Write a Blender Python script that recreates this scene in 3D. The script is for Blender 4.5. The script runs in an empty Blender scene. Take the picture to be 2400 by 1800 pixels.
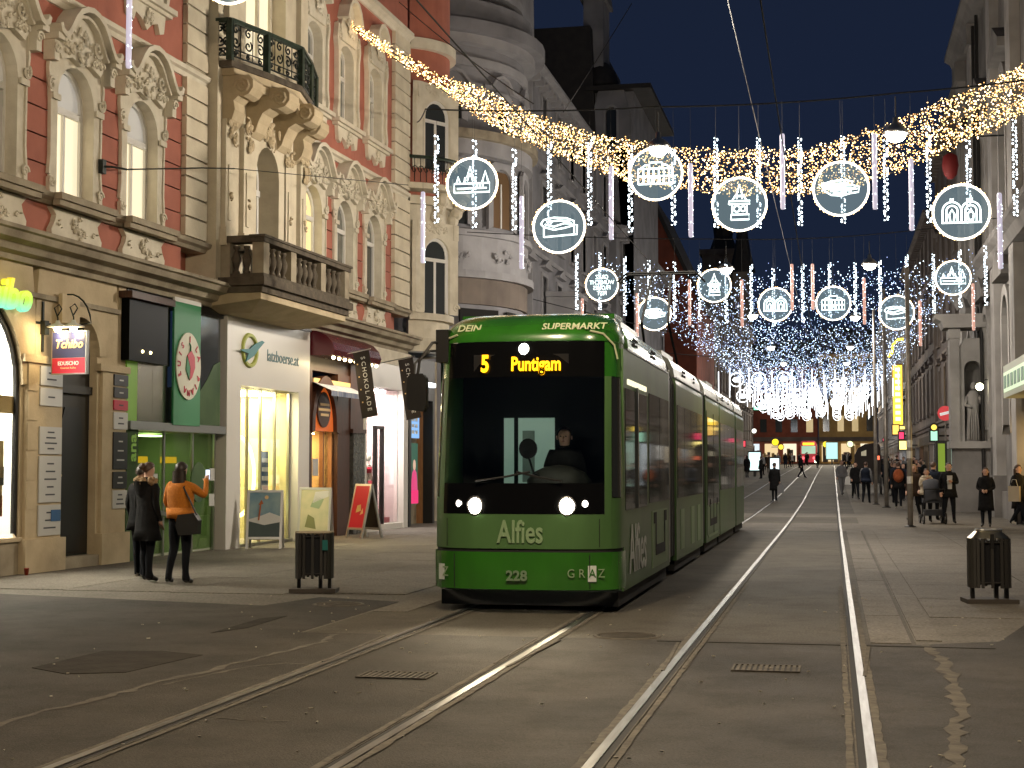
import bpy, math, random
from mathutils import Vector, Matrix
R = math.radians
S = bpy.context.scene
COL = S.collection
# ---------------------------------------------------------------- camera, sky, exposure
cam_d = bpy.data.cameras.new('camera'); cam = bpy.data.objects.new('camera', cam_d); COL.objects.link(cam)
cam_d.sensor_width = 36; cam_d.lens = 54; cam_d.clip_start = .1; cam_d.clip_end = 2000
cam.location = (0, 0, 1.6); cam.rotation_euler = (R(90 + 3.18), 0, R(11.781))
S.camera = cam
W = bpy.data.worlds.new('World'); S.world = W; W.use_nodes = True
wn = W.node_tree.nodes; wl = W.node_tree.links
sky = wn.new('ShaderNodeTexSky'); sky.sky_type = 'NISHITA'; sky.sun_disc = False
sky.sun_elevation = R(-1); sky.sun_rotation = R(0); sky.altitude = 350; sky.air_density = 1.0; sky.dust_density = .3; sky.ozone_density = 8.0
bg = wn['Background']; bg.inputs['Strength'].default_value = .022; wl.new(sky.outputs[0], bg.inputs['Color'])
glw = wn.new('ShaderNodeBackground'); glw.inputs['Color'].default_value = (.38, .60, 1, 1); glw.inputs['Strength'].default_value = .023    # even glow of the town in the night sky
ads = wn.new('ShaderNodeAddShader'); wl.new(bg.outputs[0], ads.inputs[0]); wl.new(glw.outputs[0], ads.inputs[1]); wl.new(ads.outputs[0], wn['World Output'].inputs[0])
sun_d = bpy.data.lights.new('sun', 'SUN'); sun_d.energy = .012; sun_d.angle = R(20); sun_d.color = (.6, .72, 1)
sun = bpy.data.objects.new('sun', sun_d); COL.objects.link(sun); sun.rotation_euler = (R(50), 0, R(20))
S.view_settings.view_transform = 'Standard'; S.view_settings.look = 'None'; S.view_settings.exposure = 0; S.view_settings.gamma = 1
S.cycles.use_denoising = True
S.cycles.max_bounces = 6; S.cycles.diffuse_bounces = 2; S.cycles.glossy_bounces = 3; S.cycles.transmission_bounces = 3
S.cycles.transparent_max_bounces = 12; S.cycles.sample_clamp_indirect = 2.0; S.cycles.caustics_reflective = False; S.cycles.caustics_refractive = False
S.cycles.use_adaptive_sampling = True; S.cycles.adaptive_threshold = .02

# ---------------------------------------------------------------- helpers
rnd = random.Random(7)
def gz(y):                                   # the street rises gently in the distance
    P = [(-60, 0), (42, 0), (52, .04), (68, .15), (83, .38), (115, .93), (148, 1.4), (198, 2.06), (420, 4.4)]
    for (a, b), (c, d) in zip(P, P[1:]):
        if y <= c: return b + (d - b) * max(0, (y - a)) / (c - a)
    return P[-1][1]

class MB:
    def __init__(s): s.v = []; s.f = []; s.m = []
    def add(s, vs, fs, m=0):
        o = len(s.v); s.v += [tuple(p) for p in vs]; s.f += [tuple(i + o for i in q) for q in fs]; s.m += [m] * len(fs); return s
    def box(s, x0, x1, y0, y1, z0, z1, m=0):
        v = [(x, y, z) for z in (z0, z1) for y in (y0, y1) for x in (x0, x1)]
        return s.add(v, [(0, 2, 3, 1), (4, 5, 7, 6), (0, 1, 5, 4), (2, 6, 7, 3), (0, 4, 6, 2), (1, 3, 7, 5)], m)
    def bar(s, a, b, w, h, m=0, up=(0, 0, 1)):           # box beam from a to b
        a = Vector(a); b = Vector(b); d = (b - a).normalized(); u = Vector(up)
        if abs(d.dot(u)) > .98: u = Vector((0, 1, 0))
        x = d.cross(u).normalized(); y = x.cross(d)
        v = [p + x * i * w / 2 + y * j * h / 2 for p in (a, b) for i, j in ((-1, -1), (1, -1), (1, 1), (-1, 1))]
        return s.add(v, [(3, 2, 1, 0), (4, 5, 6, 7), (0, 1, 5, 4), (1, 2, 6, 5), (2, 3, 7, 6), (3, 0, 4, 7)], m)
    def prism(s, poly, ax, a, b, m=0):                    # poly in the two other axes, extruded along ax
        n = len(poly)
        def P(p, t): return {'x': (t, p[0], p[1]), 'y': (p[0], t, p[1]), 'z': (p[0], p[1], t)}[ax]
        v = [P(p, a) for p in poly] + [P(p, b) for p in poly]
        return s.add(v, [tuple(range(n))[::-1], tuple(range(n, 2 * n))] + [(i, (i + 1) % n, (i + 1) % n + n, i + n) for i in range(n)], m)
    def lathe(s, prof, n=12, c=(0, 0, 0), m=0, sx=1, sy=1, a0=0, a1=None):
        full = a1 is None; a1 = a0 + 2 * math.pi if full else a1; k = n if full else n + 1
        v = [(c[0] + r * sx * math.cos(a0 + (a1 - a0) * i / n), c[1] + r * sy * math.sin(a0 + (a1 - a0) * i / n), c[2] + z) for r, z in prof for i in range(k)]
        f = []
        for j in range(len(prof) - 1):
            for i in range(n):
                i2 = (i + 1) % k; f.append((j * k + i, j * k + i2, (j + 1) * k + i2, (j + 1) * k + i))
        if full:
            if prof[0][0] > 1e-4: f.append(tuple(range(k))[::-1])
            if prof[-1][0] > 1e-4: f.append(tuple(range((len(prof) - 1) * k, len(prof) * k)))
        return s.add(v, f, m)
    def tube(s, pts, r, n=6, closed=False, m=0, cap=True):
        pts = [Vector(p) for p in pts]; N = len(pts); rr = r if isinstance(r, (list, tuple)) else [r] * N; v = []
        ref = None
        for i, p in enumerate(pts):
            a = pts[i - 1] if (i or closed) else p; b = pts[(i + 1) % N] if (i < N - 1 or closed) else p
            d = (b - a)
            d = d.normalized() if d.length > 1e-9 else Vector((0, 0, 1))
            if ref is None: ref = Vector((0, 0, 1)) if abs(d.z) < .9 else Vector((1, 0, 0))
            x = d.cross(ref)
            if x.length < 1e-4: x = d.cross(Vector((0, 1, 0)))
            x.normalize(); y = x.cross(d); ref = y if y.length > .5 else ref
            v += [p + (x * math.cos(t) + y * math.sin(t)) * rr[i] for t in [2 * math.pi * k / n for k in range(n)]]
        f = []
        for i in range(N if closed else N - 1):
            j = (i + 1) % N
            f += [(i * n + k, i * n + (k + 1) % n, j * n + (k + 1) % n, j * n + k) for k in range(n)]
        if not closed and cap: f += [tuple(range(n))[::-1], tuple(range((N - 1) * n, N * n))]
        return s.add(v, f, m)
    def ell(s, c, r, n=8, k=5, m=0, rot=None):
        r = r if isinstance(r, (list, tuple)) else (r, r, r); v = []; f = []
        for j in range(1, k):
            t = math.pi * j / k
            for i in range(n):
                a = 2 * math.pi * i / n; v.append(Vector((r[0] * math.sin(t) * math.cos(a), r[1] * math.sin(t) * math.sin(a), r[2] * math.cos(t))))
        v += [Vector((0, 0, r[2])), Vector((0, 0, -r[2]))]
        T = len(v) - 2
        for j in range(k - 2):
            for i in range(n): f.append((j * n + i, (j + 1) * n + i, (j + 1) * n + (i + 1) % n, j * n + (i + 1) % n))
        for i in range(n):
            f.append((T, i, (i + 1) % n)); f.append((T + 1, (k - 2) * n + (i + 1) % n, (k - 2) * n + i))
        if rot: v = [rot @ p for p in v]
        return s.add([p + Vector(c) for p in v], f, m)
    def grid(s, fn, nu, nv, m=0, flip=False):
        v = [fn(i / nu, j / nv) for j in range(nv + 1) for i in range(nu + 1)]; k = nu + 1
        f = [(j * k + i, j * k + i + 1, (j + 1) * k + i + 1, (j + 1) * k + i) for j in range(nv) for i in range(nu)]
        return s.add(v, [q[::-1] for q in f] if flip else f, m)
    def band(s, path, t0, t1, y0, y1, m=0, closed=False):   # moulding along a path in the xz plane
        N = len(path); v = []
        for i, p in enumerate(path):
            a = path[i - 1] if (i or closed) else p; b = path[(i + 1) % N] if (i < N - 1 or closed) else p
            dx, dz = b[0] - a[0], b[1] - a[1]; L = math.hypot(dx, dz) or 1; nx, nz = -dz / L, dx / L
            for t, y in ((t0, y0), (t1, y0), (t1, y1), (t0, y1)): v.append((p[0] + nx * t, y, p[1] + nz * t))
        f = []
        for i in range(N if closed else N - 1):
            j = (i + 1) % N
            f += [(i * 4 + k, i * 4 + (k + 1) % 4, j * 4 + (k + 1) % 4, j * 4 + k) for k in range(4)]
        if not closed: f += [(3, 2, 1, 0), tuple((N - 1) * 4 + k for k in range(4))]
        return s.add(v, f, m)
    def spiral(s, cx, y, cz, r, turns, hand, th, m=0, a0=0, n=5):
        K = int(10 * turns) + 2; pts = []; rr = []
        for i in range(K):
            t = i / (K - 1); a = a0 + hand * t * turns * 2 * math.pi; q = r * (1 - .85 * t)
            pts.append((cx + q * math.cos(a), y, cz + q * math.sin(a))); rr.append(th * (1 - .4 * t))
        return s.tube(pts, rr, n, m=m)
    def data(s, name, mats, smooth=False):
        me = bpy.data.meshes.new(name); me.from_pydata(s.v, [], s.f)
        for q in (mats if isinstance(mats, (list, tuple)) else [mats]): me.materials.append(q)
        if any(s.m): me.polygons.foreach_set('material_index', s.m)
        if smooth: me.polygons.foreach_set('use_smooth', [True] * len(s.f))
        me.update(); return me
    def build(s, name, mats, parent=None, smooth=False, loc=None, rz=0):
        return put(name, s.data(name, mats, smooth), parent, loc, rz)

def put(name, me, parent=None, loc=None, rz=0):
    o = bpy.data.objects.new(name, me); COL.objects.link(o)
    if parent: o.parent = parent
    if loc: o.location = loc
    if rz: o.rotation_euler.z = rz
    return o
def tag(o, label=None, cat=None, group=None, kind=None):
    if label: o['label'] = label
    if cat: o['category'] = cat
    if group: o['group'] = group
    if kind: o['kind'] = kind
    return o
def thing(name, loc, label, cat, group=None, rz=0):
    o = put(name, None, None, loc, rz); return tag(o, label, cat, group)
def copy_tree(o, parent=None, loc=None, rz=None):
    c = o.copy(); COL.objects.link(c); c.parent = parent
    if loc is not None: c.location = loc
    if rz is not None: c.rotation_euler.z = rz
    for ch in o.children: copy_tree(ch, c)
    return c
def smooth_angle(me, ang=40):
    pass

# ---------------------------------------------------------------- materials
def mat(name, col, rough=.6, metal=0, col2=None, scale=6, detail=5, bump=0, bscale=None, emit=None, es=0, sample=True, spec=.5, coat=0, dist=0, streak=None):
    m = bpy.data.materials.new(name); m.use_nodes = True; nt = m.node_tree; N = nt.nodes; L = nt.links; b = N['Principled BSDF']
    b.inputs['Base Color'].default_value = (*col, 1); b.inputs['Roughness'].default_value = rough; b.inputs['Metallic'].default_value = metal
    b.inputs['Specular IOR Level'].default_value = spec; b.inputs['Coat Weight'].default_value = coat; b.inputs['Coat Roughness'].default_value = .08
    if col2 or bump:
        tc = N.new('ShaderNodeTexCoord'); mp = N.new('ShaderNodeMapping'); L.new(tc.outputs['Object'], mp.inputs[0])
        if streak: mp.inputs['Scale'].default_value = streak
        nz = N.new('ShaderNodeTexNoise'); nz.inputs['Scale'].default_value = scale; nz.inputs['Detail'].default_value = detail; nz.inputs['Distortion'].default_value = dist; L.new(mp.outputs[0], nz.inputs[0])
        if col2:
            cr = N.new('ShaderNodeValToRGB'); cr.color_ramp.elements[0].position = .35; cr.color_ramp.elements[1].position = .68
            cr.color_ramp.elements[0].color = (*col, 1); cr.color_ramp.elements[1].color = (*col2, 1); L.new(nz.outputs[0], cr.inputs[0]); L.new(cr.outputs[0], b.inputs['Base Color'])
        if bump:
            n2 = N.new('ShaderNodeTexNoise'); n2.inputs['Scale'].default_value = bscale or scale * 4; n2.inputs['Detail'].default_value = 6; L.new(tc.outputs['Object'], n2.inputs[0])
            bp = N.new('ShaderNodeBump'); bp.inputs['Strength'].default_value = bump; bp.inputs['Distance'].default_value = .02; L.new(n2.outputs[0], bp.inputs['Height']); L.new(bp.outputs[0], b.inputs['Normal'])
    if emit:
        b.inputs['Emission Color'].default_value = (*emit, 1); b.inputs['Emission Strength'].default_value = es
        if not sample: m.cycles.emission_sampling = 'NONE'
    return m
M_MATTE = None
def glow(name, col, es, sample=False): return mat(name, (.02, .02, .02), .6, emit=col, es=es, sample=sample)
def glassm(name, tint=(1, 1, 1), gl=.5, rough=.03):
    m = bpy.data.materials.new(name); m.use_nodes = True; nt = m.node_tree; N = nt.nodes; L = nt.links; N.remove(N['Principled BSDF'])
    t = N.new('ShaderNodeBsdfTransparent'); t.inputs[0].default_value = (*tint, 1); g = N.new('ShaderNodeBsdfGlossy'); g.inputs['Roughness'].default_value = rough
    fr = N.new('ShaderNodeLayerWeight'); fr.inputs[0].default_value = .5; pw = N.new('ShaderNodeMath'); pw.operation = 'POWER'; pw.inputs[1].default_value = 4; L.new(fr.outputs['Facing'], pw.inputs[0])
    mm = N.new('ShaderNodeMath'); mm.operation = 'MULTIPLY_ADD'; mm.inputs[1].default_value = gl * .9; mm.inputs[2].default_value = .045 * gl; L.new(pw.outputs[0], mm.inputs[0])
    mx = N.new('ShaderNodeMixShader'); L.new(mm.outputs[0], mx.inputs[0]); L.new(t.outputs[0], mx.inputs[1]); L.new(g.outputs[0], mx.inputs[2]); L.new(mx.outputs[0], N['Material Output'].inputs[0])
    return m
M = {}
M['cream'] = mat('cream_stucco', (.74, .66, .50), .85, col2=(.62, .54, .40), scale=2.2, bump=.25, bscale=18)
M['cream_pale'] = mat('pale_stucco', (.76, .70, .57), .85, col2=(.61, .55, .43), scale=2.5, bump=.25, bscale=20)
M['red'] = mat('red_stucco', (.47, .165, .112), .85, col2=(.37, .125, .085), scale=1.6, bump=.15, bscale=40)
M['stone'] = mat('weathered_stone', (.42, .36, .26), .9, col2=(.23, .19, .135), scale=1.8, bump=.4, bscale=14)
M['stone_lt'] = mat('sandstone', (.60, .49, .32), .85, col2=(.48, .38, .24), scale=2.4, bump=.3, bscale=22)
M['stone_dk'] = mat('sooty_stone', (.13, .105, .075), .92, col2=(.07, .055, .04), scale=5, bump=.5, bscale=16)
M['white'] = mat('white_paint', (.74, .72, .68), .5)
M['dark'] = mat('dark_opening', (.012, .012, .013), .35)
M['black'] = mat('black_metal', (.02, .019, .018), .42, metal=.3)
M['iron'] = mat('wrought_iron', (.018, .022, .018), .55, metal=.4)
M['verdigris'] = mat('painted_copper', (.035, .06, .04), .5, metal=.3, col2=(.02, .03, .02), scale=9)
M['steel'] = mat('brushed_steel', (.5, .5, .48), .3, metal=1)
M['alu'] = mat('aluminium', (.62, .62, .62), .4, metal=.9)
M['glass'] = glassm('window_glass', (.93, .95, .95), 1.0)
M['pane_dark'] = mat('dark_window_glass', (.03, .036, .04), .08, spec=.9)
M['pane_grey'] = mat('curtained_glass', (.22, .22, .19), .25, spec=.8, col2=(.14, .14, .12), scale=3)
M['pane_lit'] = mat('lit_window_glass', (.5, .47, .35), .3, emit=(1, .87, .60), es=.85, col2=(.5, .47, .35), scale=2)
M['pane_warm'] = mat('lit_warm_pane', (.5, .4, .2), .3, emit=(1, .80, .38), es=.8)
M['pane_blind'] = mat('blind_behind_glass', (.45, .44, .42), .25, spec=.8, emit=(1, .95, .85), es=.24)
M['curtain'] = mat('lit_curtain', (.7, .66, .5), .8, emit=(1, .9, .66), es=.55)
def txt(name, s, size, m, parent=None, loc=(0, 0, 0), rot=(R(90), 0, 0), depth=.006, sx=1, shear=0, bold=0, align='CENTER', space=1):
    c = bpy.data.curves.new(name, 'FONT'); c.body = s; c.size = size; c.extrude = depth; c.offset = bold; c.shear = shear; c.align_x = align; c.align_y = 'CENTER'; c.space_character = space; c.resolution_u = 3; c.space_line = .85
    o = bpy.data.objects.new(name, c); COL.objects.link(o); dg = bpy.context.evaluated_depsgraph_get()
    me = bpy.data.meshes.new_from_object(o.evaluated_get(dg)); bpy.data.objects.remove(o); bpy.data.curves.remove(c)
    me.name = name; me.materials.clear(); me.materials.append(m)
    t = put(name, me, parent, loc); t.rotation_euler = rot; t.scale = (sx, 1, 1)
    return t
# ---------------------------------------------------------------- ground, road, tracks
def ground_mat(name, c1, c2, c3, rough, big=.25, small=30, bump=.35, spec=.35):
    m = bpy.data.materials.new(name); m.use_nodes = True; nt = m.node_tree; N = nt.nodes; L = nt.links; b = N['Principled BSDF']
    tc = N.new('ShaderNodeTexCoord')
    def nz(sc, det, rg=.6):
        n = N.new('ShaderNodeTexNoise'); n.inputs['Scale'].default_value = sc; n.inputs['Detail'].default_value = det; n.inputs['Roughness'].default_value = rg; L.new(tc.outputs['Object'], n.inputs[0]); return n
    a, d, e = nz(big, 6), nz(small, 4), nz(1.7, 7, .7)
    r1 = N.new('ShaderNodeValToRGB'); r1.color_ramp.elements[0].position = .38; r1.color_ramp.elements[1].position = .62
    r1.color_ramp.elements[0].color = (*c1, 1); r1.color_ramp.elements[1].color = (*c2, 1); L.new(a.outputs[0], r1.inputs[0])
    mx = N.new('ShaderNodeMixRGB'); mx.inputs[2].default_value = (*c3, 1); L.new(r1.outputs[0], mx.inputs[1])
    r2 = N.new('ShaderNodeValToRGB'); r2.color_ramp.elements[0].position = .5; r2.color_ramp.elements[1].position = .75; L.new(e.outputs[0], r2.inputs[0])
    ms = N.new('ShaderNodeMath'); ms.operation = 'MULTIPLY'; ms.inputs[1].default_value = .6; L.new(r2.outputs[0], ms.inputs[0]); L.new(ms.outputs[0], mx.inputs[0])
    sp = N.new('ShaderNodeMixRGB'); sp.blend_type = 'MULTIPLY'; sp.inputs[0].default_value = .8; L.new(mx.outputs[0], sp.inputs[1])
    r3 = N.new('ShaderNodeValToRGB'); r3.color_ramp.elements[0].position = .3; r3.color_ramp.elements[1].position = .7; r3.color_ramp.elements[0].color = (.3, .3, .3, 1); r3.color_ramp.elements[1].color = (1.3, 1.3, 1.3, 1); L.new(d.outputs[0], r3.inputs[0]); L.new(r3.outputs[0], sp.inputs[2])
    L.new(sp.outputs[0], b.inputs['Base Color'])
    rr = N.new('ShaderNodeMapRange'); rr.inputs['To Min'].default_value = rough - .14; rr.inputs['To Max'].default_value = rough + .14; L.new(e.outputs[0], rr.inputs[0]); L.new(rr.outputs[0], b.inputs['Roughness'])
    b.inputs['Specular IOR Level'].default_value = spec
    bp = N.new('ShaderNodeBump'); bp.inputs['Strength'].default_value = bump; bp.inputs['Distance'].default_value = .012; L.new(d.outputs[0], bp.inputs['Height']); L.new(bp.outputs[0], b.inputs['Normal'])
    return m
M['paving'] = ground_mat('stone_paving', (.14, .126, .106), (.185, .166, .138), (.095, .084, .069), .78, .3, 26, .6, .18)
M['asphalt'] = ground_mat('old_asphalt', (.034, .029, .023), (.060, .051, .040), (.020, .017, .013), .72, .45, 70, 1.0, .25)
M['bed'] = ground_mat('track_bed_concrete', (.078, .069, .055), (.108, .095, .075), (.052, .044, .036), .75, .4, 45, .6, .18)
M['slab'] = ground_mat('paving_slab', (.145, .13, .108), (.185, .165, .138), (.10, .088, .073), .75, .5, 34, .5, .18)
M['seam'] = mat('cement_seam', (.105, .09, .07), .9, col2=(.05, .043, .033), scale=7, bump=.4)
M['grout'] = mat('rail_grout', (.12, .105, .08), .9, col2=(.06, .05, .04), scale=9, bump=.4)
M['patch'] = mat('tar_patch', (.024, .020, .016), .85, col2=(.036, .031, .025), scale=5, bump=.4, spec=.12)
M['joint'] = mat('dirty_joint', (.03, .026, .02), .9)
M['rail'] = mat('worn_rail_steel', (.22, .215, .205), .42, metal=1, col2=(.12, .11, .10), scale=3, streak=(8, .6, 1))
M['groove'] = mat('rail_groove', (.008, .007, .006), .8)

YS = list(range(-30, 60, 10)) + list(range(60, 240, 8)) + [240, 300, 420]
XS = [-400, -120, -40, -20, -12, -5.2, .75, 6, 12, 40, 120, 400]
def sheet(xs, ys, dz):
    mb = MB(); k = len(xs)
    mb.add([(x, y, gz(y) + dz) for y in ys for x in xs], [(j * k + i, j * k + i + 1, (j + 1) * k + i + 1, (j + 1) * k + i) for j in range(len(ys) - 1) for i in range(k - 1)])
    return mb
pavement = tag(sheet(XS, YS, 0).build('pavement', M['paving']), 'warm grey stone paving of the pedestrian street', kind='structure')
road = MB(); rp = [(-40, -20), (40, -20), (40, 20), (2.6, 17.4), (1.9, 16.6), (1.5, 15.0), (.73, 14.55), (-5.15, 14.45), (-5.15, 18.0), (-6.3, 18.45), (-6.57, 17.16), (-10.5, 18.1), (-40, 25)]
road.prism(rp, 'z', -.05, .004); road = tag(road.build('road', M['asphalt']), 'dark brown worn asphalt of the crossing', kind='structure')
bed = sheet([-5.1, .73], [14.43, 20, 30, 42] + list(range(52, 212, 8)), .003); bed = tag(bed.build('track_bed', M['bed']), 'dirty concrete strip carrying the two tram tracks', kind='structure')

def ribbon(pts, w, z, jit, r):
    v = []; f = []
    for i, p in enumerate(pts):
        a = pts[max(0, i - 1)]; b = pts[min(len(pts) - 1, i + 1)]; dx, dy = b[0] - a[0], b[1] - a[1]; L = math.hypot(dx, dy) or 1
        w1 = w * (1 + r.uniform(-jit, jit)); w2 = w * (1 + r.uniform(-jit, jit))
        v += [(p[0] - dy / L * w1, p[1] + dx / L * w1, z), (p[0] + dy / L * w2, p[1] - dx / L * w2, z)]
    for i in range(len(pts) - 1): f.append((2 * i, 2 * i + 1, 2 * i + 3, 2 * i + 2))
    return v, f
def dens(pts, step, jit, r):
    o = []
    for a, b in zip(pts, pts[1:]):
        n = max(1, int(math.hypot(b[0] - a[0], b[1] - a[1]) / step))
        for i in range(n): t = i / n; o.append((a[0] + (b[0] - a[0]) * t + r.uniform(-jit, jit), a[1] + (b[1] - a[1]) * t))
    return o + [pts[-1]]
for pts, w, jx in (([(-5.2, 7.5), (-5.1, 8.8), (-5.13, 9.24), (-5.05, 9.73), (-4.98, 10.5), (-4.97, 11.0), (-4.86, 11.42), (-4.8, 12.18), (-4.72, 12.92), (-4.65, 13.68), (-4.74, 14.3)], .035, .03),
                  ([(-4.87, 10.72), (-4.79, 11.21), (-4.64, 11.86), (-4.43, 12.11), (-4.15, 12.06)], .015, .012),
                  ([(.80, 14.6), (.88, 13.31), (.86, 12.13), (.85, 11.42), (.80, 10.56), (.75, 10.15), (.72, 9.65), (.67, 9.16), (.62, 8.6), (.6, 7.8)], .045, .025),
                  ([(-3.0, 10.9), (-2.82, 10.75), (-2.66, 10.9)], .012, .01), ([(-3.9, 9.4), (-3.6, 9.3), (-3.4, 9.36)], .012, .01)):
    mb = MB(); mb.add(*ribbon(dens(pts, .12, jx, rnd), w, .0075, .7, rnd)); mb.build('cement_seam', M['seam'], road)
for pts in ([(-6.33, 11.41), (-6.26, 12.6), (-5.8, 12.7), (-5.37, 12.5), (-5.42, 11.31), (-5.91, 11.12)], [(-5.95, 14.16), (-6.02, 15.64), (-5.87, 15.99), (-5.78, 14.71)], [(1.2, 9.4), (1.3, 11.2), (2.0, 11.6), (2.2, 10), (1.7, 9)]):
    MB().prism([(x + rnd.uniform(-.05, .05), y) for x, y in pts], 'z', .003, .0085).build('tar_patch', M['patch'], road)
MB().box(-1.62, 1.4, 14.36, 14.40, .003, .0095).build('transverse_joint', M['joint'], road)

def rail(x, inner, parent, y0=-8, y1=208, pts=None):         # inner: +1 groove on the +x side
    ys = [y0, 8, 14.3, 20, 30, 42] + list(range(52, int(y1), 8)) + [y1]
    def strip(a, b, z, nm, m):
        mb = MB(); lo, hi = sorted((x + inner * a, x + inner * b)); v = []; f = []
        for y in ys: v += [(lo, y, gz(y) - .02), (lo, y, gz(y) + z), (hi, y, gz(y) + z), (hi, y, gz(y) - .02)]
        for i in range(len(ys) - 1):
            for k in range(3): f.append((4 * i + k, 4 * i + k + 4, 4 * i + k + 5, 4 * i + k + 1))
        f += [(0, 1, 2, 3)]
        mb.add(v, f); return mb.build(nm, m, parent)
    strip(-.029, .029, .016, 'rail_head', M['rail']); strip(.031, .071, .0085, 'rail_groove', M['groove']); strip(.073, .084, .012, 'guard_lip', M['seam'])
    mb = MB()
    for s0, s1 in ((-.085, -.031), (.093, .135)):
        lo, hi = s0, s1; pp = [(x + inner * (lo + hi) / 2, y) for y in [7 + .15 * i for i in range(100)]]
        mb.add(*ribbon(pp, (hi - lo) / 2, .0115, .3, rnd))
    mb.build('rail_grout', M['grout'], parent)
for cx, nm, lb in ((-3.36, 'tram_track', 'left tram track of two grooved rails running under the green tram'), (-.555, 'tram_track', 'right tram track of two shiny grooved rails left empty')):
    t = thing(nm, (0, 0, 0), lb, 'tram track', 'tram tracks'); rail(cx - .745, 1, t); rail(cx + .745, -1, t)
    # wing rails at the joint with the crossing
    for sx, iy in ((cx - .745, -1), (cx + .745, 1)):
        MB().bar((sx + iy * .03, 12.2, .013), (sx + iy * .105, 14.2, .013), .03, .012).build('wing_rail', M['seam'], t)
        MB().bar((sx - iy * .12, 12.4, .011), (sx - iy * .13, 14.3, .011), .02, .01).build('check_rail', M['seam'], t)

def slab_row(x0, x1, y0, y1, L, parent, g=.012, z=.009, name='paving_slab', jl=.0):
    y = y0
    while y < y1 - .2:
        l = min(L * (1 + rnd.uniform(-jl, jl)), y1 - y); zz = z + rnd.uniform(-.0015, .0015)
        mb = MB(); mb.add([(x0 + g, y + g, 0), (x1 - g, y + g, 0), (x1 - g, y + l - g, 0), (x0 + g, y + l - g, 0), (x0 + g, y + g, zz), (x1 - g, y + g, zz), (x1 - g, y + l - g, zz), (x0 + g, y + l - g, zz)],
            [(4, 5, 6, 7), (0, 1, 5, 4), (1, 2, 6, 5), (2, 3, 7, 6), (3, 0, 4, 7)]); mb.build(name, M['slab'], parent); y += l
slab_row(.31, .70, 14.6, 42, 2.72, pavement, jl=.0, name='track_edge_slab')
slab_row(.735, .985, 14.9, 42, 5.4, pavement, name='border_slab', g=.008)
for i in range(6): slab_row(1.0 + i * 1.6, 2.6 + i * 1.6, 17.3 + i * .2, 42, 2.4 + .3 * (i % 2), pavement, g=.005, z=.0075)
for i in range(4): slab_row(-6.9 - i * 1.55, -5.35 - i * 1.55, 18.7 + i * .05 if i else 19.0, 42, 2.2 + .25 * (i % 3), pavement, g=.006, z=.0075)
slab_row(-5.10, -4.68, 16.7, 42, 3.1, pavement, name='track_edge_slab')
# grates and covers
def grate(x0, x1, y0, y1, n, lb, sk):
    t = thing('drain_grate', ((x0 + x1) / 2, (y0 + y1) / 2, .004), lb, 'drain grate', 'drain grates between the rails'); w = (x1 - x0) / 2; h = (y1 - y0) / 2
    f = MB()
    for a in ((-w, w, -h, -h + .02), (-w, w, h - .02, h), (-w, -w + .02, -h + .021, h - .021), (w - .02, w, -h + .021, h - .021)): f.box(*a, 0, .012)
    f.build('frame', M['seam'], t); MB().box(-w + .02, w - .02, -h + .02, h - .02, .001, .004).build('opening', M['groove'], t)
    for i in range(n): x = -w + .05 + (2 * w - .1) * i / (n - 1); MB().box(x - .013, x + .013, -h + .021, h - .021, .0045, .011).build('bar', M['seam'], t)
grate(-3.60, -3.04, 11.38, 11.74, 11, 'narrow iron drain grate between the rails of the left track', 0)
grate(-.81, -.27, 12.36, 12.76, 11, 'narrow iron drain grate between the rails of the right track', 0)
def manhole(x, y, lb, r=.32):
    t = thing('manhole_cover', (x, y, .004), lb, 'manhole cover', 'manhole covers')
    MB().lathe([(r - .035, .001), (r - .03, .010), (r, .010), (r + .01, .001)], 28).build('ring', M['seam'], t); MB().lathe([(0, .006), (r - .045, .006), (r - .04, .001)], 28).build('lid', M['patch'], t)
    for k in range(5):
        a = -.5 + .25 * k; l = math.sqrt(max(0, (r - .06) ** 2 - (a * r) ** 2)); MB().box(-l, l, a * r - .012, a * r + .012, .006, .009).build('rib', M['seam'], t)
manhole(-1.95, 14.75, 'round manhole cover between the two tracks'); manhole(-5.75, 17.5, 'round manhole cover in the dark patch before the left litter bin', .3)
lit = MB()
for i in range(150):
    x, y = rnd.uniform(-7, 3), rnd.uniform(7.5, 20); s = rnd.uniform(.006, .02); a = rnd.uniform(0, 3.1); d = Vector((math.cos(a), math.sin(a), 0))
    lit.bar(Vector((x, y, .014)) - d * s, Vector((x, y, .014)) + d * s, .008, .008)
gum = MB()
for i in range(700):
    x = rnd.uniform(-11, -5.3) if i % 2 else rnd.uniform(.4, 5.2); y = rnd.uniform(17.5, 42); r0 = rnd.uniform(.012, .035); gum.add([(x + r0 * math.cos(k * 1.047), y + r0 * math.sin(k * 1.047), .0125) for k in range(6)], [(0, 1, 2, 3, 4, 5)])
tag(gum.build('gum_spots', mat('trodden_gum', (.055, .05, .042), .8)), 'dark trodden spots on the paving', 'gum', kind='stuff')
tag(lit.build('litter', mat('cigarette_ends', (.42, .38, .30), .9)), 'pale crumbs and cigarette ends scattered over the asphalt', 'litter', kind='stuff')
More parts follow.
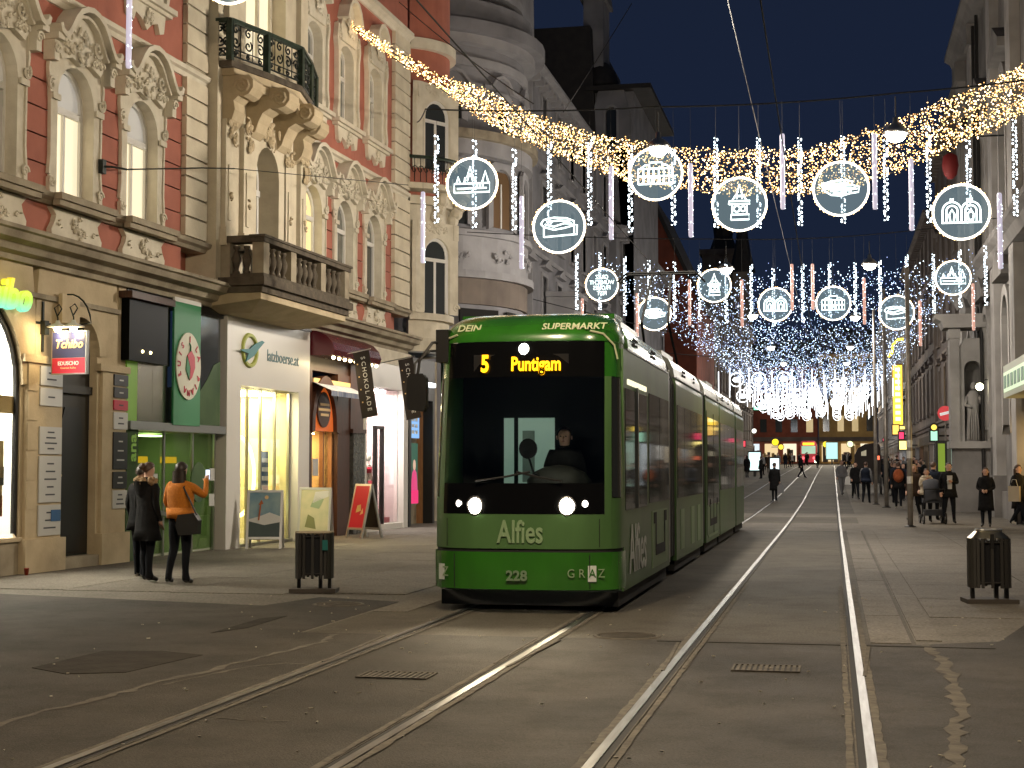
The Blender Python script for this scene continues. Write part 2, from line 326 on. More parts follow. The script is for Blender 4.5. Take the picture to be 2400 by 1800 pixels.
# ---------------------------------------------------------------- suspended street lamps
M['lampglow'] = glow('lamp_glow', (1, .93, .75), 30)
M['wire'] = mat('dark_cable', (.02, .02, .02), .6)
def hang_lamp(x, y, z, watt, lb, wx0, wx1, col=(1, .82, .56), big=True):
    t = thing('street_lamp', (x, y, z), lb, 'street lamp', 'street lamps hung over the tracks')
    MB().lathe([(.03, .34), (.05, .33), (.06, .22), (.13, .18), (.24, .07), (.26, .0), (.245, 0), (.22, .06), (.1, .15)], 14).build('shade', M['steel'], t, True)
    MB().ell((0, 0, -.03), (.19, .19, .13), 12, 8).build('globe', M['lampglow'], t, True)
    MB().tube([(0, 0, .33), (0, 0, .75)], .012, 5).build('hanger', M['wire'], t)
    l = bpy.data.lights.new('lamp_light', 'POINT'); l.energy = watt; l.color = col; l.shadow_soft_size = .2
    lo = put('lamp_light', l, t, (0, 0, -.22))
    return t
LAMPS = [(-3.25, 11.2, 7.9, 2300), (-3.37, 30.6, 8.05, 2600), (-3.25, 48.9, 7.95, 1800), (-3.2, 64.5, 8.0, 800), (-3.2, 84, 8.2, 700), (-3.2, 106, 8.8, 700),
         (1.2, 11.8, 8.0, 1500), (1.29, 30.9, 8.2, 900), (1.2, 49.2, 8.0, 1000), (1.0, 66, 8.0, 650), (1.0, 86, 8.3, 650), (1.0, 108, 8.9, 650)]
LAMPS2 = [(-3.2, y_, 8 + gz(y_), w_) for y_, w_ in ((128, 800), (152, 900), (178, 1500), (204, 4500))] + [(1.0, y_, 8 + gz(y_), w_) for y_, w_ in ((130, 800), (154, 900), (180, 1500), (206, 4500))]
NTH = ['nearest', 'second', 'third', 'fourth', 'fifth', 'sixth']
for i, (x, y, z, w) in enumerate(LAMPS):
    hang_lamp(x, y, z, w, '%s hanging street lamp from the front over the %s tram track' % (NTH[i % 6], 'left' if i < 6 else 'right'), 0, 0, (1, .80, .54) if i % 6 == 0 else (1, .88, .72) if i == 1 else (1, .90, .78))
for i, (x, y, z, w) in enumerate(LAMPS2): hang_lamp(x, y, z, w, '%s street lamp from the front over the %s track, tiny in far lights' % (('seventh', 'eighth', 'ninth', 'tenth')[i % 4], 'left' if i < 4 else 'right'), 0, 0, (1, .88, .7))
# ---------------------------------------------------------------- red and cream townhouse on the left
house = thing('townhouse', (-12.97, 0, 0), 'ornate red and cream stucco townhouse with balconies above lit shops', 'building', rz=R(88))
# local x runs along the facade, -y faces the street
def relief(mb, cx, cz, w, h, n, seed, y=-.06, s=.05):
    r = random.Random(seed)
    for i in range(n):
        a = r.uniform(0, 6.28); q = math.sqrt(r.random()); x = cx + w * q * math.cos(a); z = cz + h * q * math.sin(a); k = s * r.uniform(.5, 1.3)
        mb.ell((x, y - r.uniform(0, .03), z), (k * r.uniform(.4, 1), .035, k), 6, 4, rot=Matrix.Rotation(r.uniform(-1.2, 1.2), 3, 'Y'))
        if i % 4 == 0: mb.spiral(x, y - .02, z, k * 1.5, 1.2, r.choice((-1, 1)), .018, a0=a)
def arch(hw, z0, zs, n=10, top=None):                 # open path: left foot, arc, right foot
    t = top if top else hw
    return [(-hw, z0), (-hw, zs)] + [(-hw * math.cos(math.pi * i / n), zs + t * math.sin(math.pi * i / n)) for i in range(1, n)] + [(hw, zs), (hw, z0)]
def ring_plate(mb, inner, outer, y0, y1, m=0, back=None):     # plate between two open paths of equal length
    n = len(inner); v = [(p[0], y0, p[1]) for p in inner] + [(p[0], y0, p[1]) for p in outer] + [(p[0], y1, p[1]) for p in inner] + [(p[0], 0 if back is None else back, p[1]) for p in outer]
    f = []
    for i in range(n - 1): f += [(i, i + 1, n + i + 1, n + i), (i + 1, i, 2 * n + i, 2 * n + i + 1), (n + i, n + i + 1, 3 * n + i + 1, 3 * n + i)]
    mb.add(v, f, m)
def outer_of(inner, hw, z0, zt):
    o = []
    n = len(inner)
    for i, (x, z) in enumerate(inner):
        if i in (0, n - 1): o.append((math.copysign(hw, x), z0)); continue
        t = i / (n - 1)
        if t < .33: o.append((-hw, z0 + (zt - z0) * t / .33))
        elif t > .67: o.append((hw, z0 + (zt - z0) * (1 - t) / .33))
        else: o.append((-hw + 2 * hw * (t - .33) / .34, zt))
    return o
PED = [(-1.02, 8.66), (-.97, 8.55), (-.85, 8.50), (-.74, 8.54), (-.62, 8.68), (-.50, 8.86), (-.36, 9.0), (-.18, 9.09), (0, 9.12), (.18, 9.09), (.36, 9.0), (.50, 8.86), (.62, 8.68), (.74, 8.54), (.85, 8.50), (.97, 8.55), (1.02, 8.66)]
def f1_meshes():
    D = {}
    inn = arch(.58, 5.98, 7.62); m = MB(); ring_plate(m, inn, outer_of(inn, .80, 5.98, 8.5), -.035, .34)
    for s in (-1, 1):
        m.box(s * .79 - .05, s * .79 + .05, -.07, -.0, 5.98, 6.25); m.spiral(s * .78, -.07, 6.2, .10, 1.4, s, .026); m.spiral(s * .80, -.06, 7.75, .12, 1.3, -s, .03, a0=1)
        m.box(min(s * .58, s * .82), max(s * .58, s * .82), -.10, -.06, 7.52, 7.62); m.band([(s * .83, 6.3), (s * .79, 6.6), (s * .80, 7.5), (s * .87, 8.0), (s * .82, 8.4)], -.025, .025, -.06, -.0)
    D['surround'] = m.data('window_surround', M['cream_pale'])
    m = MB(); m.band(PED, -.02, .07, -.34, 0); m.band([(x * .97, z - .06) for x, z in PED[3:-3]], -.05, .0, -.24, 0); m.prism([(x * .92, z - .05) for x, z in PED[2:-2]] + [(.62, 8.2), (.3, 8.3), (0, 8.22), (-.3, 8.3), (-.62, 8.2)], 'y', -.13, 0)
    for s in (-1, 1):
        m.box(s * .93 - .1, s * .93 + .1, -.3, 0, 8.42, 8.52); m.box(s * .9 - .075, s * .9 + .075, -.2, 0, 8.1, 8.42); m.spiral(s * .9, -.21, 8.32, .1, 1.3, s, .03); m.spiral(s * .45, -.17, 8.62, .16, 1.4, -s, .035, a0=.6)
    relief(m, 0, 8.55, .24, .28, 22, 3, -.15, .055); relief(m, -.5, 8.42, .2, .12, 9, 4, -.14, .042); relief(m, .5, 8.42, .2, .12, 9, 5, -.14, .042)
    D['pediment'] = m.data('pediment', M['cream_pale'])
    m = MB(); ins = arch(.50, 6.06, 7.62, top=.50); ring_plate(m, ins, arch(.58, 5.98, 7.62), .17, .26, back=.26); m.box(-.52, .52, .15, .27, 7.42, 7.53); m.box(-.035, .035, .18, .26, 6.04, 7.42)
    for x in (-.27, .27): m.box(x - .235, x + .235, .2, .24, 6.03, 6.10)
    D['frame'] = m.data('frame', M['white'])
    m = MB(); m.prism([(-.5, 6.06), (-.04, 6.06), (-.04, 7.42), (-.5, 7.42)], 'y', .22, .235); D['paneL'] = m.data('pane', M['pane_grey'])
    m = MB(); m.prism([(.04, 6.06), (.5, 6.06), (.5, 7.42), (.04, 7.42)], 'y', .22, .235); D['paneR'] = m.data('pane', M['pane_grey'])
    m = MB(); m.prism(arch(.5, 7.53, 7.62)[::-1], 'y', .22, .235); D['paneT'] = m.data('pane', M['pane_grey'])
    m = MB(); ap = [(-.78, 5.27), (-.80, 5.42), (-.70, 5.55), (-.66, 5.66), (-.80, 5.78), (.80, 5.78), (.66, 5.66), (.70, 5.55), (.80, 5.42), (.78, 5.27)]; m.prism(ap, 'y', -.09, 0); relief(m, 0, 5.52, .25, .17, 20, 8, -.10, .05); relief(m, -.55, 5.5, .08, .1, 3, 9, -.09, .03); relief(m, .55, 5.5, .08, .1, 3, 10, -.09, .03)
    D['apron'] = m.data('apron', M['cream_pale'])
    m = MB(); m.box(-.92, .92, -.34, -.202, 5.87, 5.975); m.box(-.9, .9, -.29, -.17, 5.78, 5.868); D['sill'] = m.data('sill', M['stone'])
    return D
F1 = f1_meshes()
def with_mat(me, m):
    c = me.copy(); c.materials.clear(); c.materials.append(m); return c
PM = {k: {q: with_mat(F1[k], M[q]) for q in ('pane_grey', 'pane_dark', 'pane_lit', 'pane_warm', 'pane_blind')} for k in ('paneL', 'paneR', 'paneT')}
def f1_window(u, lo, up, y=0):
    w = put('window', F1['surround'], house, (u, y, 0))
    for k in ('pediment', 'frame', 'apron', 'sill'): put(k, F1[k], w)
    put('pane', PM['paneL'][lo], w); put('pane', PM['paneR'][lo], w); put('pane', PM['paneT'][up], w)
    return w
U1 = [(18.35, 'pane_dark', 'pane_grey'), (20.7, 'pane_grey', 'pane_blind'), (23.03, 'pane_lit', 'pane_blind'), (25.36, 'pane_lit', 'pane_blind'), (33.76, 'pane_warm', 'pane_warm'), (35.94, 'pane_grey', 'pane_grey'), (38.15, 'pane_dark', 'pane_grey')]
for u, lo, up in U1: f1_window(u, lo, up)
# red wall in recessed courses between the windows
backing = MB(); backing.box(15, 28.0, .36, .6, 4.79, 22); backing.box(33.0, 41, .36, .6, 4.8, 22); backing.box(27.9, 33.1, .36, .6, 4.8, 22); backing.build('wall', M['red'], house)
def courses(x0, x1, z0, z1, n):
    h = (z1 - z0) / n
    for i in range(n): MB().box(x0, x1, -.0, .37, z0 + h * i + (.024 if i else 0), z0 + h * (i + 1)).build('wall_course', M['red'], house)
edges = [15] + sum([[u - .795, u + .795] for u, _, _ in U1[:4]], []) + [26.98]
for a, b in zip(edges[::2], edges[1::2]): courses(a, b, 5.98, 9.07, 7)
edges = [32.55] + sum([[u - .795, u + .795] for u, _, _ in U1[4:]], []) + [39.62]
for a, b in zip(edges[::2], edges[1::2]): courses(a, b, 5.98, 9.07, 7)
mb = MB()
for u, _, _ in U1: mb.box(u - .797, u + .797, .002, .37, 8.46, 9.07)
for a, b in ((15, 27), (32.5, 39.65)): mb.box(a, b, .0, .37, 5.2, 5.79); mb.box(a, b, .0, .37, 5.80, 5.978)
mb.build('frieze_wall', M['red'], house)
def profile(name, prof, x0, x1, m, parent=house):
    return MB().prism(prof, 'x', x0, x1).build(name, m, parent)
for x0, x1 in ((15, 28.2), (32.62, 40.9)):
    profile('cornice', [(.3, 4.78), (-.08, 4.78), (-.10, 4.86), (-.22, 4.9), (-.26, 5.0), (-.42, 5.04), (-.46, 5.14), (-.52, 5.16), (-.52, 5.22), (-.1, 5.27), (.3, 5.27)], x0, x1, M['stone'])
    profile('sill_course', [(.3, 5.80), (-.06, 5.80), (-.10, 5.86), (-.18, 5.9), (-.2, 5.97), (0, 5.99), (.3, 5.99)], x0, x1, M['stone'])
    profile('string_course', [(.3, 9.06), (-.05, 9.06), (-.08, 9.14), (-.14, 9.17), (-.15, 9.25), (0, 9.29), (.3, 9.29)], x0, x1, M['cream_pale'])
# second floor
def f2_meshes():
    D = {}; inn = arch(.47, 10.1, 11.75, top=.3); m = MB(); ring_plate(m, inn, outer_of(inn, .72, 10.1, 12.5), -.06, .34)
    for s in (-1, 1):
        m.band([(s * .72, 10.1), (s * .78, 10.3), (s * .70, 10.6), (s * .72, 11.8), (s * .80, 12.1), (s * .72, 12.45)], -.05, .05, -.12, -.0); m.spiral(s * .66, -.1, 12.25, .12, 1.3, s, .04)
    hood = [(-.62, 12.45), (-.5, 12.62), (-.36, 12.95), (-.2, 13.1), (0, 13.15), (.2, 13.1), (.36, 12.95), (.5, 12.62), (.62, 12.45)]
    m.prism(hood + [(.5, 12.1), (-.5, 12.1)], 'y', -.12, 0); m.band(hood[1:-1], -.02, .08, -.3, 0); relief(m, 0, 12.55, .25, .3, 20, 12, -.16, .09); D['surround'] = m.data('window_surround', M['cream_pale'])
    m = MB(); m.box(-.95, .95, -.22, .02, 10.0, 10.1); m.box(-.88, .88, -.15, .0, 9.93, 10.0); m.prism([(-.72, 9.93), (-.66, 9.6), (-.5, 9.55), (-.42, 9.72), (-.2, 9.66), (0, 9.5), (.2, 9.66), (.42, 9.72), (.5, 9.55), (.66, 9.6), (.72, 9.93)], 'y', -.09, 0); relief(m, 0, 9.72, .25, .12, 9, 13, -.1, .05); D['sill'] = m.data('sill', M['cream_pale'])
    m = MB(); ring_plate(m, arch(.40, 10.18, 11.75, top=.22), arch(.47, 10.1, 11.75, top=.3), .17, .26, back=.26); m.box(-.42, .42, .15, .27, 11.25, 11.36); m.box(-.03, .03, .18, .26, 10.12, 11.25); D['frame'] = m.data('frame', M['white'])
    m = MB(); m.box(-.41, .41, .22, .235, 10.15, 11.95); D['pane'] = m.data('pane', M['pane_grey']); return D
F2 = f2_meshes()
for u, _, _ in U1:
    w = put('window', F2['surround'], house, (u, 0, 0))
    for k in ('sill', 'frame', 'pane'): put(k, F2[k], w)
for us, a, b in ((U1[:4], 15, 26.98), (U1[4:], 32.55, 39.62)):
    mb = MB()
    e = [a] + sum([[u - .72, u + .72] for u, _, _ in us], []) + [b]
    for p, q in zip(e[::2], e[1::2]): mb.box(p, q, 0, .37, 9.29, 13.5)
    for u, _, _ in us: mb.box(u - .72, u + .72, .002, .37, 9.29, 10.1); mb.box(u - .72, u + .72, .002, .37, 12.4, 13.5)
    mb.build('upper_wall', M['red'], house)
for x0, x1 in ((15, 28.2), (32.62, 41)):
    profile('string_course', [(.3, 13.5), (-.06, 13.5), (-.1, 13.6), (-.2, 13.66), (-.2, 13.78), (.3, 13.8)], x0, x1, M['cream_pale'])
    MB().box(x0, x1, .0, .36, 13.8, 20).build('attic_wall', M['red'], house)
# quoin strips
def quoins(x0, x1, z0, z1, n, y=-.1):
    h = (z1 - z0) / n
    for i in range(n): MB().box(x0, x1, y, .36, z0 + h * i + .042, z0 + h * (i + 1)).build('quoin', M['cream'], house)
    MB().box(x0 + .03, x1 - .03, y + .05, .36, z0, z1).build('quoin_core', M['stone'], house)
for a, b in ((26.98, 27.92), (32.62, 33.0 - .07), (39.64, 40.98)):
    if b - a > .5: quoins(a, b, 5.99, 9.06, 8); quoins(a, b, 9.3, 13.5, 11)
# bay with the two balconies
BY = -.28
bay = MB(); bx0, bx1, bc = 27.95, 32.62, 30.3
bay.box(bx0, 29.42, BY, .36, 5.3, 9.3); bay.box(31.18, bx1, BY, .36, 5.3, 9.3); bay.box(29.42, 31.18, BY, .36, 8.75, 9.3); bay.box(bx0, bx1, BY, .36, 9.3, 10.1)
bay.box(bx0, 29.2, BY, .36, 10.1, 20); bay.box(31.4, bx1, BY, .36, 10.1, 20); bay.box(29.2, 31.4, BY, .36, 12.8, 20); bay.build('bay_wall', M['cream'], house)
pil = MB()
for x in (28.15, 29.02, 31.25, 32.1): pil.box(x, x + .34, BY - .1, BY, 5.99, 8.5); pil.box(x - .04, x + .38, BY - .14, BY, 5.99, 6.35); pil.box(x + .1, x + .24, BY - .125, BY - .1, 6.5, 7.6)
for x in (28.2, 32.0): pil.box(x, x + .4, BY - .12, BY, 10.2, 18)
pil.build('pilasters', M['cream'], house)
bw = MB(); inn = [(x + bc, z) for x, z in arch(.6, 5.4, 7.75)]; ring_plate(bw, inn, [(x + bc, z) for x, z in outer_of(arch(.6, 5.4, 7.75), .9, 5.4, 8.8)], BY - .08, .3, back=BY); bwo = bw.build('balcony_door', M['cream'], house)
m = MB(); ring_plate(m, [(x + bc, z) for x, z in arch(.5, 5.45, 7.75, top=.5)], inn, .1, .2, back=.2); m.box(bc - .6, bc + .6, .07, .2, 7.42, 7.55); m.box(bc - .04, bc + .04, .11, .2, 5.4, 7.42); m.build('frame', M['white'], bwo)
MB().box(bc - .58, bc + .58, .16, .18, 5.4, 8.3).build('pane', M['pane_grey'], bwo)
m = MB(); m.box(29.2, 31.4, .1, .3, 10.1, 12.8); m.build('upper_balcony_door', M['pane_lit'], house)
m = MB()
for x in (29.2, 29.9, 30.6, 31.3): m.box(x, x + .1, .04, .1, 10.1, 12.8)
m.build('upper_door_frame', M['cream_pale'], house)
for x, z, w_, h_, n_, sd, k_ in [(x, 8.3, .2, .35, 14, 20 + i, .09) for i, x in enumerate((28.35, 29.2, 31.4, 32.25))] + [(bc, 8.65, .45, .28, 26, 30, .1)] + [(x, 7.0, .07, .1, 4, int(x * 10), .05) for x in (28.33, 29.2, 31.43, 32.28)]:
    orn = MB(); relief(orn, x, z, w_, h_, n_, sd, BY - .13, k_); orn.build('stucco_ornament', M['stone_lt'], house)
# stone balcony, first floor
bal = MB(); bal.prism([(28.05, -.0), (28.05, -1.25), (33.15, -1.25), (33.15, -.0)], 'z', 5.18, 5.34); bal.prism([(28.15, -.0), (28.15, -1.17), (33.05, -1.17), (33.05, -.0)], 'z', 5.05, 5.178)
balo = bal.build('balcony', M['stone_dk'], house)
m = MB(); m.add([(28.2, 0, 5.048), (28.2, -1.12, 5.048), (33.0, -1.12, 5.048), (33.0, 0, 5.048), (28.2, 0, 4.80), (28.2, -1.12, 4.92), (33.0, -1.12, 4.92), (33.0, 0, 4.80), (28.9, -.62, 4.72), (32.3, -.62, 4.72), (32.5, .0, 4.70), (28.7, 0, 4.70)],
      [(0, 1, 5, 4), (1, 2, 6, 5), (2, 3, 7, 6), (5, 6, 9, 8), (4, 5, 8, 11), (6, 7, 10, 9), (8, 9, 10, 11)]); m.build('soffit', M['stone_lt'], balo)
bp = [(.0, 0), (.075, 0), (.075, .05), (.045, .08), (.05, .12), (.09, .24), (.095, .32), (.055, .42), (.04, .48), (.07, .52), (.07, .56)]
bmesh_ = MB().lathe(bp, 8).data('baluster', M['stone_dk'], True)
def ped_post(x, y): MB().box(x - .14, x + .14, y - .12, y + .12, 5.34, 6.03).build('post', M['stone'], balo)
for x in (28.3, 29.72, 31.42, 32.9): ped_post(x, -1.07)
for s in (28.3, 32.9): ped_post(s, -.36)
for a, b, n in ((28.3, 29.72, 4), (29.72, 31.42, 5), (31.42, 32.9, 4)):
    for i in range(n): put('baluster', bmesh_, balo, (a + .14 + (b - a - .28) * (i + .5) / n, -1.07, 5.42))
for s in (28.3, 32.9):
    for i in range(2): put('baluster', bmesh_, balo, (s, -.56 - .22 * i, 5.42))
m = MB(); m.box(28.12, 33.08, -1.22, -.94, 6.03, 6.12); m.box(28.08, 33.12, -1.25, -.91, 6.12, 6.17)
for s in (28.3, 32.9): m.box(s - .16, s + .16, -.935, -.24, 6.03, 6.165)
m.box(28.14, 33.06, -1.2, -.96, 5.341, 5.42)
for s in (28.3, 32.9): m.box(s - .12, s + .12, -.955, -.24, 5.341, 5.42)
m.build('handrail', M['stone_dk'], balo)
# bowed iron balcony, second floor, on consoles
pl = [(28.0, BY), (28.0, -.55), (29.1, -.86), (30.3, -1.12), (31.5, -.86), (32.6, -.55), (32.6, BY)]
def scale_pl(k, dy=0): return [(bc + (x - bc) * k, BY + (y - BY) * k) for x, y in pl]
ub = MB().prism(scale_pl(1.0), 'z', 9.50, 9.62).build('balcony', M['stone_dk'], house)
m = MB(); m.prism(scale_pl(.94), 'z', 9.36, 9.498); m.prism(scale_pl(.84), 'z', 9.2, 9.358)
for i, x in enumerate((28.45, 29.6, 31.0, 32.15)):
    d = .55 if i in (0, 3) else .85
    m.prism([(BY, 8.35), (BY, 9.36), (BY - d, 9.36), (BY - d - .09, 9.25), (BY - d - .09, 9.1), (BY - d, 8.98), (BY - d * .8, 8.93), (BY - d * .6, 8.95), (BY - d * .42, 8.86), (BY - .26, 8.68), (BY - .2, 8.5), (BY - .1, 8.4)], 'x', x - .26, x + .26)
    for s in (-.27, .27):
        pts = [(x + s, BY - d + .13 + .19 * math.cos(a) * (1 - t * .8), 9.14 + .17 * math.sin(a) * (1 - t * .8)) for t, a in [(k / 12, k * .8) for k in range(13)]]; m.tube(pts, .035, 5)
m.build('consoles', M['stone_lt'], ub); 
m = MB(); m.tube([(x, y + .05, 10.42) for x, y in pl], .05, 6)
for (x, y), (x2, y2) in zip(pl, pl[1:]): m.bar((x, y + .05, 10.42), (x2, y2 + .05, 10.42), .15, .06)
m.build('handrail', M['verdigris'], ub)
m = MB(); m.tube([(x, y + .05, 9.72) for x, y in pl], .02, 5); m.tube([(x, y + .05, 9.86) for x, y in pl], .014, 5)
m.build('bottom_rail', M['iron'], ub)
for x, y in pl[1:-1]: MB().box(x - .06, x + .06, y - .02, y + .1, 9.62, 10.44).build('post', M['verdigris'], ub)
for (x, y), (x2, y2) in zip(pl, pl[1:]):
    L = math.hypot(x2 - x, y2 - y); n = max(2, int(L / .3))
    for i in range(n):
        t = (i + .5) / n; p = Vector((x + (x2 - x) * t, y + (y2 - y) * t + .05, 0)); d = Vector((x2 - x, y2 - y, 0)).normalized(); mb = MB()
        for zc, r_, h in ((10.26, .1, 1), (10.02, .12, -1), (9.79, .06, 1)):
            pts = []
            for k in range(15):
                q = k / 14; a = h * q * 7.5 + i; rr = r_ * (1 - .8 * q); pts.append(p + d * rr * math.cos(a) + Vector((0, 0, zc + rr * math.sin(a))))
            mb.tube(pts, .02, 4)
        mb.tube([p + d * .14 + Vector((0, 0, 9.72)), p + d * .14 + Vector((0, 0, 10.4))], .011, 4); mb.build('scrollwork', M['iron'], ub)
# ---- rounded corner bay at the far end
cc = (42.72, .82)
def arcp(r, a0, a1, n): return [(cc[0] + r * math.sin(a), cc[1] - r * math.cos(a)) for a in [a0 + (a1 - a0) * i / n for i in range(n + 1)]]
def curved(name, r, z0, z1, m, a0=-1.05, a1=1.75, n=18, t=.3):
    P = arcp(r, a0, a1, n); Q = arcp(r - t, a0, a1, n); return MB().prism(P + Q[::-1], 'z', z0, z1).build(name, m, house)
curved('corner_bay_wall', 1.5, 5.27, 9.06, M['cream_pale']); curved('corner_bay_wall', 1.5, 9.3, 13.5, M['red']); curved('corner_bay_wall', 1.5, 13.8, 20, M['red'])
for z0, z1, r in ((4.9, 5.27, 1.75), (5.8, 5.99, 1.64), (9.06, 9.3, 1.66), (13.5, 13.8, 1.68)): curved('corner_cornice', r, z0, z1, M['cream_pale'], t=.6)
for i in range(9): curved('quoin', 1.58, 6.0 + .34 * i, 6.31 + .34 * i, M['cream_pale'], .62, 1.0, 3)
def corner_window(z0, zt, lit):
    a = -.52
    def cp(s, z, y): # tangent frame at angle a
        return (cc[0] + 1.5 * math.sin(a) + s * math.cos(a) - y * math.sin(a) * -1, cc[1] - 1.5 * math.cos(a) + s * math.sin(a) + y * math.cos(a), z)
    def conv(mb): mb.v = [cp(x, z, y) for x, y, z in mb.v]; return mb
    m = MB(); inn = arch(.5, z0, zt); ring_plate(m, inn, outer_of(inn, .82, z0, zt + .95), -.12, .2)
    relief(m, 0, zt + .75, .5, .15, 16, 40, -.14, .07)
    for s in (-1, 1): m.spiral(s * .72, -.13, z0 + .2, .12, 1.3, s, .035); m.box(s * .7 - .09, s * .7 + .09, -.16, 0, zt + .5, zt + .95)
    w = conv(m).build('window', M['cream_pale'], house)
    m = MB(); ring_plate(m, arch(.41, z0 + .06, zt, top=.41), inn, -.06, .0, back=.0); m.box(-.45, .45, -.08, 0, zt - .18, zt - .08); m.box(-.035, .035, -.05, 0, z0, zt - .18); conv(m).build('frame', M['white'], w)
    m = MB(); m.box(-.42, .42, -.03, -.015, z0, zt + .4); conv(m).build('pane', M['pane_dark'], w)
corner_window(6.0, 7.65, 0); corner_window(10.1, 11.6, 0)
m = MB()
for i in range(26):
    a = -1.2 + 2.2 * i / 25; p = Vector((cc[0] + 2.0 * math.sin(a), cc[1] - 2.0 * math.cos(a), 0)); d = Vector((math.cos(a), math.sin(a), 0))
    pts = [p + d * .1 * (1 - .8 * k / 9) * math.cos(k * .8) + Vector((0, 0, 9.95 + .14 * (1 - .8 * k / 9) * math.sin(k * .8))) for k in range(10)]; m.tube(pts, .012, 4); m.tube([p + Vector((0, 0, 9.62)), p + Vector((0, 0, 10.3))], .012, 4)
cb = curved('corner_balcony', 2.1, 9.42, 9.58, M['cream_pale'], -1.25, 1.2, 14, .9); m.build('railing', M['iron'], cb)
MB().tube([(cc[0] + 2.0 * math.sin(-1.2 + 2.2 * i / 20), cc[1] - 2.0 * math.cos(-1.2 + 2.2 * i / 20), 10.32) for i in range(21)], .05, 6).build('handrail', M['verdigris'], cb)
for a in (-.5, .1, .7):
    m = MB()
    for k in range(3): m.ell((cc[0] + (1.6 + .12 * k) * math.sin(a), cc[1] - (1.6 + .12 * k) * math.cos(a), 9.2 - .22 * (2 - k)), (.2, .2, .2), 8, 6)
    m.build('console', M['cream_pale'], cb)
# ---------------------------------------------------------------- ground floor of the townhouse
def lp(x, y, z):                                 # house-local point to world
    a = R(88); return (-12.97 + x * math.cos(a) - y * math.sin(a), x * math.sin(a) + y * math.cos(a), z)
M['lit_white'] = mat('lit_shop_white', (.8, .8, .76), .8)
M['shop_yellow'] = mat('shop_wall_yellow', (.75, .66, .30), .8); M['shop_pink'] = mat('shop_wall_pink', (.80, .62, .60), .8); M['shop_wood'] = mat('dark_shop_wood', (.075, .028, .014), .45, col2=(.04, .015, .008), scale=3, streak=(12, 12, 1))
M['warmwood'] = mat('warm_wood', (.34, .16, .06), .5, col2=(.24, .10, .035), scale=3, streak=(10, 10, 1))
M['floorlt'] = mat('shop_floor', (.5, .45, .36), .4); M['wallpanel'] = mat('white_fascia', (.70, .67, .62), .32, bump=.06, bscale=2.2, spec=.6)
M['green'] = mat('banner_green', (.035, .22, .085), .45); M['glass_green'] = mat('green_glass_panel', (.10, .16, .075), .16, spec=.7, col2=(.055, .10, .05), scale=1.2)
M['ltgreen'] = mat('bright_green_film', (.26, .50, .06), .45, emit=(.4, .8, .1), es=.05); M['mirror'] = mat('brushed_panel', (.55, .52, .44), .2, metal=1, bump=.08, bscale=3)
M['navy'] = mat('navy_enamel', (.025, .03, .10), .35); M['crimson'] = mat('red_enamel', (.55, .02, .05), .35); M['tan'] = mat('tan_card', (.62, .42, .16), .6)
M['plaque'] = mat('brushed_plaque', (.62, .61, .58), .4, metal=.2); M['plaque_dk'] = mat('black_plaque', (.025, .025, .028), .3); M['ink'] = mat('dark_ink', (.06, .06, .07), .6); M['blue'] = mat('blue_card', (.02, .10, .25), .5)
M['goldtxt'] = mat('cream_lettering', (.80, .55, .25), .5); M['whitetxt'] = mat('white_lettering', (.75, .75, .72), .5)
gf = MB()
def archwall(name, c, hw, z0, zs, hl, hr, zt, y0=0, y1=.55, m='stone_lt', top=None):
    mb = MB(); inn = arch(hw, z0, zs, 14, top); n = len(inn); out = []
    for i, (x, z) in enumerate(inn):
        t = i / (n - 1)
        if i in (0, n - 1): out.append((-hl if x < 0 else hr, z0)); continue
        if t < .3: out.append((-hl, z0 + (zt - z0) * t / .3))
        elif t > .7: out.append((hr, z0 + (zt - z0) * (1 - t) / .3))
        else: out.append((-hl + (hl + hr) * (t - .3) / .4, zt))
    ring_plate(mb, [(x + c, z) for x, z in inn], [(x + c, z) for x, z in out], y0, y1, back=.3)
    o = mb.build(name, M[m], house)
    b = MB(); b.band([(x + c, z) for x, z in arch(hw, zs - .0, zs, 14, top)[1:-1]], .0, .2, -.05, .02); b.build('archivolt', M[m], o)
    return o
a1 = archwall('arcade_wall', 20.2, 1.36, .55, 2.9, 1.76, 1.76, 4.78, y1=.08); a2 = archwall('arcade_wall', 23.3, .61, .0, 3.5, 1.335, 1.33, 4.78, y1=.14)
MB().box(15, 18.43, 0, .3, 0, 4.78).build('arcade_wall', M['stone_lt'], house)
MB().box(24.635, 24.9, 0, .3, 0, 4.78).build('arcade_wall', M['stone_lt'], house)
MB().box(18.44, 21.55, -.02, .5, 0, .5).build('window_plinth', M['stone'], house); MB().box(18.44, 21.6, -.06, .5, .5, .56).build('window_sill', M['stone_lt'], house)
for x0, x1 in ((21.56, 22.74), (23.9, 24.88)):
    MB().box(x0, x1, -.14, -.002, 0, .52).build('plinth_block', M['stone_lt'], house); MB().box(x0 - .04, x1 + .02, -.1, -.001, 3.26, 3.38).build('impost', M['stone_lt'], house); MB().box(x0 + .1, x1 - .04, -.06, -.002, .52, 3.26).build('pier', M['stone_lt'], house)
for z in (.98, 1.44, 1.9, 2.36, 2.82): MB().box(21.67, 21.95, -.075, -.061, z, z + .42).build('ashlar_block', M['stone_lt'], house)
MB().box(15, 24.6, -.05, -.001, 4.28, 4.36).build('frieze_moulding', M['stone'], house); MB().box(22.55, 23.1, -.12, -.051, 3.95, 4.42).build('keystone', M['stone_lt'], house)
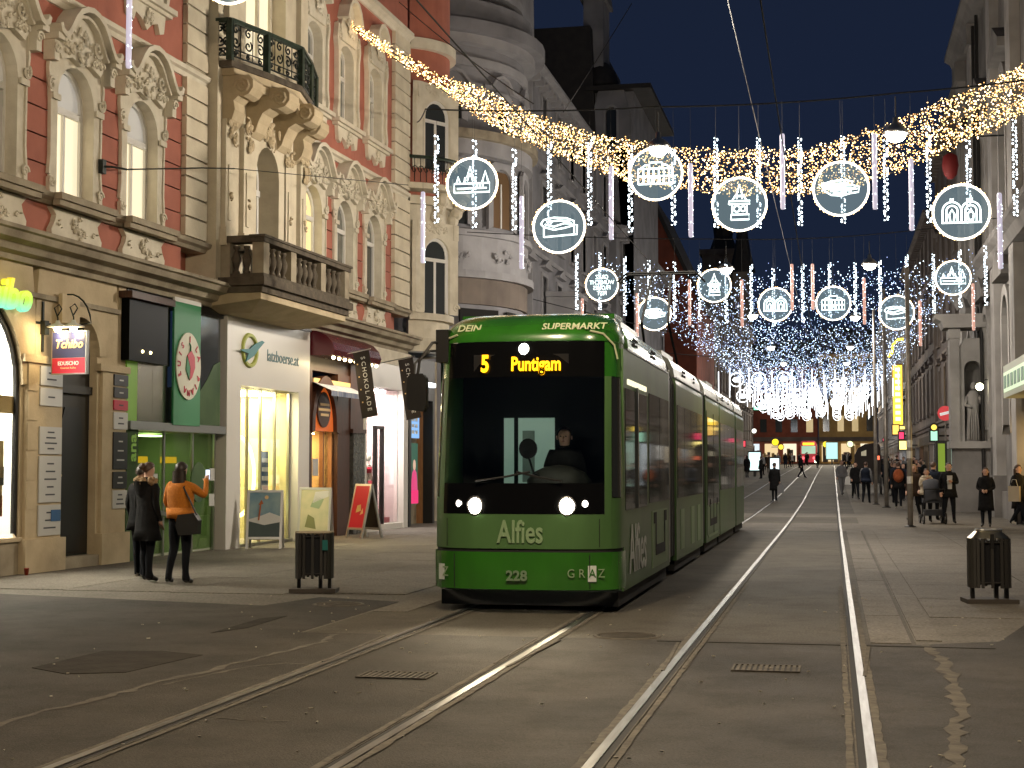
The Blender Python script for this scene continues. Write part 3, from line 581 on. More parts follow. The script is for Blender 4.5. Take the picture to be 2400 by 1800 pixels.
# big shop window
def room(x0, x1, z0, z1, d, wm, le, lc, y0=.32, lights=None, fl='floorlt'):
    mb = MB(); mb.add([(x0, y0, z0), (x1, y0, z0), (x1, y0 + d, z0), (x0, y0 + d, z0), (x0, y0, z1), (x1, y0, z1), (x1, y0 + d, z1), (x0, y0 + d, z1)], [(3, 2, 6, 7), (0, 3, 7, 4), (2, 1, 5, 6), (4, 7, 6, 5)]); mb.add([(x0, y0, z0 + .001), (x1, y0, z0 + .001), (x1, y0 + d, z0 + .001), (x0, y0 + d, z0 + .001)], [(0, 1, 2, 3)], 1)
    o = mb.build('shop_interior', [wm, M[fl]], house)
    lm = glow('ceiling_light_%d' % len(bpy.data.materials), lc, le, True)
    for a, b, c, e in (lights or [(x0 + .3, x1 - .3, y0 + .25, y0 + d - .3)]):
        q = MB(); q.box(a, b, c, e, z1 - .06, z1 - .03); q.build('ceiling_light', lm, o)
    return o
room(18.9, 21.57, .56, 4.35, 1.4, M['lit_white'], 120, (1, .90, .74), .09, lights=[(19, 21.5, .2, 1.3)])
m = MB(); ring_plate(m, [(x + 20.2, z) for x, z in arch(1.28, .62, 2.9, 14)], [(x + 20.2, z) for x, z in arch(1.37, .55, 2.9, 14)], .02, .08, back=.08); wf = m.build('shop_window', M['black'], house)
MB().prism([(x + 20.2, z) for x, z in arch(1.33, .57, 2.9, 14)][::-1], 'y', .05, .06).build('pane', M['glass'], wf)
MB().box(18.9, 21.5, .066, .08, 2.45, 2.72).build('tan_band', M['tan'], wf)
for i, (x, z, w, h, k) in enumerate(((21.1, 1.75, .14, .28, 'tan'), (21.12, 1.5, .14, .14, 'ink'), (21.1, 1.2, .12, .3, 'tan'), (20.3, 1.5, .3, .6, 'crimson'), (21.13, 1.05, .1, .16, 'crimson'))): MB().box(x - w, x + w, .066, .075, z - h, z + h).build('window_sticker', M[k], wf)
# doorway
m = MB(); m.prism([(x + 23.3, z) for x, z in arch(.62, .2, 3.5, 12)][::-1], 'y', .15, .22); m.box(22.6, 24, .08, .21, 2.85, 2.98)
dr = m.build('door', mat('black_brown_door', (.03, .026, .02), .5), house)
for x in (22.98, 23.6): MB().box(x - .24, x + .24, .135, .149, .5, 1.6).build('door_panel', M['dark'], dr); 
m = MB(); m.prism([(23.0, .25), (23.62, .25), (23.66, 2.3), (23.55, 2.62), (23.1, 2.62), (22.96, 2.3)], 'y', .12, .134); m.build('door_leaf', M['dark'], dr)
MB().ell((22.95, .11, 1.5), .035, 8, 6).build('door_knob', mat('brass', (.6, .42, .15), .3, metal=1), dr)
MB().box(22.72, 23.88, -.1, .14, 0, .18).build('door_step', M['stone'], house)
MB().box(22.5, 24.1, .7, .72, 0, 4.4).build('passage_back', M['dark'], house)
# plaques
def plaque(x0, x1, z0, z1, m, lb, y=-.085, lines=3):
    t = tag(MB().box(x0, x1, y, y + .022, z0, z1).build('plaque', M[m], None), lb, 'plaque', 'plaques on the piers of the arched doorway'); t.parent = None
    t.matrix_world = house.matrix_world if False else Matrix.Translation((-12.97, 0, 0)) @ Matrix.Rotation(R(88), 4, 'Z')
    k = 'ink' if m != 'plaque_dk' else 'plaque'
    for i in range(lines):
        z = z1 - (z1 - z0) * (i + 1) / (lines + 1); w = (x1 - x0) * (.3 + .12 * ((i * 7) % 3)); c = (x0 + x1) / 2
        MB().box(c - w / 2, c + w / 2, y - .003, y - .001, z - .012, z + .012).build('text_line', M[k], t)
    return t
for i, (z0, z1, m, lb) in enumerate(((2.92, 3.22, 'plaque', 'topmost pale plaque on the pier behind the hanging sign'), (2.6, 2.88, 'plaque', 'second pale plaque on the pier beside the lit arched window'), (1.84, 2.27, 'plaque', 'pale lettered plaque at head height left of the dark doorway'), (1.08, 1.81, 'plaque', 'tall grey plaque in the middle of the pier left of the doorway'), (.56, 1.04, 'plaque', 'white plaque with a blue corner at the foot of the pier'))):
    p = plaque(22.0, 22.66, z0, z1, m, lb, lines=(2, 1, 4, 5, 3)[i])
    if i == 4: MB().box(22.36, 22.64, -.095, -.0865, .78, .96).build('blue_corner', M['blue'], p)
for z0, z1, m, lb, n in ((3.04, 3.23, 'plaque_dk', 'topmost black plaque on the narrow pier right of the doorway', 1), (2.83, 3.01, 'plaque_dk', 'second black plaque on the narrow pier right of the doorway', 1), (2.62, 2.79, 'crimson', 'small red plaque on the narrow pier right of the doorway', 1), (2.29, 2.58, 'plaque', 'white plaque under the red one right of the doorway', 2), (1.6, 2.24, 'plaque_dk', 'tall black plaque on the narrow pier right of the doorway', 3), (1.27, 1.56, 'plaque_dk', 'square dark framed plaque low on the narrow pier', 2), (.93, 1.24, 'plaque', 'lowest white plaque on the narrow pier beside the black coat', 3)):
    plaque(24.36, 24.85, z0, z1, m, lb, lines=n)
# neon script and hanging sign
M['neon'] = glow('neon_yellow', (.72, .95, .10), 1.25)
_nt = M['neon'].node_tree; _tc = _nt.nodes.new('ShaderNodeTexCoord'); _sx = _nt.nodes.new('ShaderNodeSeparateXYZ'); _mr = _nt.nodes.new('ShaderNodeMapRange'); _cr = _nt.nodes.new('ShaderNodeValToRGB'); _mr.inputs[1].default_value = -.28; _mr.inputs[2].default_value = .28
_cr.color_ramp.elements[0].color = (.12, .85, .75, 1); _cr.color_ramp.elements[1].color = (1, .72, .03, 1); _e = _cr.color_ramp.elements.new(.45); _e.color = (.5, .95, .08, 1)
_nt.links.new(_tc.outputs['Object'], _sx.inputs[0]); _nt.links.new(_sx.outputs['Y'], _mr.inputs[0]); _nt.links.new(_mr.outputs[0], _cr.inputs[0]); _nt.links.new(_cr.outputs[0], _nt.nodes['Principled BSDF'].inputs['Emission Color'])
nt = thing('neon_sign', lp(20.2, -.12, 4.22), 'glowing yellow green script sign above the arched shop window', 'sign', rz=R(88))
txt('lettering', 'Tchibo', .66, M['neon'], nt, (.42, 0, 0), depth=.04, shear=.28, bold=.016, sx=1.02)
MB().box(-1.3, 1.3, .05, .08, -.1, -.06).build('mounting_rail', M['black'], nt)
hs = thing('hanging_shop_sign', lp(22.15, 0, 3.1), 'navy and red hanging shop sign lit by two small lamps on an iron bracket', 'sign', rz=R(88 - 8))
def hx(mb): return mb
m = MB(); m.box(-.02, .02, -.03, 0, .35, 1.15); m.box(-.18, .18, -.03, 0, .78, .82); m.box(-.05, .05, -.1, 0, .62, .84); m.tube([(0, -.05, .74), (0, -.25, .74)], .03, 6)
m.tube([(0, -.12, .72)] + [(0, -.52 - .42 * math.cos(t), .72 + .52 * math.sin(t)) for t in [.1 + i * .26 for i in range(7)]], .014, 6); m.build('bracket', M['iron'], hs)
sb = MB(); sb.box(-.035, .035, -.88, -.22, -.02, .66); sb = sb.build('board', M['steel'], hs)
MB().box(-.042, -.036, -.86, -.24, .24, .64).build('navy_field', M['navy'], sb); MB().box(-.042, -.036, -.86, -.24, .0, .235).build('red_field', M['crimson'], sb)
txt('script', 'Tchibo', .19, M['goldtxt'], sb, (-.045, -.55, .45), rot=(R(90), 0, R(-90)), shear=.28, bold=.004, depth=.002); txt('lettering', 'EDUSCHO', .085, M['whitetxt'], sb, (-.045, -.55, .15), rot=(R(90), 0, R(-90)), depth=.002, bold=.002); txt('small_lettering', 'Gourmet Kaffee', .045, M['goldtxt'], sb, (-.045, -.55, .08), rot=(R(90), 0, R(-90)), depth=.002)
for y in (-.4, -.70):
    MB().tube([(-.12, y, .9), (-.12, y - .07, 1.0), (-.12, y - .02, 1.07), (-.12, y + .07, 1.02), (-.12, y, .86), (-.12, y, .78)], .012, 5).build('gooseneck', M['iron'], hs)
    s = MB().lathe([(.03, .1), (.04, .06), (.17, .0), (.165, -.01)], 14, (-.12, y, .72)).build('lamp_shade', M['white'], hs, True)
    MB().ell((-.12, y, .69), .06, 10, 6).build('bulb', glow('sign_bulb', (1, .85, .5), 40), s, True)
    l = bpy.data.lights.new('sign_lamp', 'POINT'); l.energy = 14; l.color = (1, .74, .38); l.shadow_soft_size = .06; put('sign_lamp', l, hs, (-.12, y, .60))
# ---- green shop
fz = MB(); fz.box(24.9, 28.92, -.02, .3, 4.62, 4.78); fz.build('shop_fascia', M['black'], house)
bxs = MB(); bxs.box(24.72, 26.18, -.16, .0, 3.5, 4.58); bxs = bxs.build('black_display_box', mat('gloss_black', (.003, .003, .003), .35, spec=.06), house); MB().box(24.62, 26.28, -.26, .0, 4.58, 4.7).build('box_hood', M['shop_wood'], bxs)
for x in (25.2, 25.5): MB().ell((x, -.165, 3.68), .03, 6, 4).build('glowing_spot_reflection', glow('tiny_spot', (1, .8, .4), 8), bxs)  # spot reflections on the box made as small glowing beads
MB().box(24.9, 25.28, -.03, .28, 2.34, 3.5).build('green_film_panel', M['ltgreen'], house)
for x0, x1 in ((25.29, 25.86), (25.87, 26.45)): MB().box(x0, x1, -.03, .28, 2.34, 3.5).build('metal_panel', M['mirror'], house)
MB().box(26.2, 26.5, -.05, .28, 3.5, 4.62).build('metal_panel', M['mirror'], house)
MB().box(27.62, 28.8, .0, .04, 2.46, 4.62).build('dark_glass_panel', M['pane_dark'], house)
m = MB(); m.prism([(27.62, 2.46), (28.8, 2.46), (28.8, 3.75), (28.5, 3.66), (28.2, 3.35), (27.9, 3.12), (27.62, 3.05)], 'y', -.012, -.002); m.build('green_hill_film', M['glass_green'], house)
MB().box(24.9, 28.85, -.12, .1, 2.30, 2.45).build('entrance_beam', M['steel'], house)
bn = thing('shop_banner', lp(27.05, -.12, 2.42), 'tall green shop banner with round pepper emblem and red lettering', 'banner', rz=R(88))
MB().box(-.56, .56, -.02, .02, 0, 2.3).build('panel', M['green'], bn); MB().box(-.56, .56, -.025, .02, 2.3, 2.38).build('header', M['white'], bn)
eb = MB().lathe([(0, 0), (.52, 0), (.52, .02), (0, .025)], 32, (0, 0, 0)).build('emblem_disc', mat('cream_disc', (.70, .68, .55), .5), bn); eb.rotation_euler = (R(90), 0, 0); eb.location = (.0, -.03, 1.12); eb.scale = (1, 1.22, 1)
m = MB(); m.prism([(-.1, 1.32), (.06, 1.42), (.2, 1.3), (.22, 1.1), (.1, .92), (.0, .85), (.02, 1.1)], 'y', -.075, -.06); m.build('pepper', M['crimson'], bn)
MB().prism([(-.12, 1.3), (.0, 1.1), (-.02, .86), (-.16, 1.05)], 'y', -.077, -.062).build('pepper_leaf', M['green'], bn); MB().tube([(.02, -.07, 1.4), (.03, -.07, 1.5), (-.02, -.07, 1.55)], .014, 5).build('stalk', M['green'], bn)
for i, ch in enumerate('LUIS I LA PIANA I'):
    a = R(200 - i * 22.5)
    if ch != ' ': txt('letter', ch, .16, M['crimson'], bn, (.42 * math.cos(a), -.062, 1.12 + .5 * math.sin(a)), rot=(R(90), -(a - R(90)) * 1, 0), depth=.004, bold=.004)
# entrance glass of the green shop
room(25.3, 28.75, .0, 2.3, 1.6, mat('dim_green_wall', (.36, .42, .27), .7), 11, (.9, .95, .6), .14, lights=[(26.2, 26.9, .9, 1.2), (27.6, 28.2, .9, 1.2)])
eg = MB().box(25.36, 28.78, .1, .11, .06, 2.29).build('entrance_glass', glassm('green_tint_glass', (.66, .78, .56), 1.0), house)
for x in (25.36, 26.55, 27.75, 28.74): MB().box(x - .03, x + .03, .06, .099, 0, 2.3).build('door_post', M['steel'], eg)
for x in (26.5, 27.7): MB().box(x - .25, x + .25, .5, .6, 1.72, 1.84).build('orange_lamp', glow('orange_panel', (1, .45, .03), 1.4), eg)
MB().box(26.2, 28.7, .13, .2, .02, .7).build('counter', M['plaque'], eg); MB().prism([(26.3, .78), (27.3, .62), (27.3, .70), (26.3, .86)], 'y', .04, .06).build('counter_trim', M['steel'], eg)
for i, (x, z) in enumerate(((26.15, 1.4), (26.15, 1.15), (28.6, 1.5), (28.6, 1.0))): MB().box(x - .12, x + .12, .05, .06, z - .12, z + .12).build('notice', M['plaque'], eg)
m = MB(); m.lathe([(.2, 0), (.26, 0), (.26, .02), (.2, .02)], 24, (0, 0, 0)); o = m.build('hoop_decal', M['glass_green'], eg); o.location = (28.0, .07, 1.35); o.rotation_euler = (R(90), 0, 0); o.scale = (1.3, 1.5, 1)
MB().box(24.92, 25.33, -.04, .09, 0, 2.3).build('green_film_panel', M['glass_green'], house); txt('lettering', 'ana', .36, M['ltgreen'], house, (25.12, -.05, 1.98), rot=(R(90), R(-90), 0), bold=.008, depth=.004)
# ---- white travel shop
ws = MB(); ws.box(28.93, 29.62, -.1, .3, 0, 4.74); ws.box(32.78, 33.45, -.1, .3, 0, 4.74); ws.box(29.62, 32.78, -.1, .3, 3.32, 4.74); ws = ws.build('white_shopfront', M['wallpanel'], house)
MB().box(28.93, 33.45, -.14, .25, 4.74, 4.80).build('dark_strip', M['black'], ws)  # plain black strip along the top of the shopfront
ri = room(29.64, 32.76, .05, 3.3, 2.6, M['shop_yellow'], 45, (1, .84, .48), .18, lights=[(29.9, 30.8, .4, 1.4), (31.2, 32.6, .4, 1.8)])
for x in (29.64, 30.45, 31.15, 31.95, 32.74): MB().box(x - .022, x + .022, .1, .16, .06, 3.3).build('glazing_bar', M['steel'], ws)
MB().box(29.64, 32.76, .12, .13, .06, 3.3).build('pane', M['glass'], ws); MB().box(29.62, 32.78, .02, .3, .0, .06).build('threshold', M['steel'], ws)
lr = MB(); lr.tube([(.85 * math.cos(a), 0, .85 * math.sin(a)) for a in [i * math.pi / 16 for i in range(32)]], .045, 6, True); lr.build('ring_light', glow('ring_light', (1, .95, .35), 5), ri, loc=(31.15, .62, 1.45))
MB().box(30.55, 30.85, .45, .5, .5, 1.0).build('pink_poster', M['crimson'], ri); MB().box(30.5, 30.9, .46, .52, 1.0, 1.3).build('mint_poster', mat('mint_card', (.4, .75, .55), .6), ri)
MB().box(32.1, 32.5, .5, .56, .6, 2.0).build('screen_panel', M['blue'], ri)
for i in range(6): MB().box(32.14, 32.46, .485, .499, .75 + .2 * i, .85 + .2 * i).build('screen_line', M['lit_white'], ri)
MB().box(31.3, 32.0, 1.6, 2.2, .05, 1.1).build('desk', M['white'], ri); MB().box(30.9, 31.0, 1.2, 2.4, .05, 3.2).build('partition', M['shop_yellow'], ri); MB().box(31.0, 31.45, 1.18, 1.24, .05, 2.4).build('inner_door', M['lit_white'], ri)
lg = thing('shop_logo', lp(30.0, -.11, 4.06), 'teal airplane over a yellow green ring on the white shopfront', 'logo', rz=R(88))
MB().tube([(.36 * math.cos(a), -.0, .32 * math.sin(a)) for a in [i * math.pi / 14 for i in range(28)]], .05, 5, True).build('ring', mat('lime_ring', (.40, .44, .10), .5), lg)
MB().prism([(-.62, -.02), (-.15, .02), (.12, .14), (.5, .24), (.62, .22), (.3, .04), (.1, -.1), (-.35, -.26), (-.2, -.08), (-.45, -.06)], 'y', -.075, -.055).build('airplane', mat('teal_print', (.01, .16, .17), .4), lg)
txt('shop_lettering', 'latzboerse.at', .36, mat('grey_blue_letters', (.16, .26, .28), .5), None, lp(31.85, -.106, 4.02), rot=(R(90), 0, R(88)), depth=.006, sx=.98)
tag(bpy.data.objects['shop_lettering'], 'grey blue lettering beside the airplane on the white shopfront', 'lettering')
# ---- chocolate shop
cs = MB(); cs.box(33.47, 33.75, -.05, .3, 0, 4.3); cs.box(36.35, 37.3, -.05, .3, 2.5, 4.3); cs.box(33.75, 36.35, .0, .3, 3.9, 4.3); cs.box(35.5, 36.35, -.03, .3, 0, 3.9); cs = cs.build('chocolate_shopfront', M['shop_wood'], house)
MB().box(36.5, 37.35, -.08, .3, 0, 2.5).build('marble_pier', mat('dark_marble', (.10, .095, .08), .2, col2=(.05, .045, .04), scale=4, dist=2), house)
MB().box(36.36, 37.36, -.12, .2, 2.5, 2.6).build('pier_cap', M['shop_wood'], cs)
ri2 = room(33.76, 35.5, .1, 2.5, 1.8, M['tan'], 26, (1, .72, .36), .2)
for k in range(4):
    z = .5 + .42 * k; MB().box(33.8, 35.4, 1.2, 1.7, z, z + .03).build('shelf', M['warmwood'], ri2)
    for i in range(9): MB().box(33.84 + i * .17, 33.97 + i * .17, 1.3, 1.5, z + .03, z + rnd.uniform(.15, .3)).build('sweet_box', rnd.choice([M['crimson'], M['tan'], M['lit_white'], M['green'], M['goldtxt']]), ri2)
for x in (33.76, 34.9, 35.48): MB().box(x - .045, x + .045, .1, .2, .05, 2.5).build('door_frame', M['warmwood'], cs)
MB().box(33.76, 35.5, .14, .15, .1, 2.5).build('pane', M['glass'], cs); MB().box(34.2, 34.55, .1, .12, 1.45, 1.85).build('notice', M['plaque'], cs)
m = MB(); ring_plate(m, [(x + 34.55, z) for x, z in arch(.72, 2.5, 2.55, 12, 1.0)], [(x + 34.55, z) for x, z in arch(.9, 2.45, 2.55, 12, 1.25)], -.1, .2, back=.1); m.build('arch_frame', M['shop_wood'], cs)
MB().prism([(x + 34.55, z) for x, z in arch(.72, 2.5, 2.55, 12, 1.0)][::-1], 'y', .0, .05).build('arch_panel', mat('orange_panel_paint', (.55, .12, .03), .4, emit=(1, .2, .03), es=.35), cs)
m = MB().lathe([(0, 0), (.42, 0), (.42, .04), (0, .05)], 20).build('oval_sign', M['shop_wood'], cs); m.location = (34.5, -.02, 3.0); m.rotation_euler = (R(90), 0, 0)
for z, w in ((3.12, .3), (3.0, .4), (2.88, .26)): MB().box(34.5 - w, 34.5 + w, -.08, -.071, z - .03, z + .03).build('sign_line', M['goldtxt'], cs)
aw = MB(); aw.add([(33.8, -.05, 3.62), (36.3, -.05, 3.62), (36.3, -.5, 3.42), (33.8, -.5, 3.42), (33.8, -.5, 3.30), (36.3, -.5, 3.30)], [(0, 1, 2, 3), (3, 2, 5, 4)]); aw.build('blue_awning', mat('blue_stripe_cloth', (.06, .12, .32), .8, col2=(.5, .5, .5), scale=2, streak=(30, .1, .1)), cs)
MB().box(33.8, 36.3, -.06, .0, 3.62, 3.72).build('awning_case', M['goldtxt'], cs)
# barrel canopy with bulbs
cv = MB(); pr = [(.0, 4.22), (-.62, 4.22), (-.66, 4.34), (-.6, 4.52), (-.45, 4.68), (-.22, 4.78), (0, 4.8)]; cv.prism(pr, 'x', 33.55, 36.9); cv = cv.build('canopy', mat('dark_red_canopy', (.10, .012, .018), .25, spec=.7), house)
m = MB(); m.prism([(y * .94, 4.24 + (z - 4.22) * .92) for y, z in pr], 'x', 36.9, 36.93); m.build('canopy_end', M['lit_white'], cv)
for i in range(9):
    x = 33.7 + i * .38; MB().ell((x, -.58, 4.17), .045, 8, 6).build('bulb', glow('canopy_bulb', (1, .82, .45), 12), cv)
    MB().lathe([(.03, 0), (.03, .03)], 8, (x, -.58, 4.195)).build('bulb_socket', M['black'], cv)
l = bpy.data.lights.new('canopy_light', 'AREA'); l.energy = 45; l.color = (1, .75, .4); l.shape = 'RECTANGLE'; l.size = 3; l.size_y = .3; put('canopy_light', l, cv, (35.2, -.5, 4.1))
M['flag'] = mat('black_brown_cloth', (.022, .016, .013), .7)
def blade(u, w, zt, lb, tilt):
    t = thing('blade_banner', lp(u, -w, zt), lb, 'banner', 'chocolate shop banners', rz=R(88 - 4)); t.rotation_euler = (R(tilt), 0, R(80))
    MB().grid(lambda a, b: (.012 * math.sin(b * 7), -.21 + .42 * a, -1.55 * b), 3, 10).build('cloth', M['flag'], t)
    MB().tube([(0, w - .05, .02), (0, -.26, .02)], .014, 6).build('pole', M['steel'], t); MB().tube([(0, -.21, -1.55), (0, .21, -1.55)], .01, 6).build('bottom_bar', M['black'], t)
    for i, ch in enumerate('SCHOKOLADE'): txt('letter', ch, .155, M['whitetxt'], t, (-.022, -.03, -.16 - .135 * i), rot=(R(90), R(90), R(-90)), depth=.003)
    for i in range(4): MB().box(-.024, -.018, .11, .14, -.3 - .3 * i, -.27 - .3 * i).build('gold_mark', M['goldtxt'], t)
blade(34.4, 1.0, 4.35, 'black chocolate shop banner hanging under the dark red canopy', -9); blade(37.8, 1.0, 4.42, 'black chocolate shop banner hanging before the bright pink shop window', -9)
# ---- pink shop
ps = MB(); ps.box(37.38, 37.55, -.06, .3, 0, 4.4); ps.box(40.62, 41.0, -.06, .3, 0, 4.4); ps.box(37.55, 40.62, -.06, .3, 3.75, 4.4); ps.box(37.55, 40.62, -.02, .3, 0, .16); ps = ps.build('pink_shopfront', M['wallpanel'], house)
room(37.56, 40.6, .16, 3.75, 2.0, M['shop_pink'], 50, (1, .88, .84), .12)
for x in (38.55, 39.1): MB().box(x - .03, x + .03, .0, .12, .1, 2.7).build('door_frame', M['black'], ps)
MB().box(38.5, 39.15, .0, .12, 2.66, 2.74).build('door_head', M['black'], ps); MB().box(37.56, 40.6, .08, .09, .16, 3.75).build('pane', M['glass'], ps)
MB().box(37.6, 40.5, .3, 1.0, .16, .3).build('display_plinth', M['crimson'], ps); txt('lettering', 'LINGERIE', .3, glow('white_letters', (1, .95, .95), 3), ps, (39.3, .1, 3.35))
MB().box(36.9, 41.2, -.08, .3, 4.4, 4.78).build('frieze_band', M['cream_pale'], house); MB().box(33.0, 36.9, -.02, .3, 4.3, 4.78).build('frieze_band', M['stone'], house)
for i in range(22):
    x = 38.0 + .13 * i; MB().box(x, x + .05, 1.2, 1.6, 1.9 - rnd.uniform(0, .3), 2.75).build('hanging_garment', rnd.choice([M['crimson'], M['shop_pink'], M['lit_white'], M['plaque_dk'], M['tan']]), ps)
for z in (1.05, 1.45):
    MB().box(38.0, 40.5, 1.3, 1.7, z, z + .03).build('shelf', M['white'], ps)
    for i in range(9): MB().box(38.1 + i * .27, 38.28 + i * .27, 1.35, 1.6, z + .03, z + rnd.uniform(.1, .25)).build('folded_goods', rnd.choice([M['crimson'], M['shop_pink'], M['plaque_dk'], M['goldtxt']]), ps)
def mannequin(u, y, cl, lb):
    t = thing('mannequin', lp(u, y, .3), lb, 'mannequin', 'mannequins in the pink shop window', rz=R(88))
    m = MB(); m.lathe([(.05, 0), (.06, .3), (.045, .45), (.075, .75), (.10, .85)], 8, (-.09, 0, 0)); m.lathe([(.05, 0), (.06, .3), (.045, .45), (.075, .75), (.10, .85)], 8, (.09, 0, 0)); m.lathe([(.10, .8), (.17, .88), (.15, 1.0), (.11, 1.1), (.15, 1.28), (.17, 1.38), (.06, 1.46), (.045, 1.52)], 12, (0, 0, 0), sy=.65); m.ell((0, 0, 1.62), (.085, .1, .12), 10, 7)
    for s in (-1, 1): m.tube([(s * .17, 0, 1.36), (s * .24, -.02, 1.1), (s * .2, -.08, .86)], [.045, .038, .028], 7)
    m.build('body', mat('mannequin_skin', (.72, .55, .45), .4), t, True); MB().lathe([(.175, .84), (.18, .9), (.16, 1.0), (.15, .99)], 12, (0, 0, 0), sy=.68).build('briefs', M[cl], t, True); MB().lathe([(.155, 1.2), (.178, 1.3), (.165, 1.36)], 12, (0, 0, 0), sy=.7).build('top', M[cl], t, True)
mannequin(37.95, .7, 'crimson', 'leftmost mannequin in the pink shop, beside the white frame'); mannequin(38.85, .9, 'plaque_dk', 'mannequin in dark underwear behind the black door frame'); mannequin(39.8, .7, 'crimson', 'rightmost mannequin in the bright pink shop window')
# ---- corner shop behind the tram
cr = MB(); cr.box(41.3, 44.1, .1, .4, 3.6, 4.78); cr.box(41.3, 41.5, .0, .4, 0, 3.6); cr.box(43.9, 44.1, .1, .4, 0, 3.6); cr = cr.build('corner_shopfront', M['black'], house)
ri3 = room(41.5, 43.9, 0, 3.6, 1.5, M['warmwood'], 12, (1, .7, .4), .4); MB().box(41.8, 43.8, -.02, .1, 4.0, 4.12).build('lit_name_strip', glow('white_strip', (.9, .95, 1), 4), cr)
MB().box(42.0, 43.2, .3, .36, 2.5, 3.2).build('blue_screen', glow('blue_screen', (.25, .5, .9), 1.1), cr)
for i in range(3):
    for j in range(3): MB().box(42.15 + j * .32, 42.35 + j * .32, .285, .299, 2.62 + i * .18, 2.72 + i * .18).build('screen_glyph', M['lit_white'], cr)
ad = MB().box(41.7, 43.0, .28, .36, .6, 2.35).build('lit_advert', glow('advert_green', (.02, .10, .06), 1.0), cr)
MB().box(41.7, 43.0, .26, .279, .62, 1.0).build('magenta_band', glow('advert_magenta', (.8, .02, .16), 1.1), ad); m = MB(); m.lathe([(.3, 0), (.26, .3), (.2, .5), (.06, .6)], 12, (42.55, .24, 1.0), sy=.1); m.build('figure', glow('advert_pink', (.75, .05, .2), 1.0), ad); MB().ell((42.55, .24, 1.72), (.12, .02, .16), 10, 7).build('face', glow('advert_skin', (.8, .5, .35), .9), ad)
for i in range(12): MB().ell((41.8 + rnd.random() * .5, .25, 1.2 + rnd.random()), .025, 6, 4).build('light_dot', M['lampglow'], ad)
MB().box(41.0, 46, .6, .9, 0, 4.9).build('rear_wall', M['stone'], house)
# ---------------------------------------------------------------- the green tram
TX, TY = -3.39, 16.7
tram = thing('tram', (TX, TY, 0), 'long low green tram with lit headlights and an orange destination display', 'tram'); tram.scale = (.93, 1, 1.033)
M['tgreen'] = mat('tram_green', (.030, .165, .012), .22, coat=1, spec=.5, col2=(.022, .115, .010), scale=2.2, bump=.03, bscale=3, streak=(1, 1, .35))
M['tdull'] = mat('tram_green_film', (.075, .16, .052), .42, coat=.15, col2=(.055, .118, .038), scale=2.0, bump=.04, bscale=2.5, streak=(1, 1, .3))
M['tgrey'] = mat('tram_silver', (.20, .215, .21), .28, metal=.8, col2=(.14, .15, .15), scale=2)
M['rubber'] = mat('bellows_rubber', (.03, .03, .028), .7); M['under'] = mat('underframe', (.012, .012, .012), .8)
M['tglass'] = mat('tram_side_glass', (.006, .007, .007), .04, spec=.6, emit=(1, .85, .55), es=.008, sample=False); M['wshield'] = glassm('windshield_glass', (.50, .55, .53), .9); M['headl'] = glow('headlight_glow', (1, .93, .78), 45); M['led'] = glow('led_orange', (1, .42, .0), 3.4)  # faint warm emission in the side panes stands in for interior light
M['twhite'] = mat('tram_white_film', (.55, .58, .55), .45); M['tgold'] = mat('tram_roof_lettering', (.60, .62, .40), .4); M['tgl2'] = mat('pale_green_lettering', (.22, .32, .17), .5)
def slant(z):
    if z < 1.0: return .05 * max(0, (.75 - z) / .55) ** 2 * .6
    if z <= 2.95: return .22 * ((z - 1.0) / 1.95) ** 1.4
    t = min(1, (z - 2.95) / .36); return .22 + .85 * (1 - math.sqrt(max(0, 1 - t * t)))
def nose(a, z, off=0):
    e = 2 / 3.1; s = math.sin(a); c = math.cos(a); tp = 1 - .03 * max(0, (z - 1.2) / 2) - .17 * max(0, (z - 2.95) / .36) ** 2
    x = 1.15 * tp * math.copysign(abs(s) ** e, s); y = .62 * (1 - abs(c) ** e) + slant(z)
    n = Vector((math.copysign(abs(s) ** (2 - e), s), -abs(c) ** (2 - e), .1 if z > 1 else 0)); n = n.normalized() if n.length else Vector((0, -1, 0))
    return Vector((x, y, z)) + n * off
def patch(name, a0, a1, z0, z1, m, off=0, na=16, nz=8, parent=None, zf=None):
    mb = MB(); mb.grid(lambda i, j: nose(a0 + (a1 - a0) * i, (z0 + (z1 - z0) * j) if zf is None else zf(a0 + (a1 - a0) * i, j), off), na, nz)
    return mb.build(name, m, parent or tram, True)
H = math.pi / 2
AW = .90
patch('bumper', -H, H, .265, .665, M['tgreen'], .02, 24, 5); patch('bumper_gap', -H, H, .66, .70, M['under'], -.012, 24, 1)
patch('front_panel', -1.08, 1.08, .70, 1.07, M['tdull'], 0, 18, 4)
for s in (-1, 1):
    lo, hi = sorted((s * 1.085, s * H)); patch('corner_panel', lo, hi, .70, 1.24, M['tdull'], 0, 8, 5)
    lo, hi = sorted((s * 1.0, s * H)); patch('corner_post', lo, hi, 2.56, 2.94, M['tgreen'], 0, 8, 4)
    lo, hi = sorted((s * (AW + .008), s * 1.08)); patch('corner_post', lo, hi, 1.07, 2.56, M['tdull'], 0, 5, 10)
    lo, hi = sorted((s * (AW + .008), s * 1.0)); patch('corner_post', lo, hi, 2.56, 2.94, M['tgreen'], 0, 3, 4)
    lo, hi = sorted((s * 1.09, s * 1.42)); patch('quarter_window', lo, hi, 1.25, 2.55, M['tglass'], .002, 6, 8)
    lo, hi = sorted((s * 1.425, s * H)); patch('corner_post', lo, hi, 1.24, 2.56, M['tdull'], 0, 3, 8)
patch('windshield', -AW, AW, 1.40, 2.55, M['wshield'], .004, 16, 10); M['fglass'] = mat('front_black_glass', (.004, .004, .004), .12, spec=.25)
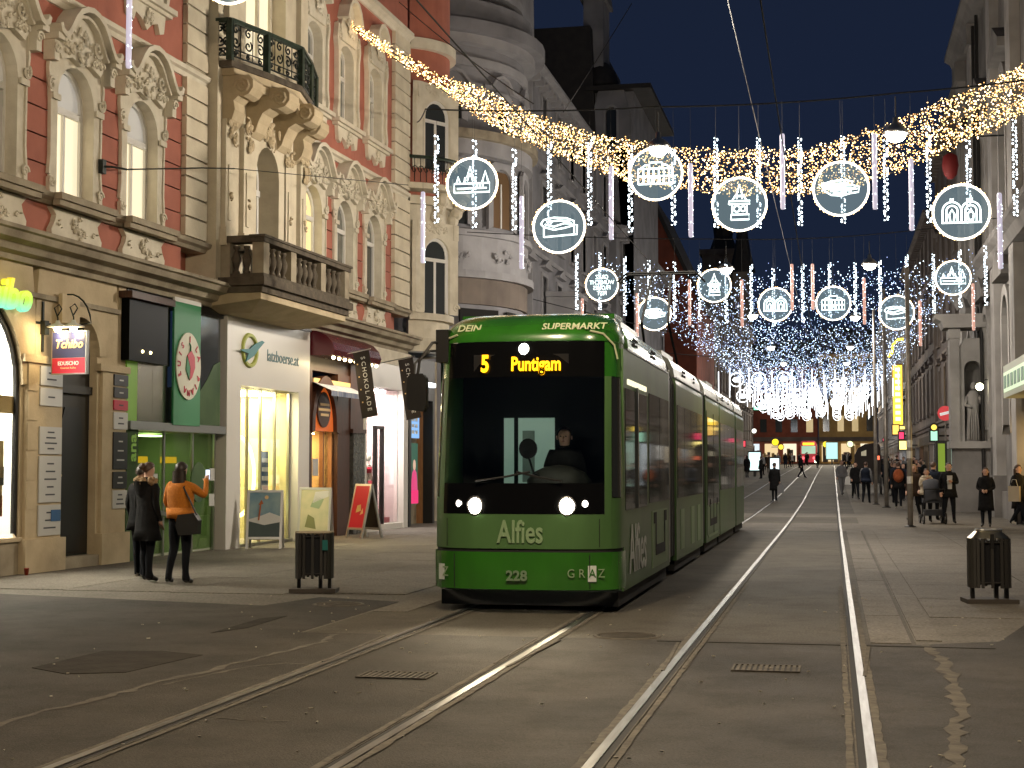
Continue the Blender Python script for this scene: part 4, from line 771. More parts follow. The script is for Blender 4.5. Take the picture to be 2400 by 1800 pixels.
patch('windshield_frame', -AW, AW, 1.07, 1.40, M['fglass'], .002, 16, 4); patch('display_glass', -AW, AW, 2.55, 2.94, M['fglass'], .003, 16, 5)
rc = patch('roof_cap', -H, H, 2.945, 3.31, M['tgreen'], .012, 28, 10, zf=lambda a, j: 2.945 + .365 * math.sin(j * math.pi / 2)); 
MB().prism([(-.98, 1.05), (.98, 1.05), (1.0, 1.6), (-1.0, 1.6)], 'z', 3.26, 3.31).build('roof_cap_top', M['tgreen'], rc)
for s in (-1, 1):
    l = bpy.data.lights.new('headlight_beam', 'SPOT'); l.energy = 130; l.color = (1, .82, .55); l.spot_size = R(75); l.spot_blend = .8; l.shadow_soft_size = .08; o = put('headlight_beam', l, tram, (s * .5, -.12, 1.15)); o.rotation_euler = (R(80), 0, R(180)); o.rotation_euler = (R(-80 + 180), 0, 0) if False else (R(82), 0, R(180))
# lights and writing on the front
for s in (-1, 1):
    for nm, a, z, r, mt in (('headlight', .33, 1.155, .085, M['headl']), ('position_lamp', .56, 1.18, .034, glow('position_lamp', (1, .9, .8), 10))):
        p = nose(s * a, z, .012); h = MB().lathe([(r * 1.1, -.03), (r, 0), (r * .6, .02), (0, .026)], 18).build(nm, mt, tram, True); h.location = p; h.rotation_euler = (R(90), 0, s * a * .7)
        q = MB().lathe([(r * 1.02, .0), (r * 1.1, .012), (r * 1.3, .0)], 18).build(nm + '_rim', M['alu'], h, True)
p = nose(0, 2.86, .012); h = MB().lathe([(.066, -.03), (.058, 0), (.03, .016), (0, .02)], 16).build('top_lamp', M['headl'], tram, True); h.location = p; h.rotation_euler = (R(80), 0, 0)
disp = MB().box(-.62, .55, .20, .22, 2.60, 2.80).build('destination_display', M['dark'], tram)
txt('display_number', '5', .26, M['led'], tram, (-.47, .155, 2.69), rot=(R(84), 0, 0), bold=.008, sx=.8); txt('display_text', 'Puntigam', .215, M['led'], tram, (.16, .150, 2.685), rot=(R(84), 0, 0), bold=.0045, sx=.78)
txt('front_lettering', 'Alfies', .34, M['tgl2'], tram, (0, -.006, .87), sx=.74, bold=.006); txt('fleet_number', '228', .15, mat('fleet_number_grey', (.16, .24, .14), .5), tram, (-.04, -.026, .41), bold=.004, sx=1.15)
def ax(x): return math.asin((abs(x) / 1.15) ** 1.55) * (1 if x > 0 else -1)
for x, ch in ((.60, 'G'), (.72, 'R'), (.835, 'A'), (.93, 'Z')):
    a = ax(x); rz_ = R(8 + 40 * max(0, x - .6))
    if ch == 'A': b = MB().box(-.05, .05, -.001, .003, -.085, .085).build('letter_box', M['twhite'], tram); b.location = nose(a, .44, .026); b.rotation_euler.z = rz_
    txt('city_letter', ch, .13, M['tgreen'] if ch == 'A' else M['tgl2'], tram, nose(a, .44, .033), rot=(R(90), 0, rz_), depth=.002)
p = nose(-.9, .44, .028); b = MB().box(-.05, .05, -.001, .003, -.085, .085).build('letter_box', M['twhite'], tram); b.location = p; b.rotation_euler.z = R(-35)
txt('city_letter', 'Z', .15, M['tgl2'], tram, nose(-.8, .44, .03), rot=(R(90), 0, R(-28)), depth=.002)
for s_, a, zz, sx_ in (('DEIN', -.53, 3.10, 1.15), ('SUPERMARKT', .40, 3.10, 1.12)):
    p = nose(a, zz, .03); txt('roof_lettering', s_, .115, M['tgold'], tram, p, rot=(R(62), 0, math.copysign(R(3 if a > 0 else 5), a)), depth=.002, sx=sx_, bold=.002, shear=.15)
m = MB(); m.tube([nose(-1.25, 2.95, .03), nose(-.9, 3.0, .03), nose(-.7, 3.03, .03)], .012, 5); m.build('gold_line', M['tgold'], tram); m = MB(); m.tube([nose(.62, 3.05, .03), nose(.85, 3.02, .03), nose(1.1, 2.9, .03), nose(1.2, 2.75, .03)], .012, 5); m.build('gold_line', M['tgold'], tram)
for x0, x1 in ((-.55, .12), (.5, -.05)):
    w = MB(); pts = [nose(0, 1.42, .03) + Vector((x0, .0, 0)), nose(0, 1.46, .03) + Vector(((x0 + x1) / 2, 0, 0)), nose(0, 1.52, .03) + Vector((x1, 0, 0))]; w.tube(pts, .012, 5); w.build('wiper', M['black'], tram)
for s in (-1, 1): MB().tube([nose(s * .80, .72 + .05 * k, .003) for k in range(7)], .004, 4).build('panel_seam', M['under'], tram)
for s in (-.62, .62): MB().tube([nose(s, .28 + .06 * k, .023) for k in range(7)], .005, 4).build('panel_seam', M['under'], tram)
# cab seen through the windshield
M['teal'] = mat('lit_cab_partition', (.45, .55, .48), .7, emit=(.60, .85, .68), es=.34)
MB().box(-1.1, 1.1, 1.55, 1.6, .9, 2.95).build('cab_bulkhead', M['under'], tram)
MB().box(-.36, .12, 1.53, 1.549, 1.32, 2.15).build('cab_window', M['teal'], tram); MB().box(-.55, -.42, 1.53, 1.549, 1.15, 2.15).build('cab_door_gap', M['teal'], tram); MB().box(-.30, -.14, 1.51, 1.529, 1.4, 2.0).build('cab_door_pane', mat('cab_dim_pane', (.2, .25, .2), .4, emit=(.5, .7, .55), es=.10), tram)
MB().box(-1.0, 1.0, .5, 1.05, .9, 1.32).build('dashboard', M['under'], tram); MB().ell((.28, 1.0, 1.38), (.42, .25, .22), 12, 7).build('dash_hood', M['rubber'], tram, True)
mm = MB().lathe([(0, 0), (.115, 0), (.115, .03), (0, .035)], 18).build('cab_mirror', M['dark'], tram); mm.location = (-.06, .75, 1.78); mm.rotation_euler = (R(90), 0, 0)
MB().tube([(-.06, .75, 1.7), (.0, .8, 1.5), (.2, .95, 1.4)], .015, 5).build('mirror_stalk', M['dark'], tram)
# body modules
prof = [(1.15, .22), (1.15, 2.80), (1.135, 2.88)]
roofp = [(1.125, 2.90), (1.10, 3.05), (1.02, 3.18), (.86, 3.27), (.6, 3.30)]
def module(y0, y1, m, rm):
    mb = MB(); P = [(x, z) for x, z in prof]; full = P + [(-x, z) for x, z in P[::-1]]; mb.prism([(x, z) for x, z in full], 'y', y0, y1); o = mb.build('body_module', m, tram)
    r = MB(); P = roofp; r.prism(P + [(-x, z) for x, z in P[::-1]], 'y', y0 + .02, y1 - .02); r = r.build('roof_fairing', rm, o)
    MB().box(1.13, 1.16, y0 + .05, y1 - .05, 2.885, 2.905).build('gutter', M['tgrey'], o); MB().box(-1.1, 1.1, y0 + .1, y1 - .1, .06, .22).build('underframe', M['under'], o)
    return o
M['troof'] = mat('tram_roof_film', (.10, .20, .08), .2, metal=.2, spec=.8)
# the front module is hollow behind the nose
fm = MB()
for s in (-1, 1): fm.box(min(s * 1.15, s * 1.12), max(s * 1.15, s * 1.12), .62, 5.55, .22, 2.88)
fm.box(-1.12, 1.12, .9, 5.55, .22, .9); fm.box(-1.12, 1.12, 1.7, 5.55, .9, 2.88); fm = fm.build('body_module', M['tdull'], tram)
P = roofp; MB().prism(P + [(-x, z) for x, z in P[::-1]], 'y', 1.3, 5.53).build('roof_fairing', M['troof'], fm); MB().box(1.13, 1.16, .95, 5.5, 2.885, 2.905).build('gutter', M['tgrey'], fm); MB().box(-1.1, 1.1, .5, 5.5, .06, .22).build('underframe', M['under'], fm); MB().box(-1.1, 1.1, .95, 5.5, 2.87, 2.91).build('ceiling', M['under'], fm)
m2 = module(6.6, 11.4, M['tdull'], M['tgrey']); m3 = module(12.15, 15.5, M['tdull'], M['tgrey']); m4 = module(15.8, 20.8, M['tdull'], M['tgrey']); m5 = module(21.3, 24.6, M['tdull'], M['tgrey'])
for y0, y1 in ((5.55, 6.6), (11.4, 12.15), (15.5, 15.8), (20.8, 21.3)):
    mb = MB(); n = max(2, int((y1 - y0) / .12)); 
    for i in range(n):
        a = y0 + (y1 - y0) * i / n; w = 1.12 if i % 2 else 1.08; mb.prism([(w, .3), (w, 2.8), (w - .12, 3.1), (-w + .12, 3.1), (-w, 2.8), (-w, .3)], 'y', a, a + (y1 - y0) / n)
    b = mb.build('bellows', M['rubber'], tram)
    MB().box(1.10, 1.145, y0 + .02, y0 + .14, .25, 2.95).build('bellows_edge', M['tgrey'], b)
X1 = 1.152
def pane(o, y0, y1, z0=1.13, z1=2.5, nm='side_window', m='tglass'):
    w = MB().box(X1 - .01, X1 + .006, y0, y1, z0, z1).build(nm, M[m], o); return w
def glazed(o, y0, y1, n):
    for i in range(n):
        a = y0 + (y1 - y0) * i / n; b = y0 + (y1 - y0) * (i + 1) / n; pane(o, a + .02, b - .02)
def door(o, y0, y1, lo=.35):
    d = MB().box(X1 - .008, X1 + .010, y0, y1, lo, 2.62).build('door', M['tdull'], o)
    for a, b in ((y0 + .06, (y0 + y1) / 2 - .02), ((y0 + y1) / 2 + .02, y1 - .06)): MB().box(X1 + .0105, X1 + .016, a, b, lo + .55, 2.5).build('door_glass', M['tglass'], d)
    MB().box(X1 + .0105, X1 + .02, (y0 + y1) / 2 - .012, (y0 + y1) / 2 + .012, lo, 2.6).build('door_seal', M['rubber'], d)
pane(fm, .75, 1.75, 1.1, 2.45, 'cab_side_window'); pane(fm, 1.80, 2.82, 1.1, 2.45, 'cab_side_window'); glazed(fm, 3.05, 5.5, 2); glazed(m2, 6.75, 11.3, 4); door(m3, 12.3, 15.4); glazed(m4, 15.9, 20.7, 4); glazed(m5, 21.4, 24.4, 2)
for y in (1.77,): MB().box(X1, X1 + .03, y - .03, y + .03, 1.1, 2.5).build('grab_rail', M['tgrey'], fm)
lw = MB().box(X1 - .01, X1 + .012, .95, 2.75, 2.5, 2.56).build('door_glow_strip', glow('door_inner_glow', (1, .93, .65), 1.3, True), fm)  # glowing strip put in for interior light showing above the first door
for o, ys in ((fm, (1.75, 2.0, 3.7, 3.95)), (m2, (8, 8.3, 10)), (m4, (17, 17.3, 19))):
    for y in ys:
        for k in range(2): MB().box(1.105, 1.125, y, y + .16, 2.99 + .06 * k, 3.02 + .06 * k).build('roof_vent', M['under'], o)
def swrite(s_, y, z, size, m, sx=1, o=None): return txt('side_lettering', s_, size, m, o or fm, (X1 + .012, y, z), rot=(R(90), 0, R(90)), depth=.002, sx=sx, bold=.006)
swrite('Alfies', 1.85, .62, .78, M['twhite'], .95)
def bracket(o, y, w, z0, z1):
    b = MB().box(X1 - .006, X1 + .008, y - .35, y + w + .35, .30, z1 + .02).build('pale_panel', M['tgl2'], o)
    mb = MB(); mb.box(X1 + .009, X1 + .016, y - .2, y, z1 - .14, z1); mb.box(X1 + .009, X1 + .016, y, y + .1, z0, z1); mb.box(X1 + .009, X1 + .016, y + .1, y + w, z0, z0 + .13); mb.box(X1 + .009, X1 + .016, y + w - .1, y + w, z0 + .13, z1); mb.box(X1 + .009, X1 + .016, y + w, y + w + .2, z1 - .14, z1); mb.build('dark_graphic', M['under'], b)
bracket(fm, 3.7, 1.15, .45, 1.0); bracket(m3, 13.0, 1.7, .5, 1.0)
for y in (7.2, 9.0, 10.2): MB().box(X1 - .006, X1 + .006, y, y + .6, .35, .95).build('pale_panel', M['tgl2'], m2)
swrite('foodora', 3.6, 2.68, .16, M['twhite'], 1) if False else None
# mirror, pantograph
mi = MB(); mi.prism([(-1.42, 2.2), (-1.23, 2.18), (-1.2, 2.24), (-1.2, 2.54), (-1.24, 2.6), (-1.40, 2.6), (-1.44, 2.55), (-1.45, 2.26)], 'y', .12, .24); mi = mi.build('mirror', M['black'], tram)
MB().tube([(-1.32, .18, 2.6), (-1.30, .2, 2.75), (-1.17, .3, 2.95), (-1.0, .5, 2.99)], .018, 6).build('mirror_arm', M['black'], mi); MB().tube([(-1.36, .18, 2.6), (-1.36, .2, 2.72), (-1.2, .3, 2.86), (-1.03, .5, 2.88)], .014, 6).build('mirror_arm', M['black'], mi); MB().box(-1.14, -.98, .35, .6, 2.74, 3.1).build('camera_box', M['black'], mi)
pg = MB(); pg.box(-.6, .6, 13.6, 15.0, 3.3, 3.42); M['panto'] = mat('sooty_metal', (.008, .008, .008), .8, spec=.1); pg = pg.build('pantograph', M['panto'], tram)
m = MB()
for x in (-.35, .35): m.tube([(x, 14.9, 3.42), (x * .8, 13.3, 4.35), (x * .6, 14.5, 5.38)], .028, 6)
m.build('frame_arms', M['panto'], pg)
for y in (14.35, 14.65): MB().tube([(-.95, y, 5.25), (-.75, y, 5.42), (.75, y, 5.42), (.95, y, 5.25)], .022, 6).build('contact_strip', M['panto'], pg)
for y in (3.5, 8.5, 17.5): MB().box(-.7, .7, y, y + 1.8, 3.301, 3.45).build('roof_unit', M['tgrey'], tram)
# driver
# ---------------------------------------------------------------- other buildings of the street
M['grey'] = mat('grey_stucco', (.31, .305, .325), .9, col2=(.20, .197, .21), scale=.8, bump=.25, bscale=9); M['grey_lt'] = mat('pale_grey_stucco', (.42, .41, .425), .9, col2=(.29, .284, .295), scale=.9, bump=.2, bscale=9)
M['roof'] = mat('dark_slate', (.022, .02, .02), .7, col2=(.035, .03, .028), scale=3); M['brick'] = mat('rusty_plaster', (.26, .07, .04), .9, col2=(.18, .05, .03), scale=1.2, bump=.2); M['ochre'] = mat('ochre_plaster', (.48, .32, .12), .9, col2=(.36, .23, .09), scale=.9)
M['taupe'] = mat('taupe_plaster', (.22, .18, .15), .9, col2=(.14, .115, .10), scale=.9, bump=.2); M['dim'] = mat('dim_plaster', (.15, .125, .11), .9, col2=(.10, .08, .075), scale=.7)
M['pane_far'] = mat('far_lit_pane', (.5, .4, .2), .3, emit=(1, .72, .3), es=.35)
SHOPC = [((1, .75, .4), 2.2), ((.85, .95, 1), 2.4), ((1, .85, .6), 2.8), ((1, .55, .25), 1.8), ((.7, 1, .8), 1.8), ((1, .35, .3), 1.2), ((1, .95, .85), 3)]
SHOPM = [glow('shop_glow_%d' % i, c, e * .42, i in (0, 1, 2)) for i, (c, e) in enumerate(SHOPC)]
def block(name, label, side, X, y0, y1, h, floors, cols, wm, tm, gf=4.2, lit=(), shops=(), roofh=3, hood=True, ww=.55, depth=9, z0=None, arched=False, dorm=0):
    t = thing(name, (X, 0, 0), label, 'building', rz=R(90) if side < 0 else R(-90))
    a, b = (y0, y1) if side < 0 else (-y1, -y0); base = (gz((y0 + y1) / 2) - .6)
    L = b - a; fh = (h - gf) / floors; cw = L / cols; r = random.Random(int(y0 * 7 + X))
    # wall as piers and bands round real openings
    wb = MB(); wh = fh * .62; wz = fh * .18
    for f in range(floors):
        z = gf + f * fh
        wb.box(a, b, 0, .5, z, z + wz); wb.box(a, b, 0, .5, z + wz + wh, z + fh)
        for c in range(cols + 1):
            xa = a if c == 0 else a + (c - .5) * cw + ww; xb = b if c == cols else a + (c + .5) * cw - ww; wb.box(xa, xb, 0, .5, z + wz, z + wz + wh)
    wb.box(a, b, .5, depth, base, h); wb.box(a, b, 0, .5, gf - .5, gf)
    wb.build('wall', wm, t)
    for z, p in ((gf, .18), (h - .25, .55)): MB().prism([(.2, z - .22), (-p * .5, z - .22), (-p * .6, z - .05), (-p, z), (-p, z + .12), (.2, z + .2)], 'x', a - .1, b + .1).build('cornice', tm, t)
    for f in range(1, floors): z = gf + f * fh; MB().box(a, b, -.09, .0, z - .08, z + .1).build('string_course', tm, t)
    for i in range(int(L / .9)): MB().box(a + .45 + i * .9 - .12, a + .45 + i * .9 + .12, -.4, 0, h - .75, h - .48).build('bracket', tm, t)
    sm = MB(); e = .14
    for x0_, x1_, z0_, z1_ in ((-ww - e, -ww, 0, wh), (ww, ww + e, 0, wh), (-ww - e, ww + e, wh, wh + e)): sm.box(x0_, x1_, -.06, .12, z0_, z1_)
    sm.box(-ww - .25, ww + .25, -.16, .1, -.12, 0)
    if hood: sm.prism([(-ww - .3, wh + .3), (ww + .3, wh + .3), (ww + .3, wh + .38), (0, wh + .38 + .3), (-ww - .3, wh + .38)], 'y', -.22, 0)
    sm = sm.data('window_surround', tm); fm_ = MB()
    for x0_, x1_, z0_, z1_ in ((-ww, -ww + .07, 0, wh), (ww - .07, ww, 0, wh), (-ww, ww, wh - .07, wh), (-ww, ww, 0, .07), (-.035, .035, .07, wh - .07), (-ww, ww, wh * .66, wh * .66 + .07)): fm_.box(x0_, x1_, .22, .3, z0_, z1_)
    fm_ = fm_.data('frame', M['white']); pm = MB().box(-ww, ww, .27, .285, 0, wh).data('pane', M['pane_dark']); pl_ = with_mat(pm, M['pane_warm'])
    for f in range(floors):
        for c in range(cols):
            w = put('window', sm, t, (a + (c + .5) * cw, 0, gf + f * fh + wz)); put('frame', fm_, w); put('pane', pl_ if (f, c) in lit else pm, w)
    # ground floor
    n = len(shops)
    for i in range(n):
        xa = a + L * i / n; xb = a + L * (i + 1) / n; zf = gz((y0 + y1) / 2)
        MB().box(xa, xa + .35, -.05, .5, base, gf - .5).build('pier', tm, t)
        if shops[i] is not None:
            s = MB().box(xa + .45, xb - .12, .2, .3, zf + .35, gf - 1.1).build('shop_window', SHOPM[shops[i]], t); MB().box(xa + .36, xb - .02, -.04, .19, gf - 1.05, gf - .5).build('shop_fascia', r.choice([M['black'], M['shop_wood'], M['stone_dk']]), t)
            for k in range(1, 3): x = xa + (xb - xa) * k / 3; MB().box(x - .05, x + .05, .12, .199, zf, gf - 1.05).build('mullion', M['black'], s)
            MB().box(xa + .36, xb - .02, .05, .198, base, zf + .36).build('stall_riser', M['black'], s)
            for k in range(4):
                x = xa + .6 + (xb - xa - 1) * r.random(); MB().box(x - .2, x + .2, .185, .199, zf + .5 + r.random(), zf + 1.0 + r.random() * 1.4).build('display_silhouette', r.choice([M['shop_wood'], M['tan'], M['dim']]), s)
        else: MB().box(xa + .35, xb, .2, .3, base, gf - .5).build('dark_shop_window', M['pane_dark'], t)
    MB().box(b - .35, b, -.04, .5, base, gf - .5).build('pier', tm, t)
    rf = MB().prism([(-.3, h + .02), (depth * .45, h + roofh), (depth * .6, h + roofh), (depth + .1, h + .02)], 'x', a, b).build('roof', M['roof'], t)
    for i in range(dorm):
        x = a + L * (i + .5) / dorm; MB().box(x - .6, x + .6, .6, 3, h, h + 1.5).build('dormer', wm, rf); MB().prism([(x - .8, h + 1.5), (x + .8, h + 1.5), (x, h + 2.2)], 'y', .4, 3).build('dormer_roof', M['roof'], rf)
    return t
# B: grey building with the round corner turret
gb = block('grey_townhouse', 'tall grey stucco townhouse with round corner turret behind the red one', -1, -11.3, 55.5, 79, 17.4, 3, 7, M['grey'], M['grey_lt'], gf=6.4, shops=(None, None, None, None), roofh=7, depth=12)
def gl(x, y, z): return (y, -11.3 - x, z)            # world to block-local
tc_ = (52.0, 3.2)                                     # centre in block-local coordinates
def drum(nm, r, z0, z1, m, n=36, par=None): return MB().lathe([(r, z0), (r, z1)], n, (tc_[0], tc_[1], 0)).build(nm, m, par or gb, False)
drum('turret', 4.0, 0, 15.7, M['grey'])
for z0, z1, r, k in ((7.05, 7.9, 4.12, 'taupe'), (7.9, 8.15, 4.35, 'grey_lt'), (8.15, 9.3, 4.15, 'grey_lt'), (9.3, 9.5, 4.3, 'grey_lt'), (12.0, 12.5, 4.3, 'grey_lt'), (12.5, 12.8, 4.5, 'stone'), (15.0, 15.3, 4.15, 'grey_lt'), (15.7, 16.0, 4.4, 'grey_lt'), (16.0, 16.4, 4.75, 'grey'), (16.4, 17.2, 4.3, 'grey'), (17.2, 25, 3.5, 'grey'), (17.6, 17.9, 4.0, 'grey_lt'), (21.5, 21.9, 3.8, 'grey_lt')): drum('turret_band', r, z0, z1, M[k])
def tur(a, mb, r):                                    # place flat detail on the drum at angle a (0 = facing street, + = away from the camera)
    c, s = math.cos(a), math.sin(a); mb.v = [(tc_[0] + (r - y) * s + x * c, tc_[1] - (r - y) * c + x * s, z) for x, y, z in mb.v]; return mb
for a in (-.95, -.45, .05, .5):
    m = MB(); ring_plate(m, arch(.5, 9.7, 11.2, 8), outer_of(arch(.5, 9.7, 11.2, 8), .75, 9.6, 11.9), -.12, .1); w = tur(a, m, 4.0).build('turret_window', M['grey_lt'], gb); tur(a, MB().box(-.5, .5, -.03, -.01, 9.7, 11.6), 4.0).build('pane', mat('brown_blind', (.16, .09, .04), .5) if a == -.45 else M['pane_dark'], w)
    tur(a, MB().box(-.035, .035, -.06, -.031, 9.7, 11.2), 4.0).build('mullion', M['white'], w)
    m = MB(); ring_plate(m, arch(.28, 13.2, 13.75, 8), outer_of(arch(.28, 13.2, 13.75, 8), .5, 13.1, 14.3), -.12, .1); w = tur(a, m, 4.0).build('turret_window', M['grey_lt'], gb); tur(a, MB().box(-.28, .28, -.03, -.01, 13.2, 14.0), 4.0).build('pane', M['pane_dark'], w)
    m = MB(); m.band([(-1.0, 14.35), (-.6, 14.4), (-.3, 14.75), (0, 14.85), (.3, 14.75), (.6, 14.4), (1.0, 14.35)], -.05, .05, -.16, 0); tur(a, m, 4.0).build('wave_moulding', M['grey_lt'], gb)
    m = MB(); relief(m, 0, 8.7, .5, .25, 12, int(a * 100) + 200, -.05, .09); tur(a, m, 4.15).build('relief', M['grey_lt'], gb)
    m = MB(); ring_plate(m, arch(.4, 18.3, 20.4, 6), outer_of(arch(.4, 18.3, 20.4, 6), .62, 18.2, 21.2), -.1, .1); w = tur(a, m, 3.5).build('turret_window', M['grey_lt'], gb); tur(a, MB().box(-.4, .4, -.03, -.01, 18.3, 20.8), 3.5).build('pane', M['pane_dark'], w)
for a in (-.7, -.2, .3): tur(a, MB().box(-.8, .8, -.04, -.01, 3.2, 6.9), 4.0).build('dark_shop_window', mat('matte_dark', (.02, .019, .018), .7, spec=.1), gb)
m = MB(); m.prism([(56.2, 17.4), (59.6, 17.4), (59.3, 21), (58.6, 22.5), (58.4, 26), (57.4, 26), (57.2, 22.5), (56.5, 21)], 'y', .2, 1.0); m.build('gable', M['grey_lt'], gb)
# oriel
m = MB(); m.prism([(61, -.0), (61.4, -1.1), (63.4, -1.1), (63.8, 0)], 'z', 7.0, 8.6); m.prism([(61.1, -.0), (61.5, -.9), (63.3, -.9), (63.7, 0)], 'z', 6.4, 7.0); m.prism([(60.8, 0), (61.2, -1.3), (63.6, -1.3), (64, 0)], 'z', 8.6, 8.8); m.build('oriel', M['grey_lt'], gb)
# slate block and domed building behind
t = thing('slate_roofed_house', (-14.8, 88, 0), 'steep dark slate roof rising behind the grey townhouse', 'building'); MB().box(-2.4, 2.2, -6, 6, 0, 17).build('wall', M['dim'], t); MB().prism([(-2.6, 17), (2.5, 17), (2.1, 25.8), (-2.2, 25.8)], 'y', -6.2, 6).build('roof', M['roof'], t); MB().box(1.6, 2.7, -5.4, -3, 17, 27.5).build('chimney_wall', M['grey'], t); MB().prism([(1.4, 27.5), (2.9, 27.5), (2.4, 31), (1.9, 31)], 'y', -5.6, -2.8).build('chimney_gable', M['grey'], t)
t = thing('domed_house', (-11.6, 88, 0), 'grey house end with arched window and small dark dome', 'building')
wl_ = MB(); c_ = [(x + 0, z) for x, z in arch(.30, 19.2, 21.0, 8)]; ring_plate(wl_, c_, outer_of(c_, 1.2, 0, 22.2), -6, -5.6, back=6); wl_.box(-1.2, -.3, -6, -5.9, 0, 19.2); wl_.box(.3, 1.2, -6, -5.9, 0, 19.2); wl_.box(-.3, .3, -6, -5.9, 0, 19.2); wl_.build('wall', M['grey'], t)
MB().box(-.35, .35, -5.7, -5.65, 19.1, 21.5).build('pane', M['pane_dark'], t); MB().box(-1.19, 1.19, -5.6, 6, 0, 22.2).build('core', M['grey'], t); m = MB(); m.band(arch(.30, 19.2, 21.0, 8), 0, .12, -6.06, -6.0); m.build('window_trim', M['grey_lt'], t)
MB().box(-1.35, 2.2, -6.3, 6.2, 22.2, 22.45).build('eaves', M['roof'], t); MB().lathe([(1.0, 22.45), (.98, 22.9), (.8, 23.5), (.45, 23.95), (.08, 24.15), (.05, 24.7)], 16, (-.7, -4.8, 0)).build('dome', M['roof'], t, True)
block('grey_side_house', 'plain grey house low behind the tram roof, before the red gable', -1, -11.0, 79.5, 103, 14.5, 3, 7, M['grey'], M['grey_lt'], shops=(1, 1, 4, 1), roofh=2, lit=((0, 3),))
t = thing('red_gabled_house', (-11.6, 106, 0), 'dull red gable wall rising beyond the grey facades', 'building'); MB().prism([(-6, 0), (2.5, 0), (2.5, 13.5), (-.6, 20.4), (-4.5, 20.4), (-6, 17)], 'y', 0, 16).build('wall', M['brick'], t); MB().prism([(2.9, 13.2), (-.6, 20.9), (-4.5, 20.9), (-4.5, 20.5), (-.7, 20.45), (2.8, 12.9)], 'y', -.3, 16).build('roof', M['roof'], t)
block('taupe_house', 'dark taupe house on the left beyond the red gable', -1, -9.6, 122, 150, 15.5, 3, 7, M['taupe'], M['dim'], shops=(1, 2, 6, 0), lit=((1, 4),))
block('dim_house', 'dark house on the far left side of the street end', -1, -9.2, 150, 182, 17, 3, 7, M['dim'], M['taupe'], shops=(2, 1, 5, 3), lit=((0, 2), (1, 5)))
t = thing('church_tower', (-16, 232, 0), 'dark square church tower with pointed spire far down the street', 'tower'); MB().box(-3, 3, 0, 6, 0, 34).build('shaft', M['dim'], t); MB().box(-3.4, 3.4, -.4, 6.4, 34, 34.8).build('cornice', M['dim'], t); MB().lathe([(2.2, 34.8), (1.4, 37), (1.6, 39), (.2, 46), (.05, 49)], 8, (0, 3, 0)).build('spire', M['roof'], t)
t = thing('pointed_turret', (-12.5, 222, 0), 'slim dark pointed turret right of the church tower', 'tower'); MB().box(-1.3, 1.3, 0, 3, 0, 30).build('shaft', M['dim'], t); MB().lathe([(1.9, 30), (1.2, 33), (.9, 35), (.08, 42)], 8, (0, 1.5, 0)).build('spire', M['roof'], t)
# end of the street (facing the camera)
def endhouse(name, lb, x0, x1, Y, h, wm, cols, floors, lit, shops):
    zb = gz(Y); t = thing(name, (0, Y, zb), lb, 'building'); L = x1 - x0; cw = L / cols; fh = (h - 4) / floors
    wb = MB(); wb.box(x0, x1, .4, 8, -2, h); ww = cw * .22; wh = fh * .55
    for f in range(floors):
        z = 4 + f * fh; wb.box(x0, x1, 0, .4, z, z + fh * .2); wb.box(x0, x1, 0, .4, z + fh * .2 + wh, z + fh)
        for c in range(cols + 1): wb.box(x0 if c == 0 else x0 + (c - .5) * cw + ww, x1 if c == cols else x0 + (c + .5) * cw - ww, 0, .4, z + fh * .2, z + fh * .2 + wh)
    wb.build('wall', wm, t); MB().box(x0, x1, -.4, .1, h - .4, h).build('cornice', M['dim'], t)
    for f in range(floors):
        for c in range(cols): MB().box(x0 + (c + .5) * cw - ww, x0 + (c + .5) * cw + ww, .2, .25, 4 + f * fh + fh * .2, 4 + f * fh + fh * .2 + wh).build('window', M['pane_far'] if (f, c) in lit else M['pane_dark'], t)
    for i, s in enumerate(shops):
        xa, xb = x0 + L * i / len(shops) + .4, x0 + L * (i + 1) / len(shops) - .4; sw = MB().box(xa, xb, .1, .3, .3, 3.0).build('shop_window', SHOPM[s], t)
        for k in range(4): q = xa + (xb - xa) * (k + .5) / 4 + rnd.uniform(-.2, .2); MB().box(q - rnd.uniform(.06, .4), q + rnd.uniform(.06, .4), .05, .099, .2, rnd.uniform(1.2, 3.1)).build('display_silhouette', rnd.choice([M['dim'], M['taupe'], M['shop_wood'], M['ochre']]), sw)
    MB().box(x0, x1, -.3, .3, 3.4, 4).build('fascia', M['dim'], t); MB().prism([(-.5, h), (4, h + 4), (8, h)], 'x', x0, x1).build('roof', M['roof'], t)
    return t
endhouse('brick_red_house', 'brick red house closing the street on the left', -16, -2.2, 236, 15, M['brick'], 6, 3, ((0, 5),), (3, 1, 0, 2, 5)); endhouse('ochre_house', 'ochre house closing the street, lit warm by its shops', -2.0, 6.6, 238, 17, M['ochre'], 4, 3, ((0, 2), (1, 1), (0, 1), (1, 2)), (0, 0, 2)); endhouse('dark_end_house', 'dark house closing the street on the right', 6.8, 22, 232, 16, M['taupe'], 6, 3, ((1, 1),), (2, 5, 1, 0))
